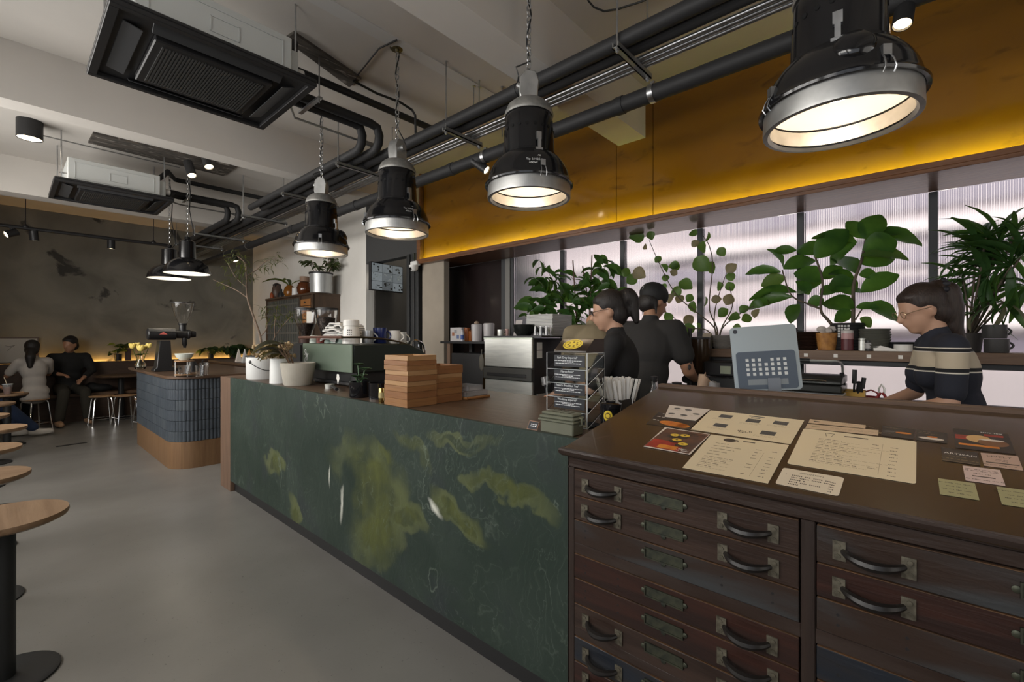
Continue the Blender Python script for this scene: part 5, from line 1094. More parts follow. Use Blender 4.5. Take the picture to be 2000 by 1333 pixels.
t = thing('paper_carton', 'beige paper carton on the shelf beside the grey plates', 'carton', on_shelf(1382, 3.68)); MB().box(-.03, .03, -.03, .03, 0, .095).build('body', M('carton', (.42, .36, .28), .7), t, bev=.003); MB().prism([(-.03, .095), (.03, .095), (0, .118)], -.03, .03, Matrix.Rotation(PI / 2, 4, 'X')).build('gable', M('carton'), t)
# machines and tools on the back counter
ZK = .918
def on_back(px, x=3.55): p = at(px, 760, X=x); return Vector((x, p.y, ZK))
t = thing('panini_press', 'steel and black panini press with long handle on the back counter', 'grill', on_back(1588, 3.56)); g = M('press_dark', (.05, .052, .05), .35, .6)
MB().box(-.15, .15, -.18, .18, .02, .085).build('base', M('press_steel', (.40, .41, .40), .3, .8), t, bev=.004); MB().box(-.16, .14, -.17, .16, .09, .135).build('lower_plate', g, t, bev=.006); MB().prism([(-.16, .14), (.14, .14), (.14, .19), (-.10, .19), (-.16, .165)], -.16, .17, Matrix.Rotation(PI / 2, 4, 'X')).build('upper_plate', g, t, bev=.006)
MB().tube(bez([(.10, -.15, .19), (.05, -.15, .26), (-.10, -.14, .285), (-.12, -.10, .285), (-.12, .0, .285)]), .008, 8).build('arm', steel, t); MB().cyl((-.12, -.0, .285), (-.12, .22, .285), .014, 12).build('handle', blackplastic, t); MB().tube([(-.165, -.09, .16), (-.185, -.08, .165), (-.185, .08, .165), (-.165, .09, .16)], .006, 6).build('front_grip', chrome, t)
for x in (-.12, .12):
    for y in (-.15, .15): MB().cyl((x, y, 0), (x, y, .02), .015, 10).build('foot', blackplastic, t)
t = thing('tool_caddy', 'yellow wooden tool caddy with black pliers on the back counter', 'caddy', on_back(1663, 3.60)); yw = M('caddy_yellow', (.55, .33, .06), .5)
m = MB().box(-.05, .05, -.07, .07, 0, .006); 
for a, b, c, d, h in ((-.05, -.042, -.07, .07, .09), (.042, .05, -.07, .07, .10), (-.042, .042, -.07, -.062, .10), (-.042, .042, .062, .07, .11)): m.box(a, b, c, d, .006, h)
m.build('box', yw, t, smooth=0)
for k, (x, y, h) in enumerate(((-.02, .03, .20), (.01, -.01, .22), (.02, -.04, .17), (-.03, -.03, .15))): tag(MB().cyl((x, y, .01), (x * 1.6, y * 1.3, h * .6), .006, 8).cyl((x * 1.6, y * 1.3, h * .6), (x * 2.2, y * 1.5, h), .013, 8).build('hand_tool', blackplastic, loc=Vector(t.location) + Vector((0, 0, .007))), ('black handled tool, left one in the yellow caddy', 'tallest black handled tool in the yellow caddy', 'black handled tool, right one in the yellow caddy', 'shortest black handled tool in the yellow caddy')[k], 'tool', 'tools in the yellow caddy')
rp = M('tool_red', (.24, .014, .016), .4)
def pliers(label, px, sc, x=3.62):
    t = thing('pliers', label, 'tool', on_back(px, x)); s = sc
    for sg_ in (-1, 1): MB().tube([(0, sg_ * .022 * s, .0), (0, sg_ * .020 * s, .05 * s), (0, sg_ * .004 * s, .08 * s)], .007 * s, 8).build('grip', rp, t)
    MB().tube([(0, .010 * s, .078 * s), (0, .012 * s, .10 * s), (0, 0, .125 * s), (0, -.012 * s, .10 * s), (0, -.010 * s, .078 * s)], .005 * s, 8).build('jaw', steel, t)
pliers('red handled pliers standing at the right on the back counter', 1722, 1.15)
t = thing('red_basket', 'small dark red basket with handle on the back counter', 'basket', on_back(1701, 3.66)); MB().lathe([(.001, 0), (.035, 0), (.045, .06), (.042, .06), (.001, .006)], 18, caps=False).build('bowl', rp, t); MB().tube([(0, -.042, .055), (0, -.03, .085), (0, .0, .1), (0, .03, .085), (0, .042, .055)], .005, 6).build('handle', rp, t)
t = thing('storage_tub', 'low clear tub with two blue clips on the back counter', 'tub', on_back(1712, 3.46)); MB().box(-.07, .07, -.12, .12, 0, .05).build('tub', M('tub_cream', (.45, .42, .34), .5), t, bev=.006)
for y in (.08, -.07): MB().box(-.075, -.069, y - .035, y + .035, .012, .048).build('clip', M('tub_blue', (.02, .045, .12), .5), t)
t = thing('espresso_grinder', 'dark coffee grinder with amber glowing hopper beside the man', 'coffee grinder', on_back(1364, 3.50)); MB().box(-.06, .09, -.07, .07, 0, .15).build('body', blackplastic, t, bev=.015, seg=2)
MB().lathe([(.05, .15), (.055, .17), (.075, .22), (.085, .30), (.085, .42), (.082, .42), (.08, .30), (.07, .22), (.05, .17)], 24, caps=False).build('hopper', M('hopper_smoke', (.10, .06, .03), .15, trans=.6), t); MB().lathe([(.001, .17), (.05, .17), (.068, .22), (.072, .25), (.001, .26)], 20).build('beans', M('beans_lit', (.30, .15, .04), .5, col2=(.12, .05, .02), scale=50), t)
MB().lathe([(.001, .42), (.088, .42), (.088, .435), (.001, .44)], 24).build('lid', blackplastic, t); MB().cyl((-.09, .03, .05), (-.09, .03, .50), .014, 10).build('lever', blackplastic, t); MB().lathe([(.001, -.02), (.03, -.02), (.03, .03), (.001, .035)], 16, (-.10, .05, .12), Matrix.Rotation(R(100), 4, 'Y')).build('dial', chrome, t)
t = thing('receipt_printer', 'black boxy kitchen machine with pale screen left of the tablet', 'machine', on_back(1425, 3.56)); MB().box(-.14, .16, -.13, .14, 0, .15).build('lower_body', M('printer_dark', (.025, .027, .027), .4), t, bev=.008); MB().box(-.145, .15, -.13, .14, .155, .26).build('upper_body', M('printer_black', (.014, .014, .015), .35), t, bev=.01); MB().box(-.148, -.145, -.05, .02, .175, .23).build('screen', M('printer_screen', (.32, .36, .27), .3), t); MB().box(-.15, -.145, -.12, .13, .145, .152).build('slot', chrome, t)
for k, (px, sc) in enumerate(((1374, 1), (1392, .8))):
    m = MB(); random.seed(40 + k); m.ball((0, 0, .035 * sc), (.03, .035, .04 * sc), 9, 6); 
    o = m.build('paper_packet', M('packet_brown' if k == 0 else 'packet_grey', ((.34, .24, .17) if k == 0 else (.30, .29, .29)), .8), loc=Vector((2.02, at(px, 760, X=2.02).y, .9855 + 0))); 
    for v in o.data.vertices: v.co += Vector((random.uniform(-.012, .012), random.uniform(-.012, .012), random.uniform(0, .016) + (.02 if v.co.z > .05 else 0)))
    zmin = min(v.co.z for v in o.data.vertices); 
    for v in o.data.vertices: v.co.z = (v.co.z - zmin) * 1.9
    tag(o, ('crumpled brown paper packet behind the chest rail', 'crumpled grey packet behind the chest rail')[k], 'packet')
# tablet on its stand
tp = at(1494, 760, X=2.0); t = thing('tablet', 'silver tablet seen from behind on a grey stand above the chest', 'tablet', (2.0, tp.y, .9855))
Rt = Matrix.Translation((0.0, 0, .285)) @ Matrix.Rotation(R(24), 4, 'Z') @ Matrix.Rotation(R(8), 4, 'Y') @ Matrix.Rotation(R(-4), 4, 'X')
sil = M('tablet_silver', (.36, .40, .41), .35, .7); cas = M('tablet_plate', (.085, .105, .135), .45, .4)
def rrect(w2, h2, r, n=5):
    q = []
    for cx_, cy_, a in ((w2 - r, h2 - r, 0), (-w2 + r, h2 - r, PI / 2), (-w2 + r, -h2 + r, PI), (w2 - r, -h2 + r, 1.5 * PI)):
        for k in range(n + 1): q.append((cx_ + r * math.cos(a + PI / 2 * k / n), cy_ + r * math.sin(a + PI / 2 * k / n)))
    return q
Q = Rt @ Matrix(((0, 0, 1, 0), (1, 0, 0, 0), (0, 1, 0, 0), (0, 0, 0, 1)))       # plate plane: local x -> y, local y -> z, normal -> x
MB().prism(rrect(.118, .128, .016), -.003, .004, Q).build('body', sil, t)
MB().prism(rrect(.104, .074, .012), -.009, -.003, Q @ Matrix.Translation((-.0, -.048, 0))).build('back_plate', cas, t)
m0 = None
for r in range(4):
    for c in range(7):
        if r == 0 and c == 3: continue
        MB().box(-.0055, .0055, -.0058, .0058, -.0095, -.0088, Q @ Matrix.Translation((-.066 + c * .022, -.008 - r * .0185, 0))).build('vent_square', M('vent_light', (.55, .57, .56), .5), t, smooth=0)
MB().box(-.07, .07, -.011, .011, -.0098, -.0088, Q @ Matrix.Translation((0, -.095, 0))).build('name_strip', M('strip_grey', (.22, .24, .25), .4, .5), t, smooth=0)
MB().lathe([(.001, -.0042), (.0085, -.0042), (.0085, -.003), (.001, -.003)], 16, mtx=Q @ Matrix.Translation((.098, .110, 0))).build('camera', blackgloss, t)
MB().prism(rrect(.022, .105, .004), -.006, 0, Rt @ Matrix.Translation((-.002, -.02, -.185)) @ Matrix.Rotation(R(-6), 4, 'Y') @ Matrix(((0, 0, 1, 0), (1, 0, 0, 0), (0, 1, 0, 0), (0, 0, 0, 1)))).build('stand_leg', M('stand_grey', (.25, .27, .30), .35, .7), t)
MB().prism(rrect(.07, .06, .01), 0, .006).build('stand_foot', M('stand_grey'), t)
# decanters on the work counter
for k, (px, h, r) in enumerate(((1278, .17, .036), (1322, .15, .05))):
    p = at(px, 760, X=2.0); t = thing('glass_carafe', ('tall clear bottle with dark stopper behind the chest corner', 'wide clear flask behind the chest rail')[k], 'carafe', (2.0, p.y, .9855)); MB().lathe([(.001, 0), (r, 0), (r * 1.02, .02), (r * .9, h * .55), (r * .42, h * .82), (r * .42, h), (r * .36, h), (r * .36, h * .82), (r * .84, h * .55), (r * .94, .02), (.001, .006)], 24, caps=False).build('flask', glass, t); MB().lathe([(.001, h - .01), (r * .35, h - .01), (r * .45, h + .015), (.001, h + .018)], 16).build('stopper', blackplastic, t)
# ------------------------------------------------------------------ ice machine and its clutter
t = thing('ice_machine', 'stainless steel ice machine with black handle band and black side', 'ice machine', (2.70, 2.206, 0)); IW = .53
MB().box(.02, .60, .0, IW, .03, 1.345).build('body', blackplastic, t, bev=.004); MB().box(0, .02, .005, IW - .005, 1.112, 1.345).build('upper_door', steel, t, bev=.004); MB().box(0, .02, .005, IW - .012, .12, 1.005).build('lower_door', steel, t, bev=.004)
MB().box(-.012, .02, .0, IW - .002, 1.010, 1.106).build('handle_band', M('band_dark', (.045, .045, .042), .4), t, bev=.004); MB().box(-.016, -.010, .05, IW - .05, 1.035, 1.062).build('handle_recess', blackplastic, t, bev=.003); MB().box(-.004, .02, -.001, IW + .001, 1.338, 1.352).build('top_trim', M('trim_pale', (.50, .55, .47), .35, .5), t, bev=.002)
for z in (1.19, 1.255): MB().box(.055, .12, -.0015, 0, z, z + .058).build('sticker', paper, t, smooth=0)
MB().box(.05, .55, -.012, 0, .88, .91).build('side_rail', steel, t)
t = thing('ice_scoop', 'clear plastic scoop hanging on the black side of the ice machine', 'scoop', (2.80, 2.17, 1.0)); MB().lathe([(.001, 0), (.03, .006), (.036, .07), (.033, .07), (.027, .01)], 18, (0, 0, .05), Matrix.Rotation(R(160), 4, 'X'), caps=False).build('bowl', clearp, t); MB().tube([(0, 0, .04), (.03, .01, -.03), (.06, .02, -.10)], .008, 6).build('handle', clearp, t)
t = thing('cloth', 'grey rag hanging at the left edge of the ice machine', 'cloth', (2.69, 2.755, 1.10)); m = MB(); m.ball((0, 0, .04), (.012, .03, .07), 10, 7); m.tube([(0, 0, .10), (0, -.005, .15)], .004, 6); m.build('rag', M('rag', (.10, .095, .08), .9), t)
t = thing('bar_top_shelf', 'black shelf board lying across the ice machine top', 'shelf', (2.69, 2.2, 1.3525)); MB().box(0, .64, -.09, .53, 0, .012).build('board', blk2, t); MB().box(.58, .62, -.07, -.03, -.5, 0).build('support', blk2, t)
ZQ = 1.3655
def on_top(px, x): p = at(px, 655, X=x); return Vector((x, p.y, ZQ))
o = MB().lathe([(.001, 0), (.055, 0), (.078, .03), (.090, .09), (.086, .09), (.074, .032), (.001, .008)], 36, caps=False).build('black_bowl', M('bowl_black', (.012, .014, .013), .25), loc=on_top(1023, 2.80)); tag(o, 'black fluted bowl on top of the ice machine', 'bowl')
mug('small steel jug on top of the ice machine', on_top(978, 2.85), .03, .055, steel, R(-30), 'clutter on the ice machine'); tumbler('pink_cup', 'small pale pink cup beside the steel jug', 'cup', on_top(990, 2.9), .015, .06, M('pink_cup', (.55, .36, .33), .5)); 
for k in range(5): tumbler('glass_cup', 'clear glass upside down beside the black bowl, %s from the left' % ORD[k], 'glass', on_top(1047 + k * 5.5, 2.80 + .05 * (k % 2)), .03, .075, glass, 'glasses upside down on the ice machine', flare=.75)
p = on_top(1073, 3.04); me0 = None
for k in range(15):
    if me0 is None:
        m = MB(); m.box(-.13, .13, -.13, .13, 0, .002); 
        for a, b, c, d in ((-.135, -.13, -.135, .135), (.13, .135, -.135, .135), (-.13, .13, -.135, -.13), (-.13, .13, .13, .135)): m.box(a, b, c, d, 0, .010)
        me0 = o = m.build('paper_tray', M('tray_grey', (.46, .46, .45), .7), smooth=0)
    else: o = me0.copy(); COL.objects.link(o)
    o.location = p + Vector((random.uniform(-.002, .002), random.uniform(-.002, .002), k * .0118)); tag(o, 'pale grey square tray, %s in the nested stack above the ice machine' % ordl(k, 15), 'tray', 'nested square trays')
tag(MB().cbox((0, 0, .075), (.004, .11, .15), 0, Matrix.Rotation(R(-14), 4, 'Z') @ Matrix.Rotation(R(12), 4, 'Y')).build('card', M('card_grey', (.40, .37, .36), .7), loc=on_top(1028, 3.2) + Vector((0, .1, .002))), 'grey card leaning behind the black bowl', 'card')
# small side shelf before the dark pane
t = thing('side_shelf', 'dark shelf with cups and boxes before the dark window pane', 'shelf', (3.34, 2.85, 0)); MB().box(0, .42, -.02, 1.25, 1.285, 1.31).build('board', blk2, t, bev=.002)
for x, y, mm in ((.02, .15, walnut_z), (.02, 1.1, walnut_z), (.36, .15, blk2), (.36, 1.1, blk2)): MB().box(x, x + .04, y, y + .05, 0, 1.285).build('post', mm, t)
MB().box(.1, .36, .28, .52, .55, 1.2).build('amber_panel', M('side_amber', (.40, .21, .02), .4), t); MB().box(0, .42, 0, 1.2, .78, .80).build('lower_board', walnut, t); MB().box(.0, .36, .55, 1.05, .80, 1.18).build('dark_box', blk2, t)
ZP = 1.3105
def on_side(px, x=3.42): p = at(px, 665, X=x); return Vector((x, p.y, ZP))
t = thing('photo_box', 'white box with small pictures on the side shelf', 'box', on_side(891, 3.45)); MB().box(-.01, .05, -.10, .09, 0, .155).build('carton', M('box_white', (.46, .44, .44), .7), t); 
for y, z, cc in ((.04, .08, (.3, .12, .06)), (-.04, .05, (.12, .16, .3)), (0, .11, (.25, .25, .27))): MB().box(-.012, -.01, y - .02, y + .02, z - .02, z + .02).build('picture', M('pic_%d' % int(z * 100), cc, .6), t, smooth=0)
t = thing('bottle', 'small bottle with blue label on the side shelf', 'bottle', on_side(903, 3.38)); MB().lathe([(.001, 0), (.02, 0), (.02, .09), (.01, .11), (.01, .125), (.001, .126)], 16).build('body', M('bottle_grey', (.45, .46, .5), .3), t); MB().lathe([(.0203, .02), (.0203, .07)], 16, caps=False).build('label', M('blue_label', (.04, .09, .3), .5), t)
for k in range(3): tumbler('amber_glass', 'amber drinking glass on the side shelf, %s of three' % ('tallest', 'middle', 'shortest')[k], 'glass', on_side(913 + k * 4, 3.46 + .03 * (k % 2)), .032, .15 - .02 * k, M('amber_glass', (.38, .11, .02), .12, trans=.5), 'amber glasses on the side shelf')
for k, (px, h) in enumerate(((931, .18), (955, .185))):
    t = thing('cup_tube', ('clear tub of white cups on the side shelf', 'taller clear tub of cups beside it, next to the steel post')[k], 'container', on_side(px, 3.42)); MB().lathe([(.001, 0), (.055, 0), (.060, h), (.05, h + .008), (.001, h + .01)], 24).build('tub', M('tub_frost', (.60, .57, .58), .3, trans=.35), t)
    if k == 0: MB().ball((.0, .0, h + .02), (.03, .03, .02), 8, 6).build('bow', M('bow', (.3, .22, .16), .8), t)
# wall camera and screen in the passage
p = at(816, 520, X=3.44); t = thing('security_camera', 'white dome security camera on the dark column', 'camera', (3.438, p.y, p.z)); MB().box(-.07, .0, -.065, .065, .0, .055).build('mount', white, t, bev=.01); MB().lathe([(.001, -.075), (.03, -.07), (.052, -.045), (.058, 0), (.001, 0)], 24, (-.06, 0, 0)).build('dome', white, t); MB().lathe([(.001, 0), (.020, 0), (.017, .012)], 16, (-.108, 0, -.045), Matrix.Rotation(R(-110), 4, 'Y')).build('lens', blackgloss, t)
p = at(757, 543, Y=5.72); t = thing('monitor', 'wall monitor with nine dim camera pictures in the passage', 'monitor', (p.x, 5.72, p.z), R(8)); MB().box(-.30, .30, 0, .05, -.20, .20).build('case', blackplastic, t, bev=.005); MB().cyl((.0, .05, 0), (0, .24, .0), .02, 10).build('arm', blackplastic, t)
random.seed(77)
for r in range(3):
    for c in range(3):
        g_ = random.uniform(.12, .38); e = (g_ * .88, g_, g_ * 1.05); x, z = -.19 + c * .19, -.125 + r * .125
        MB().box(x - .092, x + .092, -.002, 0, z - .06, z + .06).build('picture', M('screen_%d%d' % (r, c), (.05, .05, .06), .4, col2=(.02, .02, .02), scale=16, emit=e, es=.35), t, smooth=0)
        m = MB()
        for k in range(6): a, b = random.uniform(-.075, .06), random.uniform(-.05, .035); m.box(x + a, x + a + random.uniform(.01, .04), -.0026, -.002, z + b, z + b + random.uniform(.008, .03))
        tag(m.build('picture_detail', M('screen_detail_%d' % (r % 2), ((.02, .02, .02), (.3, .34, .36))[r % 2], .4), t, smooth=0), kind='stuff')
# ------------------------------------------------------------------ plants along the windows
def leaf_mesh(name, l, w2, bend, n, mat):
    v, f = leaf_pts(l, w2, bend, n); me = bpy.data.meshes.new(name); me.from_pydata(v, [], f); me.materials.append(mat); me.polygons.foreach_set('use_smooth', [True] * len(f)); return me
def put_leaf(me, parent, base, tip, roll=0.0, name='leaf', wide=1.0):
    o = bpy.data.objects.new(name, me); COL.objects.link(o); o.parent = parent; d = Vector(tip) - Vector(base); s = d.length
    q = d.to_track_quat('X', 'Z').to_matrix().to_4x4() @ Matrix.Rotation(roll, 4, 'X')
    o.matrix_local = Matrix.Translation(base) @ q @ Matrix.Diagonal((s, s * wide, s, 1)); return o
XP = 3.715
def pp(px, py, dx=0.0): return at(px, py, X=XP + dx)
def z6(x, y): return (1300 + x / 2.857, 380 + y / 2.857)
fid = M('leaf_fiddle', (.030, .085, .018), .38, col2=(.045, .12, .022), scale=6, coat=.15); fid2 = M('leaf_fiddle_pale', (.085, .15, .035), .45, col2=(.06, .12, .03), scale=6)
root = on_shelf(1655, 3.735)
t = thing('fiddle_leaf_plant', 'large leaf plant in a black ribbed pot, biggest before the windows', 'plant', root)
MB().lathe([(.001, 0), (.085, 0)] + [q for k in range(9) for q in ((.088 + .0006 * k, .004 + k * .019), (.092 + .0006 * k, .012 + k * .019), (.088 + .0006 * k, .020 + k * .019))] + [(.09, .18), (.086, .18), (.08, .02), (.001, .02)], 32, caps=False).build('pot', blk2, t)
for r in range(5):
    for c in range(4): MB().box(-.094 - .0005 * r, -.0925, .03 - c * .017, .042 - c * .017, .085 + r * .017, .097 + r * .017).build('white_square', M('pot_print', (.50, .50, .48), .6), t, smooth=0)
stem = M('stem_grey', (.10, .075, .05), .8, col2=(.06, .05, .035), scale=25)
def stemline(pts, r0, r1, par, dx=(0, 0, 0, 0, 0, 0)):
    L_ = bez([pp(*q, dx[i % 6]) - Vector(par.location) for i, q in enumerate(pts)], 16); MB().tube(L_, [lerp(r0, r1, i / 16) for i in range(17)], 7).build('stem', stem, par)
stemline([z6(1045, 800), z6(1048, 640), z6(1050, 500), z6(1090, 380), z6(1118, 250)], .013, .007, t)
stemline([z6(990, 800), z6(905, 700), z6(865, 640), z6(875, 480), z6(835, 350)], .011, .006, t, (0, -.02, -.05, -.05, -.05, 0)); stemline([z6(868, 640), z6(790, 610), z6(700, 560), z6(650, 420)], .007, .004, t, (-.05, -.06, -.06, -.05, 0, 0)); stemline([z6(1060, 700), z6(1090, 650), z6(1115, 620)], .005, .003, t)
FL = [((1115, 250), (1190, 95), 45), ((1115, 245), (1005, 140), 22), ((1120, 240), (1345, 165), 26), ((1140, 235), (1475, 205), 34), ((1065, 272), (840, 190), 25), ((1100, 315), (1312, 240), 42), ((1090, 345), (1362, 290), 34), ((1085, 385), (1290, 318), 36), ((1062, 275), (868, 372), 42),
      ((1062, 440), (965, 305), 45), ((835, 355), (1018, 170), 40), ((838, 335), (745, 255), 45), ((730, 312), (592, 305), 16), ((655, 408), (622, 282), 28), ((657, 415), (842, 330), 28), ((642, 435), (425, 405), 20), ((668, 462), (528, 500), 26), ((872, 482), (730, 398), 45), ((882, 472), (968, 388), 26),
      ((872, 492), (690, 520), 30), ((1048, 490), (895, 505), 36), ((1052, 470), (935, 405), 26), ((1080, 450), (1185, 430), 20), ((1090, 545), (1300, 415), 30), ((1055, 545), (1112, 525), 22), ((885, 590), (785, 600), 32), ((1050, 640), (885, 565), 58), ((1115, 620), (1350, 665), 32), ((1062, 632), (1188, 608), 15), ((730, 548), (475, 520), 28), ((705, 572), (405, 602), 15), ((748, 615), (662, 705), 32),
      ((1050, 660), (930, 690), 30), ((860, 560), (960, 500), 30), ((1085, 690), (1165, 730), 30), ((1045, 560), (960, 440), 35), ((800, 560), (760, 470), 30)]
random.seed(51); FM = leaf_mesh('leaf', 1.0, .26, .45, 6, fid); FM2 = leaf_mesh('leaf', 1.0, .26, .45, 6, fid2); o0 = Vector(t.location)
for i, (a, b, wz) in enumerate(FL):
    j = random.uniform(-.07, .05); pa, pb = pp(*z6(*a), j * .3), pp(*z6(*b), j); ln = (pb - pa).length; ww = wz / 2.857 * (pa - Vector((0, 0, EYE))).length / F_PX / ln / .25
    put_leaf(FM2 if i in (16, 6, 34) else FM, t, pa - o0, pb - o0, random.uniform(.5, 1.2) * random.choice((-1, 1)), wide=min(1.7, max(.6, ww * 1.35)))
# round leaf plant
root = on_shelf(1405, 3.76); t = thing('round_leaf_plant', 'sea grape plant with round leaves on thin twisting stems behind the man', 'plant', root); MB().lathe([(.001, 0), (.06, 0), (.072, .10), (.068, .10), (.055, .02), (.001, .02)], 24, caps=False).build('pot', blk2, t)
sg2 = M('leaf_seagrape', (.040, .105, .028), .4, col2=(.07, .14, .035), scale=7); sg3 = M('leaf_seagrape_grey', (.11, .12, .075), .5, col2=(.16, .15, .11), scale=9)
for pts in ([(1402, 672), (1400, 640), (1385, 600), (1392, 520), (1385, 480), (1372, 460)], [(1400, 672), (1395, 640), (1360, 610), (1320, 575), (1290, 520), (1268, 470)], [(1404, 672), (1410, 640), (1430, 600), (1425, 560)], [(1400, 672), (1380, 645), (1340, 640), (1310, 615)], [(1402, 672), (1395, 630), (1400, 590), (1420, 530)], [(1402, 672), (1412, 640), (1450, 610), (1480, 595)]): stemline(pts, .006, .0025, t, (0, 0, -.02, -.04, -.03, 0))
o0 = Vector(t.location); RL = [(1245, 462, 13), (1271, 460, 10), (1260, 482, 7), (1285, 507, 9), (1299, 524, 11), (1318, 519, 9), (1316, 533, 8), (1300, 543, 8), (1223, 532, 12), (1234, 546, 14), (1248, 534, 13), (1354, 455, 11), (1382, 464, 14), (1372, 484, 12), (1358, 476, 10), (1409, 492, 11), (1370, 516, 19), (1388, 524, 15), (1428, 524, 14), (1427, 540, 12), (1405, 560, 12), (1426, 560, 12), (1423, 585, 15), (1318, 520, 10), (1339, 556, 14), (1321, 569, 13), (1328, 584, 12), (1379, 590, 13), (1354, 600, 15), (1412, 611, 13), (1345, 625, 13), (1433, 620, 13), (1345, 643, 13), (1305, 620, 13), (1310, 582, 15), (1347, 582, 11), (1296, 560, 9), (1453, 604, 12), (1476, 612, 12), (1459, 622, 12), (1480, 594, 11), (1500, 590, 9), (1399, 585, 10), (1440, 640, 9), (1365, 640, 11), (1332, 660, 10)]
RM = leaf_mesh('leaf', 1.0, .46, .3, 6, sg2); RM2 = leaf_mesh('leaf', 1.0, .46, .3, 6, sg3); random.seed(61)
for i, (x, y, r) in enumerate(RL):
    a = random.uniform(0, 2 * PI); j = random.uniform(-.07, .06); pa, pb = pp(x - r * math.cos(a), y + r * math.sin(a) * .8, j), pp(x + r * math.cos(a), y - r * math.sin(a) * .8, j + random.uniform(-.02, .02)); put_leaf(RM2 if i % 4 == 2 else RM, t, pa - o0, pb - o0, random.uniform(.9, 1.9) * random.choice((-1, 1)))
# small leaved plant with canes
root = on_shelf(1128, 3.77); root.z = 1.26; t = thing('small_leaf_plant', 'bushy small leaved plant tied to canes left of the women', 'plant', (root.x, root.y, .919)); o0 = Vector(t.location); MB().lathe([(.001, 0), (.09, 0), (.11, .30), (.105, .30), (.085, .03), (.001, .03)], 26, caps=False).build('pot', M('pot_dark', (.05, .045, .04), .6), t)
cane = M('cane', (.10, .05, .035), .7)
for a, b in (((1130, 690), (1119, 509)), ((1150, 690), (1156, 499)), ((1165, 690), (1138, 520))): MB().cyl(pp(*a) - o0, pp(*b, -.03) - o0, .006, 7).build('cane', cane, t)
for pts in ([(1130, 680), (1120, 620), (1095, 580), (1060, 510)], [(1140, 680), (1135, 600), (1160, 560), (1185, 515)], [(1132, 680), (1100, 630), (1060, 600)], [(1140, 680), (1150, 600), (1115, 540)], [(1142, 680), (1175, 620), (1200, 590)]): stemline(pts, .005, .002, t, (0, 0, -.03, -.04, 0, 0))
sl = M('leaf_small', (.032, .085, .022), .4, col2=(.05, .12, .028), scale=9); SM = leaf_mesh('leaf', 1.0, .24, .5, 4, sl); random.seed(71)
pts = [(1061, 515), (1053, 548), (1045, 590), (1068, 560), (1075, 535), (1085, 545), (1090, 560), (1098, 540), (1112, 570), (1104, 590), (1118, 600), (1130, 560), (1128, 605), (1142, 545), (1150, 540), (1160, 555), (1170, 530), (1182, 540), (1185, 520), (1196, 515), (1205, 530), (1150, 575), (1135, 585), (1165, 580), (1060, 600), (1040, 606), (1032, 612), (1075, 600), (1085, 610), (1100, 615), (1090, 630), (1115, 625), (1125, 630), (1145, 610), (1160, 605), (1055, 620), (1140, 640), (1105, 640), (1175, 560), (1190, 555), (1200, 570), (1080, 575), (1070, 590), (1095, 600), (1062, 545)]
for x, y in pts:
    for k in range(4):
        a = random.uniform(-.5, 1.1) + (PI if random.random() < .5 else 0); l = random.uniform(17, 36); j = random.uniform(-.1, .06); xx, yy = x + random.uniform(-10, 10), y + random.uniform(-10, 10)
        put_leaf(SM, t, pp(xx, yy, j) - o0, pp(xx + l * math.cos(a), yy + l * math.sin(a), j + random.uniform(-.04, .04)) - o0, random.uniform(-1.2, 1.2))
# fan palm at the right end
root = on_shelf(1890, 3.765); t = thing('fan_palm', 'spiky fan palm at the right edge before the windows', 'plant', root); o0 = Vector(t.location); MB().lathe([(.001, 0), (.055, 0), (.068, .11), (.064, .11), (.05, .02), (.001, .02)], 26, caps=False).build('pot', M('pot_dark'), t)
pl = M('leaf_palm', (.026, .070, .02), .42, col2=(.04, .10, .026), scale=8); PM = leaf_mesh('leaflet', 1.0, .08, .55, 5, pl); pg = leaf_mesh('leaflet', 1.0, .09, .55, 5, M('leaf_palm_grey', (.13, .14, .09), .5)); random.seed(81)
for (cx_, cy_), n, rr, a0, a1 in (((1905, 490), 14, 90, -20, 215), ((1950, 470), 14, 105, -30, 210), ((1995, 500), 14, 120, 20, 220), ((1975, 520), 14, 110, 60, 280), ((1925, 465), 12, 70, 10, 200), ((1955, 505), 14, 130, 120, 230), ((1930, 540), 12, 95, 90, 300), ((1985, 450), 9, 70, 30, 200), ((1880, 545), 8, 75, 100, 290), ((1960, 590), 10, 85, 150, 330), ((2010, 560), 10, 90, 110, 260), ((1905, 612), 7, 45, 30, 220)):
    c = pp(cx_, cy_, random.uniform(-.12, .0)); MB().tube(bez([pp(1890, 668, .05) - o0, (pp(1895, 660) + c) / 2 - o0 + Vector((-.03, 0, .02)), c - o0], 8), .005, 6).build('stem', stem, t)
    for k in range(n):
        a = R(lerp(a0, a1, k / (n - 1)) + random.uniform(-6, 6)); l = rr * random.uniform(.75, 1.15); e = pp(cx_ + l * math.cos(a), cy_ - l * math.sin(a) * .85, random.uniform(-.18, .05)); put_leaf(pg if cy_ > 580 and k % 3 == 0 else PM, t, c - o0, e - o0, random.uniform(-.9, .9), 'leaflet')
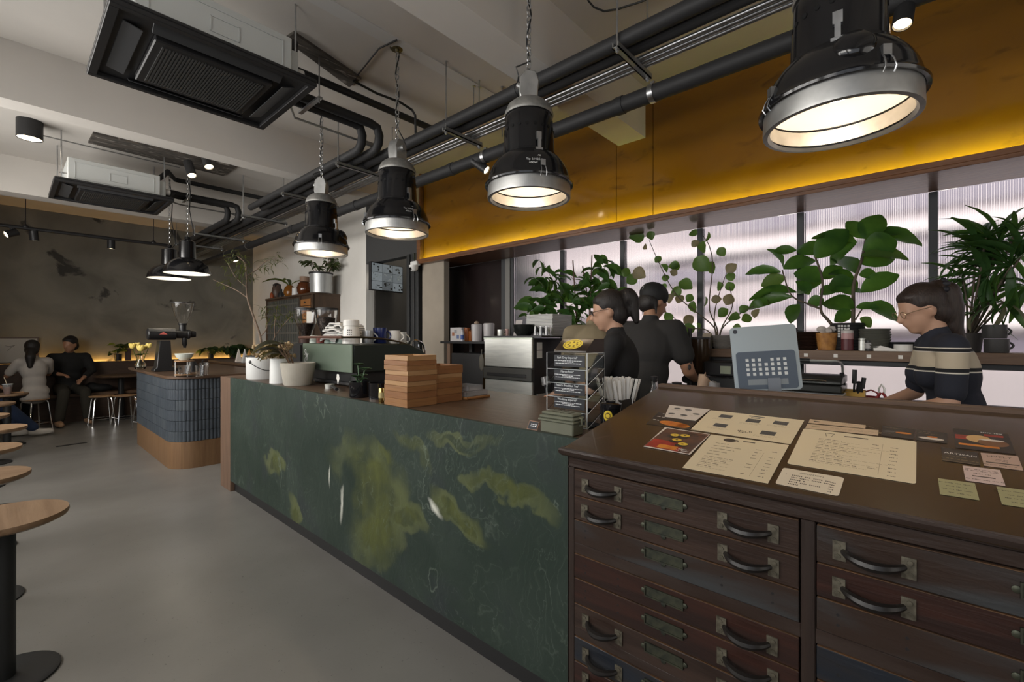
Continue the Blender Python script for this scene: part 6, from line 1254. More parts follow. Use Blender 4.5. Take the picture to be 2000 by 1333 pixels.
# ------------------------------------------------------------------ left side: tables, stools, bench
tabw = wood('table_oak', (.27, .175, .105), (.18, .11, .062), 'Y', 2.0, .4); iron = M('table_iron', (.016, .017, .018), .5)
TB = [(-.008, 2.68, 0), (-.095, 3.55, 0), (-.112, 4.41, 0), (-.068, 5.35, 0), (-.16, 6.26, 0), (-.11, 7.37, 0), (.015, 8.5, 0)]
tl_ = ['round oak table nearest the camera at the left edge', 'round oak table second from the camera at the left edge', 'round oak table third from the camera at the left edge', 'round oak table fourth from the camera, before the outstretched leg', 'round oak table fifth from the camera at the left edge', 'round oak table sixth from the camera at the left edge', 'round oak table with the iced drink, beside the woman in white']
proto = None
for i, ((x, y, r), lb) in enumerate(zip(TB, tl_)):
    if proto is None:
        t = proto = thing('round_table', lb, 'table', (x, y, 0), 0, 'round oak tables along the left')
        MB().lathe([(.001, .615), (.165, .615), (.187, .626), (.191, .636), (.189, .648), (.001, .648)], 48).build('top', [tabw], t, smooth=40)
        MB().lathe([(.10, .60), (.10, .615)], 24).build('mount_plate', iron, t); MB().lathe([(.038, .015), (.038, .60)], 20).build('post', iron, t); MB().lathe([(.001, 0), (.165, 0), (.165, .008), (.15, .014), (.001, .016)], 36).build('base', iron, t)
    else: t = copy_tree(proto); t.location = (x, y, 0); t['label'] = lb; t.rotation_euler.z = i * 1.3
z = .6485
t = thing('iced_drink', 'plastic cup of iced amber drink with straw on a round table', 'drink', (.02, 8.44, z)); MB().lathe([(.001, 0), (.032, 0), (.042, .09), (.001, .09)], 20).build('drink', M('iced_tea', (.26, .07, .015), .2), t); MB().lathe([(.0325, 0), (.046, .12), (.044, .12), (.031, .004)], 20, caps=False).build('cup', clearp, t); MB().lathe([(.042, .118), (.048, .118), (.048, .126), (.001, .128)], 20).build('lid', M('lid_ice', (.5, .55, .6), .3), t); MB().cyl((0, 0, .10), (-.03, .02, .21), .004, 6).build('straw', M('straw_beige', (.6, .5, .36), .6), t)
tag(MB().box(-.06, .06, -.04, .04, 0, .012).build('serving_tray', oak, loc=(.10, 8.55, z), bev=.003), 'small wooden tray beside the iced drink', 'tray')
def stool(label, x, y, rz, h=.45, r=.155):
    t = thing('stool', label, 'stool', (x, y, 0), rz, 'wooden topped steel stools'); MB().lathe([(.001, h - .022), (r - .015, h - .022), (r, h - .012), (r, h - .004), (r - .01, h), (.001, h)], 32).build('seat', oak, t, smooth=40)
    for k in range(4):
        a = PI / 4 + k * PI / 2; c, s = math.cos(a), math.sin(a); MB().tube([(c * .10, s * .10, h - .03), (c * .125, s * .125, h - .034), (c * .14, s * .14, h - .06), (c * .19, s * .19, .0)], .0105, 8).build('leg', chrome, t)
    for k in range(4):
        a = PI / 4 + k * PI / 2; b = a + PI / 2; q = .178; MB().cyl((q * math.cos(a), q * math.sin(a), .10), (q * math.cos(b), q * math.sin(b), .10), .007, 6).build('stretcher', chrome, t)
    return t
stool('empty steel stool with wooden seat before the far round table', 1.26, 9.30, .2); stool('steel stool under the woman in white', .29, 9.66, .5); stool('steel stool beside the seated man', 1.0, 9.45, .1)
stool('dark stool half hidden behind the tiled island', 1.42, 8.6, .3)
# far round table
t = thing('cafe_table', 'dark round table with thick post before the far bench', 'table', (1.30, 9.98, 0)); MB().lathe([(.001, .70), (.34, .70), (.35, .715), (.34, .73), (.001, .73)], 40).build('top', walnut, t, smooth=40); MB().lathe([(.04, .016), (.04, .70)], 20).build('post', iron, t); MB().lathe([(.001, 0), (.22, 0), (.21, .016), (.001, .018)], 32).build('base', iron, t)
# bench with backrest ledge and warm light behind it
wb = wood('bench_wood', (.065, .035, .02), (.045, .025, .015), 'X', 3, .5)
t = thing('long_bench', 'long dark wooden bench with high back along the plaster wall', 'bench', (-1.15, 10.05, 0)); MB().box(0, 4.6, 0, .36, .40, .45).build('seat', wood('bench_seat', (.15, .085, .045), (.10, .055, .03), 'X', 3, .45), t, bev=.004); MB().box(.0, 4.6, .05, .36, 0, .40).build('kickboard', wb, t); MB().box(0, 4.6, .34, .385, .45, .945).build('backrest', wb, t, bev=.003); MB().box(0, 4.6, .385, .44, 0, .90).build('back_ledge', wb, t)
ledw = M('led_amber', (1, .6, .2), .5, emit=(1.0, .55, .14), es=40.0); tag(MB().box(-1.1, 3.4, 10.455, 10.475, .902, .910).build('led_strip', ledw, smooth=0), 'warm LED strip glowing behind the far bench back', 'LED strip')
# picture leaning on the ledge
p = at(10, 680, Y=10.44); t = thing('framed_drawing', 'pale framed drawing leaning on the wall behind the couple', 'picture', (p.x, 10.44, .947)); W2 = .36; MB().box(-W2, W2, -.012, .01, 0, .41).build('frame', walnut, t, bev=.003); MB().box(-W2 + .02, W2 - .02, -.014, -.012, .02, .39).build('sheet', M('drawing_paper', (.50, .47, .42), .8), t, smooth=0)
MB().tube(bez([(.0, -.016, .28), (.05, -.016, .27), (.10, -.016, .285), (.06, -.016, .25), (.02, -.016, .2)]), .003, 5).build('pencil_line', M('pencil', (.25, .23, .2), .8), t)
def bushy(label, px, py, n, sp, hh, mat, loc=None, pot=(.06, .12)):
    p = loc or at(px, py, Y=10.44); t = thing('potted_plant', label, 'plant', p, 0, 'plants on the far ledge'); MB().lathe([(.001, 0), (pot[0] * .8, 0), (pot[0], pot[1]), (pot[0] - .006, pot[1]), (.001, .02)], 18, caps=False).build('pot', blk2, t)
    me = leaf_mesh('leaf', 1.0, .22, .7, 4, mat)
    for k in range(n):
        a = random.uniform(0, 2 * PI); b = Vector((0, 0, pot[1])) + Vector((random.uniform(-.5, .5) * sp, -abs(random.uniform(0, .1)), random.uniform(.0, .6) * hh)); d = Vector((math.cos(a) * sp * .7, -abs(math.sin(a)) * .18 * sp / .3, random.uniform(-.1, .5) * hh)); put_leaf(me, t, b, b + d, random.uniform(-1, 1))
    return t
random.seed(91); dg = M('leaf_shadow', (.02, .045, .016), .5, col2=(.03, .06, .02), scale=8)
pl_ = at(231, 706, Y=10.44); pl_.z = .947; bushy('dark leafy plant on the far ledge right of the couple', 0, 0, 16, .22, .26, dg, pl_)
pl_ = at(455, 706, Y=10.44); pl_.z = .947; bushy('dense dark plant on the far ledge beside the white wall', 0, 0, 34, .36, .22, dg, pl_, (.08, .10)); pl_ = at(412, 706, Y=10.44); pl_.z = .947; bushy('low dark fern on the far ledge behind the drip stand', 0, 0, 20, .25, .14, dg, pl_)
p = at(250, 700, Y=10.43); tag(MB().box(-.04, .04, -.012, .012, 0, .20).build('book', M('book_brown', (.07, .04, .035), .7), loc=(p.x, 10.43, .947)), 'brown book standing on the far ledge beside the plant', 'book')
# low cupboard behind the island end with red and white cartons
t = thing('low_cupboard', 'dark low cupboard with wooden top behind the tiled island', 'cupboard', (2.25, 7.3, 0)); MB().box(0, .7, -.5, 1.4, 0, .95).build('body', wb, t); MB().box(-.02, .72, -.52, 1.42, .95, .985).build('top', walnut, t, bev=.003)
for k, px in enumerate((466, 478, 487)):
    p = at(px, 715, X=2.35); t = thing('drink_carton', ('white and red pointed carton, left of three on the far cupboard', 'red and white pointed carton, middle of three on the far cupboard', 'orange pointed carton, right of three on the far cupboard')[k], 'carton', (2.35, p.y, .9855)); MB().add([(-.04, -.04, 0), (.04, -.04, 0), (.04, .04, 0), (-.04, .04, 0), (0, -.012, .20), (0, .012, .20)], [(0, 3, 2, 1), (0, 1, 4), (1, 2, 5, 4), (2, 3, 5), (3, 0, 4, 5)]).build('body', M('carton_%d' % k, ((.6, .55, .5), (.5, .05, .04), (.4, .2, .05))[k], .6), t, smooth=0)
    MB().add([(-.033, -.034, .03), (-.025, -.03, .03), (-.004, -.013, .17)], [(0, 1, 2)]).build('stripe', M('carton_1'), t, smooth=0)
# cabinet with latticed door against the white wall
CBX, CB0, CB1, CBZ = 3.06, 6.74, 8.55, 2.03
t = thing('lattice_cabinet', 'tall brown cabinet with lattice door and small drawers by the white wall', 'cabinet', (CBX, CB0, 0)); cbw = wood('cab_wood', (.085, .052, .032), (.06, .037, .024), 'Z', 3, .5); wdt = CB1 - CB0
MB().box(.02, .43, 0, wdt, .0, CBZ - .03).build('carcass', cbw, t); MB().box(-.01, .435, -.01, wdt + .01, CBZ - .03, CBZ).build('top', cbw, t, bev=.003)
for y0, y1 in ((0, .05), (.42, .46), (wdt - .05, wdt)): MB().box(0, .03, y0, y1, 0, CBZ - .03).build('stile', cbw, t)
d = MB().box(.006, .02, .47, wdt - .06, .25, CBZ - .06).build('lattice_door', M('lattice_back', (.06, .065, .06), .6), t); lt = M('lattice_bar', (.11, .105, .09), .6); n = 14
for k in range(n): y = .47 + (wdt - .53) * (k + .5) / n; MB().box(-.004, .006, y - .012, y + .012, .25, CBZ - .06).build('lattice_bar', lt, d, smooth=0)
for k in range(11): z = .25 + (CBZ - .31) * (k + .5) / 11; MB().box(-.007, -.004, .47, wdt - .06, z - .014, z + .014).build('lattice_bar', lt, d, smooth=0)
for k in range(5):
    z = CBZ - .14 - k * .11; dr = MB().box(-.004, .02, .07, .40, z - .05, z + .05).build('drawer', M('drawer_orange', (.30, .13, .04), .5), t, bev=.003); MB().lathe([(.012, 0), (.016, .012), (.008, .02)], 10, (-.004, .235, z), Matrix.Rotation(-PI / 2, 4, 'Y')).build('knob', blk2, dr)
def on_cab(px, x=3.25): p = at(px, 575, X=x); return Vector((x, p.y, CBZ + .0005))
t = thing('bucket_planter', 'grey metal bucket with black rim and leafy twigs on the cabinet', 'planter', on_cab(627, 3.22)); MB().lathe([(.001, 0), (.155, 0), (.165, .30), (.16, .30), (.15, .02), (.001, .02)], 32, caps=False).build('bucket', M('bucket_grey', (.45, .46, .46), .35, .5), t); MB().lathe([(.16, .285), (.175, .285), (.175, .31), (.16, .31)], 32, caps=False).build('rim', blk2, t); MB().lathe([(.001, .26), (.158, .26)], 20, caps=False).build('soil', M('soil'), t)
random.seed(101); me = leaf_mesh('leaf', 1.0, .17, .6, 4, M('leaf_twig', (.06, .085, .035), .5, col2=(.04, .06, .025), scale=8))
for k in range(11):
    a = random.uniform(0, 2 * PI); tipv = Vector((math.cos(a) * .28, math.sin(a) * .28, .26 + random.uniform(.12, .42))); b0 = Vector((math.cos(a) * .08, math.sin(a) * .08, .26)); L_ = bez([b0, (b0 + tipv) / 2 + Vector((0, 0, .07)), tipv], 8); L_ = [Vector((min(v_.x, .14), v_.y, v_.z)) for v_ in L_]; st_ = MB().tube(L_, .004, 5).build('twig', bark, t)
    for q in L_[3:]:
        for j in range(2): aa = random.uniform(0, 2 * PI); put_leaf(me, st_, q, q + Vector((math.cos(aa) * .10, math.sin(aa) * .10, random.uniform(-.04, .05))), random.uniform(-1, 1))
t = thing('brown_jar', 'round brown glass jar with cork lid on the cabinet', 'jar', on_cab(595, 3.22)); MB().lathe([(.001, 0), (.08, 0), (.115, .06), (.12, .12), (.09, .20), (.06, .22), (.001, .22)], 26).build('jar', M('jar_brown', (.10, .028, .008), .1, coat=.5), t); MB().lathe([(.072, .22), (.075, .30), (.001, .30)], 22).build('lid', M('jar_lid', (.30, .19, .13), .6), t)
o = MB().lathe([(.001, 0), (.055, 0), (.05, .13), (.001, .13)], 20).build('white_cup', white, loc=on_cab(577, 3.15)); tag(o, 'plain white cup upside down on the cabinet', 'cup')
t = thing('amber_vase', 'amber glass vase with long bending leaves on the cabinet', 'vase', on_cab(566, 3.2)); MB().lathe([(.001, 0), (.07, 0), (.10, .08), (.08, .16), (.045, .20), (.001, .20)], 22).build('vase', M('vase_amber', (.34, .13, .02), .12, trans=.4), t)
m5 = leaf_mesh('leaf', 1.0, .10, .8, 5, M('leaf_amaryllis', (.09, .13, .04), .5))
for a, l, zz in ((2.2, .42, .35), (2.8, .36, .3), (-.6, .30, .3), (1.2, .33, .38)): put_leaf(m5, t, Vector((0, 0, .18)), Vector((math.cos(a) * l * .7, math.sin(a) * l * .7, .18 + zz)), .4)
for k, (px, nm, lb, cc, prof) in enumerate(((508, 'dark_box', 'black upright box at the left end of the cabinet', (.015, .013, .012), None), (520, 'pine_cone', 'brown dried artichoke shape on the cabinet', (.09, .055, .04), [(.001, 0), (.06, .02), (.09, .10), (.075, .2), (.04, .28), (.001, .30)]), (524, 'small_bottle', 'small orange bottle on the cabinet front edge', (.32, .07, .02), [(.001, 0), (.035, 0), (.035, .09), (.015, .12), (.001, .13)]), (540, 'dark_jar', 'dark lidded jar among the bottles on the cabinet', (.03, .025, .025), [(.001, 0), (.05, 0), (.055, .1), (.04, .14), (.04, .19), (.001, .2)]), (549, 'dark_bottle', 'dark round bottle next to the amber vase', (.02, .02, .022), [(.001, 0), (.045, 0), (.05, .08), (.02, .13), (.02, .17), (.001, .17)]))):
    p = on_cab(px, 3.14 if k == 2 else 3.22)
    if p.y > CB1 - .03: p.y = CB1 - .06
    o = (MB().box(-.05, .05, -.05, .05, 0, .27) if prof is None else MB().lathe(prof, 18)).build(nm, M('cabitem_%d' % k, cc, .4), loc=p); tag(o, lb, 'box' if prof is None else 'ornament' if k == 1 else 'jar' if k == 3 else 'bottle')
# floor grille
tag(MB().box(-.14, .14, -.03, .03, 0, .003).build('floor_drain', darksteel, loc=at(140, 869, Z=0), rot=(0, 0, R(8))), 'narrow dark drain cover set in the floor near the island', 'drain')
# ------------------------------------------------------------------ people
def remeshed(name, m, mat, parent, voxel=.011, it=6):
    o = m.build(name, mat, None, smooth=0); r = o.modifiers.new('r', 'REMESH'); r.mode = 'VOXEL'; r.voxel_size = voxel; s = o.modifiers.new('s', 'SMOOTH'); s.iterations = it; s.factor = .5
    dg = bpy.context.evaluated_depsgraph_get(); dg.update(); me = bpy.data.meshes.new_from_object(o.evaluated_get(dg)); o.modifiers.clear(); old_me = o.data; o.data = me; bpy.data.meshes.remove(old_me); me.name = name
    me.polygons.foreach_set('use_smooth', [True] * len(me.polygons))
    if not me.materials: me.materials.append(mat)
    o.parent = parent; return o
def cap(m, p, q, r1, r2):
    p, q = Vector(p), Vector(q); m.ball(p, r1, 12, 8); m.ball(q, r2, 12, 8); m.cyl(p, q, r1, 12, r2); return m
skin = M('skin', (.36, .19, .115), .5, col2=(.33, .17, .10), scale=9); skin2 = M('skin_light', (.42, .245, .165), .5)
hairm = M('hair_black', (.006, .005, .005), .55, col2=(.016, .012, .011), scale=30, stretch=(6, 6, 1), bump=.3); hairb = M('hair_brown', (.014, .008, .006), .5, col2=(.03, .018, .013), scale=30, stretch=(6, 6, 1), bump=.3)
def rotv(v, ax_, a): return Matrix.Rotation(a, 3, ax_) @ Vector(v)
def person(label, loc, rz, h=1.65, hip=.90, lean=0.0, yaw=0.0, pitch=0.0, neck_fwd=.03, arms=None, legs=None, shirt=None, sleeve=.55, pants=None, fem=True, skinm=skin, hair='bun', hm=None, shirt_bottom=-.10, neck_up=.135, voxel=.011, shoe=None):
    s = h / 1.65; t = thing('person', label, 'person', loc, rz, None); hm = hm or hairm
    u = Vector((math.sin(lean), 0, math.cos(lean))); fw = Vector((math.cos(lean), 0, -math.sin(lean))); Hc = Vector((0, 0, hip))
    B = lambda a, b=0.0, c=0.0: Hc + u * a * s + fw * b * s + Vector((0, c * s, 0))
    sw_ = .168 if fem else .185; sh = {1: B(.455, 0, sw_), -1: B(.455, 0, -sw_)}; ncb = B(.52, .005); HR = Matrix.Rotation(yaw, 3, 'Z') @ Matrix.Rotation(pitch + lean * .4, 3, 'Y')
    hc = ncb + (u * neck_up + fw * neck_fwd) * s; Hd = lambda x, y, z: hc + HR @ (Vector((x, y, z)) * s)
    tl = Matrix.Rotation(lean, 4, 'Y')
    def torso(m, g, b0=-.1):
        m.ball(B(.0, -.005), (.105 * s + g, (.155 if fem else .15) * s + g, .12 * s + g), 16, 10, tl); m.ball(B(.16), (.092 * s + g, (.122 if fem else .14) * s + g, .15 * s + g), 16, 10, tl)
        m.ball(B(.34), (.108 * s + g, (.145 if fem else .175) * s + g, .17 * s + g), 16, 10, tl); cap(m, sh[1] + Vector((0, -.02, 0)), sh[-1] + Vector((0, .02, 0)), .052 * s + g, .052 * s + g)
        if fem:
            for q in (-1, 1): m.ball(B(.33, .085, .07 * q), (.05 * s + g, .055 * s + g, .055 * s + g), 10, 7)
    arms = arms or {1: ((.03, .22, .72), (.12, .20, .52)), -1: ((.03, -.22, .72), (.12, -.20, .52))}
    legs = legs or {1: ((.02, .09, .48), (-.01, .09, .08)), -1: ((.02, -.09, .48), (-.01, -.09, .08))}
    m = MB(); torso(m, 0); cap(m, B(.47), ncb + u * .05 * s, .055 * s, .050 * s); cap(m, ncb, hc - HR @ Vector((0, 0, .04)) * s, .050 * s, .048 * s)
    m.ball(Hd(-.008, 0, .025), (.095 * s, .076 * s, .098 * s), 18, 12, HR.to_4x4()); m.ball(Hd(.022, 0, -.035), (.070 * s, .062 * s, .082 * s), 16, 10, HR.to_4x4()); m.ball(Hd(.055, 0, -.088), (.030 * s, .035 * s, .028 * s), 10, 7, HR.to_4x4())
    cap(m, Hd(.090, 0, .008), Hd(.108, 0, -.028), .010 * s, .015 * s); m.ball(Hd(.086, 0, -.058), (.014 * s, .026 * s, .011 * s), 8, 6, HR.to_4x4())
    for q in (-1, 1): m.ball(Hd(.0, .076 * q, -.012), (.020 * s, .010 * s, .033 * s), 10, 7, HR.to_4x4() @ Matrix.Rotation(.25, 4, 'Y')); m.ball(Hd(.078, .032 * q, .004), (.012 * s, .018 * s, .010 * s), 8, 6, HR.to_4x4())
    for q in (-1, 1):
        el, wr = Vector(arms[q][0]), Vector(arms[q][1]); f = 1.0 if fem else 1.12
        cap(m, sh[q], el, .046 * s * f, .037 * s * f); cap(m, el, wr, .037 * s * f, .025 * s * f)
        d = (wr - el).normalized(); sd = d.cross(Vector((0, 0, 1))); sd = sd.normalized() if sd.length > .1 else Vector((0, 1, 0)); nn = sd.cross(d)
        pm = wr + d * .045 * s; m.ball(pm, (.042 * s, .034 * s, .016 * s), 10, 7, Matrix((d, sd, nn)).transposed().to_4x4()); cap(m, wr - d * .01, pm, .024 * s, .02 * s)
        for k in range(4):
            r0 = pm + d * .036 * s + sd * (-.026 + .0175 * k) * s; ln = (.034, .042, .040, .030)[k] * s; r1 = r0 + d * ln - nn * .008 * s; r2 = r1 + d * ln * .55 - nn * .022 * s; cap(m, r0 - d * .012, r1, .0085 * s, .008 * s); cap(m, r1, r2, .008 * s, .007 * s)
        th0 = wr + d * .02 * s + sd * .026 * s * q; th1 = th0 + d * .03 * s + sd * .022 * s * q; cap(m, th0, th1, .011 * s, .010 * s); cap(m, th1, th1 + d * .026 * s - nn * .012 * s, .010 * s, .008 * s)
        kn, an = Vector(legs[q][0]), Vector(legs[q][1]); hp = Hc + Vector((0, .085 * s * q, -.03)); cap(m, hp, kn, .078 * s, .055 * s); cap(m, kn, an, .052 * s, .036 * s)
        fd = Vector((1, 0, 0)); cap(m, an + Vector((-.02, 0, -.035)), an + Vector((.13, 0, -.05)), .036 * s, .026 * s)
    remeshed('body', m, skinm, t, voxel if voxel > .009 else .009, 5)
    m = MB(); torso(m, .014); cap(m, B(.47), B(.525, .004), .064 * s, .058 * s)
    if shirt_bottom < -.05: m.ball(B(shirt_bottom + .02), (.112 * s + .012, .158 * s + .012, .10 * s), 16, 8, tl)
    for q in (-1, 1):
        el = Vector(arms[q][0]); f = 1.0 if fem else 1.12
        if sleeve <= 1: cap(m, sh[q], lerp(sh[q], el, sleeve), .060 * s * f, (.058 if fem else .064) * s * f)
        else: cap(m, sh[q], el, .060 * s * f, .052 * s * f); cap(m, el, lerp(el, Vector(arms[q][1]), sleeve - 1), .052 * s, .045 * s)
    remeshed('top', m, shirt, t, voxel, 5)
    m = MB(); m.ball(B(.0, -.005), (.112 * s, .165 * s, .125 * s), 16, 10, tl)
    for q in (-1, 1):
        kn, an = Vector(legs[q][0]), Vector(legs[q][1]); hp = Hc + Vector((0, .085 * s * q, -.03)); cap(m, hp, kn, .092 * s, .070 * s); cap(m, kn, lerp(kn, an, .92), .070 * s, .060 * s)
    remeshed('trousers', m, pants or M('trousers_black', (.010, .010, .011), .9), t, voxel + .003, 5)
    for q in (-1, 1):
        an = Vector(legs[q][1]); mm = MB(); cap(mm, an + Vector((-.03, 0, -.030)), an + Vector((.15, 0, -.040)), .047 * s, .036 * s); mm.ball(an + Vector((.06, 0, -.06)), (.13 * s, .045 * s, .02), 12, 6); remeshed('shoe', mm, shoe or M('shoe_dark', (.02, .02, .02), .6), t, .012, 3)
    m = MB(); m.ball(Hd(-.020, 0, .040), (.098 * s, .086 * s, .094 * s), 18, 12, HR.to_4x4()); m.ball(Hd(-.050, 0, -.025), (.066 * s, .080 * s, .085 * s), 14, 9, HR.to_4x4())
    m.ball(Hd(.020, 0, .072), (.062 * s, .073 * s, .042 * s), 12, 8, HR.to_4x4())
    if hair == 'bun':
        m.ball(Hd(-.135, -.01, .055), (.060 * s, .058 * s, .062 * s), 12, 8, HR.to_4x4()); cap(m, Hd(-.10, 0, .05), Hd(-.13, 0, .055), .035 * s, .03 * s); cap(m, Hd(-.155, 0, .04), Hd(-.15, .01, -.10), .045 * s, .02 * s)
    if hair == 'tail':
        T0 = Hd(-.105, 0, .075); T = [T0, T0 + Vector((-.035, 0, -.02)), T0 + Vector((-.045, .0, -.10)), T0 + Vector((-.05, -.005, -.19)), T0 + Vector((-.085, -.02, -.28)), T0 + Vector((-.11, -.03, -.33))]; RR = (.045, .050, .052, .045, .028, .008)
        for k in range(5): cap(m, T[k], T[k + 1], RR[k] * s, RR[k + 1] * s)
    if hair == 'low':
        cap(m, Hd(-.09, 0, -.04), Hd(-.13, 0, -.14), .05 * s, .06 * s); cap(m, Hd(-.13, 0, -.14), Hd(-.13, .0, -.28), .06 * s, .03 * s)
    if hair == 'cap':
        m = MB(); m.ball(Hd(-.045, 0, -.02), (.068 * s, .082 * s, .08 * s), 14, 9, HR.to_4x4()); cap(m, Hd(-.03, -.075, -.02), Hd(.0, -.078, -.10), .014 * s, .006 * s); cap(m, Hd(-.03, .075, -.02), Hd(.0, .078, -.10), .014 * s, .006 * s)
    remeshed('hair', m, hm, t, .010, 3)
    return t, Hd, HR, B, s
random.seed(1)
blk_t = M('shirt_black', (.010, .010, .011), .85, bump=.2, bscale=18); grey_t = M('shirt_charcoal', (.026, .025, .025), .9, bump=.25, bscale=14)
# woman in black, second barista
t, Hd, HR, B, s = person('woman barista in black shirt with hair bun and glasses behind the tea rack', (2.43, 1.285, 0), R(112), 1.60, .88, .10, .25, .18, .03, {1: ((.16, .20, 1.06), (.36, .12, 1.02)), -1: ((.16, -.20, 1.06), (.36, -.12, 1.02))}, None, blk_t, .85, hair='bun', skinm=skin2)
m = MB()
for q in (-1, 1): m.tube([Hd(.098, .036 * q + .021 * math.cos(a), .006 + .017 * math.sin(a)) for a in [2 * PI * k / 12 for k in range(13)]], .0018, 5); m.tube([Hd(.096, .057 * q, .010), Hd(.05, .078 * q, .012), Hd(.0, .082 * q, .008)], .0016, 5)
m.tube([Hd(.099, -.015, .010), Hd(.103, 0, .012), Hd(.099, .015, .010)], .0016, 5); m.build('glasses', M('spectacle', (.02, .018, .018), .3), t)
# man with cap
t, Hd, HR, B, s = person('man barista in charcoal t-shirt and black cap reaching to the right', (3.06, 1.45, 0), R(-4), 1.73, .935, .10, -.45, .35, .035, {1: ((.14, .27, 1.12), (.34, .16, 1.05)), -1: ((.10, -.265, 1.12), (.34, -.20, 1.05))}, None, grey_t, .62, fem=False, hair='cap', shirt_bottom=-.16)
m = MB(); m.ball(Hd(-.018, 0, .045), (.106 * s, .094 * s, .088 * s), 18, 12, HR.to_4x4()); cp = remeshed('cap', m, M('cap_black', (.009, .009, .010), .7), t, .010, 4)
MB().tube([Hd(-.128 + .002 * abs(k - 6), .018 * math.cos(.6 + 4.9 * k / 12), .055 + .013 * math.sin(.6 + 4.9 * k / 12)) for k in range(13)], .0022, 5).build('cap_emblem', M('emblem_silver', (.6, .6, .6), .3, .8), t)
sk_ink = M('tattoo', (.035, .03, .03), .6)
a0, a1 = B(.455, 0, -.195), Vector((.10, -.265, 1.12))
for k, (u, dx) in enumerate(((.66, -.01), (.80, .015), (.90, -.02))): p = lerp(a0, a1, u); MB().ball(p + Vector((-.022 + dx, -.034, 0)), (.014, .010, .020), 8, 6).build('tattoo', sk_ink, t)
# bending person in olive
person('person in olive shirt bending away behind the tea rack', (2.80, 1.66, 0), R(42), 1.76, .98, .60, .0, .7, .20, {1: ((.44, .19, 1.06), (.46, .12, .86)), -1: ((.44, -.19, 1.06), (.46, -.12, .86))}, None, M('shirt_olive', (.20, .165, .105), .85), .7, hair='low0', neck_up=-.07)
# woman in the striped sweater: bands follow the height on the body
sm_ = bpy.data.materials.new('striped_knit'); sm_.use_nodes = True; N, L = sm_.node_tree.nodes, sm_.node_tree.links; tc = N.new('ShaderNodeTexCoord'); sp_ = N.new('ShaderNodeSeparateXYZ'); L.new(tc.outputs['Object'], sp_.inputs[0])
mr = N.new('ShaderNodeMapRange'); mr.inputs[1].default_value = 1.10; mr.inputs[2].default_value = 1.40; L.new(sp_.outputs['Z'], mr.inputs[0]); cr = N.new('ShaderNodeValToRGB'); cr.color_ramp.interpolation = 'CONSTANT'
NV, CRM, BK, WH = (.012, .014, .024, 1), (.42, .36, .27, 1), (.006, .006, .008, 1), (.55, .52, .45, 1); el_ = cr.color_ramp.elements; el_[0].color = NV; el_[0].position = 0
def zz_(z): return (z - 1.10) / .30
for z, c in ((1.190, WH), (1.195, BK), (1.212, CRM), (1.282, WH), (1.286, BK), (1.300, WH), (1.304, NV)):
    e = el_.new(zz_(z)); e.color = c
el_.remove(el_[-1]) if el_[-1].position > .99 else None
L.new(mr.outputs[0], cr.inputs[0]); L.new(cr.outputs[0], N['Principled BSDF'].inputs['Base Color']); N['Principled BSDF'].inputs['Roughness'].default_value = .9
t, Hd, HR, B, s = person('woman in navy sweater with cream stripe and long ponytail at the right', (3.04, -.165, 0), R(104), 1.60, .875, .20, .25, .25, .03, {1: ((.12, .235, 1.06), (.30, .13, .99)), -1: ((.12, -.235, 1.06), (.30, -.13, .99))}, None, sm_, .80, hair='tail', hm=hairb, skinm=skin2, voxel=.010)
m = MB(); random.seed(6)
for k in range(10): a = 2 * PI * k / 10; m.ball(Hd(-.118 + .012 * math.cos(a * 3), .042 * math.cos(a), .062 + .042 * math.sin(a)), .017, 8, 6)
m.build('scrunchie', M('scrunchie', (.006, .006, .010), .6), t)
m = MB()
for q in (-1, 1): m.tube([Hd(.100, .036 * q + .021 * math.cos(a), .0 + .017 * math.sin(a)) for a in [2 * PI * k / 12 for k in range(13)]], .0016, 5); m.tube([Hd(.096, .057 * q, .004), Hd(.05, .078 * q, .008), Hd(.0, .082 * q, .006)], .0014, 5)
m.build('glasses', M('spectacle_gold', (.5, .4, .25), .3, .9), t)
m = MB(); m.ball(B(-.02), (.125, .172, .115), 16, 10); cap(m, B(-.05), B(-.35), .13, .16); remeshed('apron', m, M('apron_grey', (.30, .28, .25), .9), t, .014, 4)
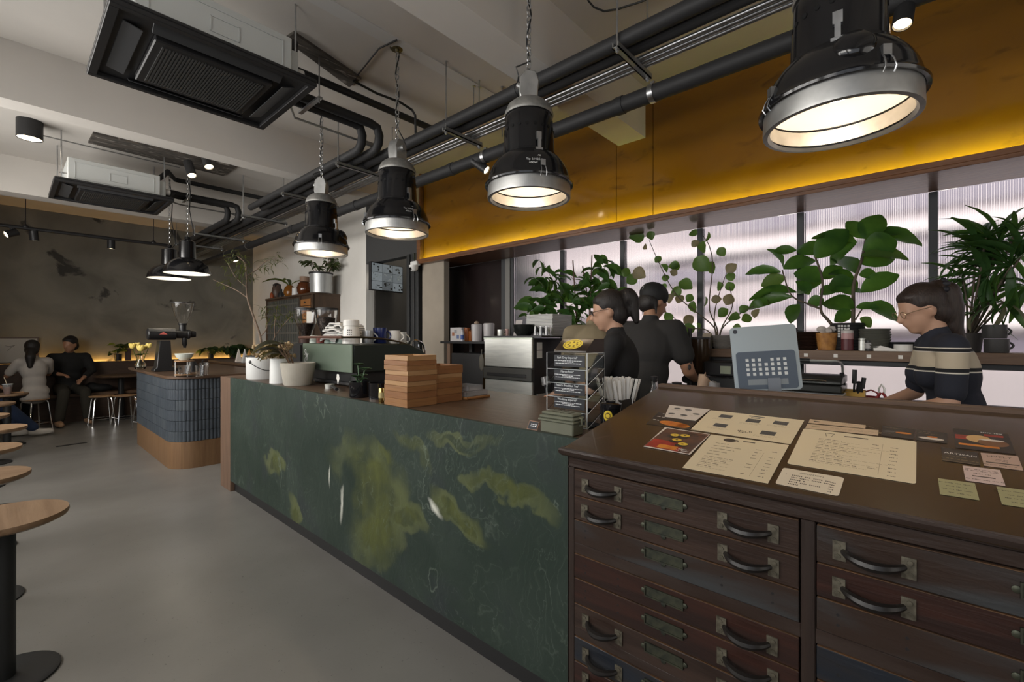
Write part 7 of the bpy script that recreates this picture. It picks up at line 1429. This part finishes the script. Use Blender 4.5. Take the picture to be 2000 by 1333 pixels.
# guests on the far side
seat_legs = {1: ((.40, .10, .46), (.42, .10, .09)), -1: ((.40, -.10, .46), (.42, -.10, .09))}
person('woman guest in white blouse with low dark ponytail seen from behind', (.29, 9.66, 0), R(112), 1.62, .55, .06, -.55, .1, .02, {1: ((.16, .23, .80), (.34, .12, .80)), -1: ((.16, -.23, .80), (.34, -.12, .80))}, seat_legs, M('blouse_white', (.42, .39, .36), .85, bump=.3, bscale=12), .75, hair='low', voxel=.013)
person('man guest in dark clothes seated on the bench facing the woman', (.68, 10.21, 0), R(-84), 1.74, .56, .10, -.75, .15, .03, {1: ((.10, .27, .82), (.28, .12, .70)), -1: ((.08, -.27, .82), (.28, -.14, .78))}, {1: ((.42, .12, .50), (.50, .14, .09)), -1: ((.42, -.12, .50), (.56, -.20, .09))}, M('jacket_dark', (.012, .012, .012), .9), 1.7, fem=False, hair='low0', pants=M('pants_khaki', (.03, .027, .02), .9), voxel=.013, shoe=M('shoe_tan', (.36, .22, .13), .7))
person('guest at the left edge with outstretched leg in blue jeans and white sneaker', (-.42, 9.08, 0), R(-4), 1.72, .52, -.1, 0, 0, .03, None and {} or {1: ((.10, .27, .78), (.30, .15, .72)), -1: ((.10, -.27, .78), (.30, -.15, .72))}, {1: ((.36, .12, .50), (.50, .12, .09)), -1: ((.42, -.10, .46), (.70, -.06, .10))}, M('top_dark', (.02, .02, .022), .9), .6, fem=False, hair='low0', pants=M('jeans', (.02, .035, .08), .9), voxel=.014, shoe=M('sneaker', (.40, .37, .33), .7))
tag(MB().box(-.75, .0, -.35, .35, 0, .42).build('seat_block', wb, loc=(-.40, 9.08, 0), bev=.01), 'low dark seat at the left edge under the guest in jeans', 'seat')
bg = MB(); bg.ball((0, 0, .06), (.20, .10, .07), 14, 8); bg.ball((-.08, 0, .09), (.09, .08, .07), 10, 7); o = remeshed('shoulder_bag', bg, M('bag_black', (.012, .012, .012), .7), None, .015, 4); o.location = (1.03, 10.20, .452); tag(o, 'slouched black bag on the bench beside the man', 'bag')
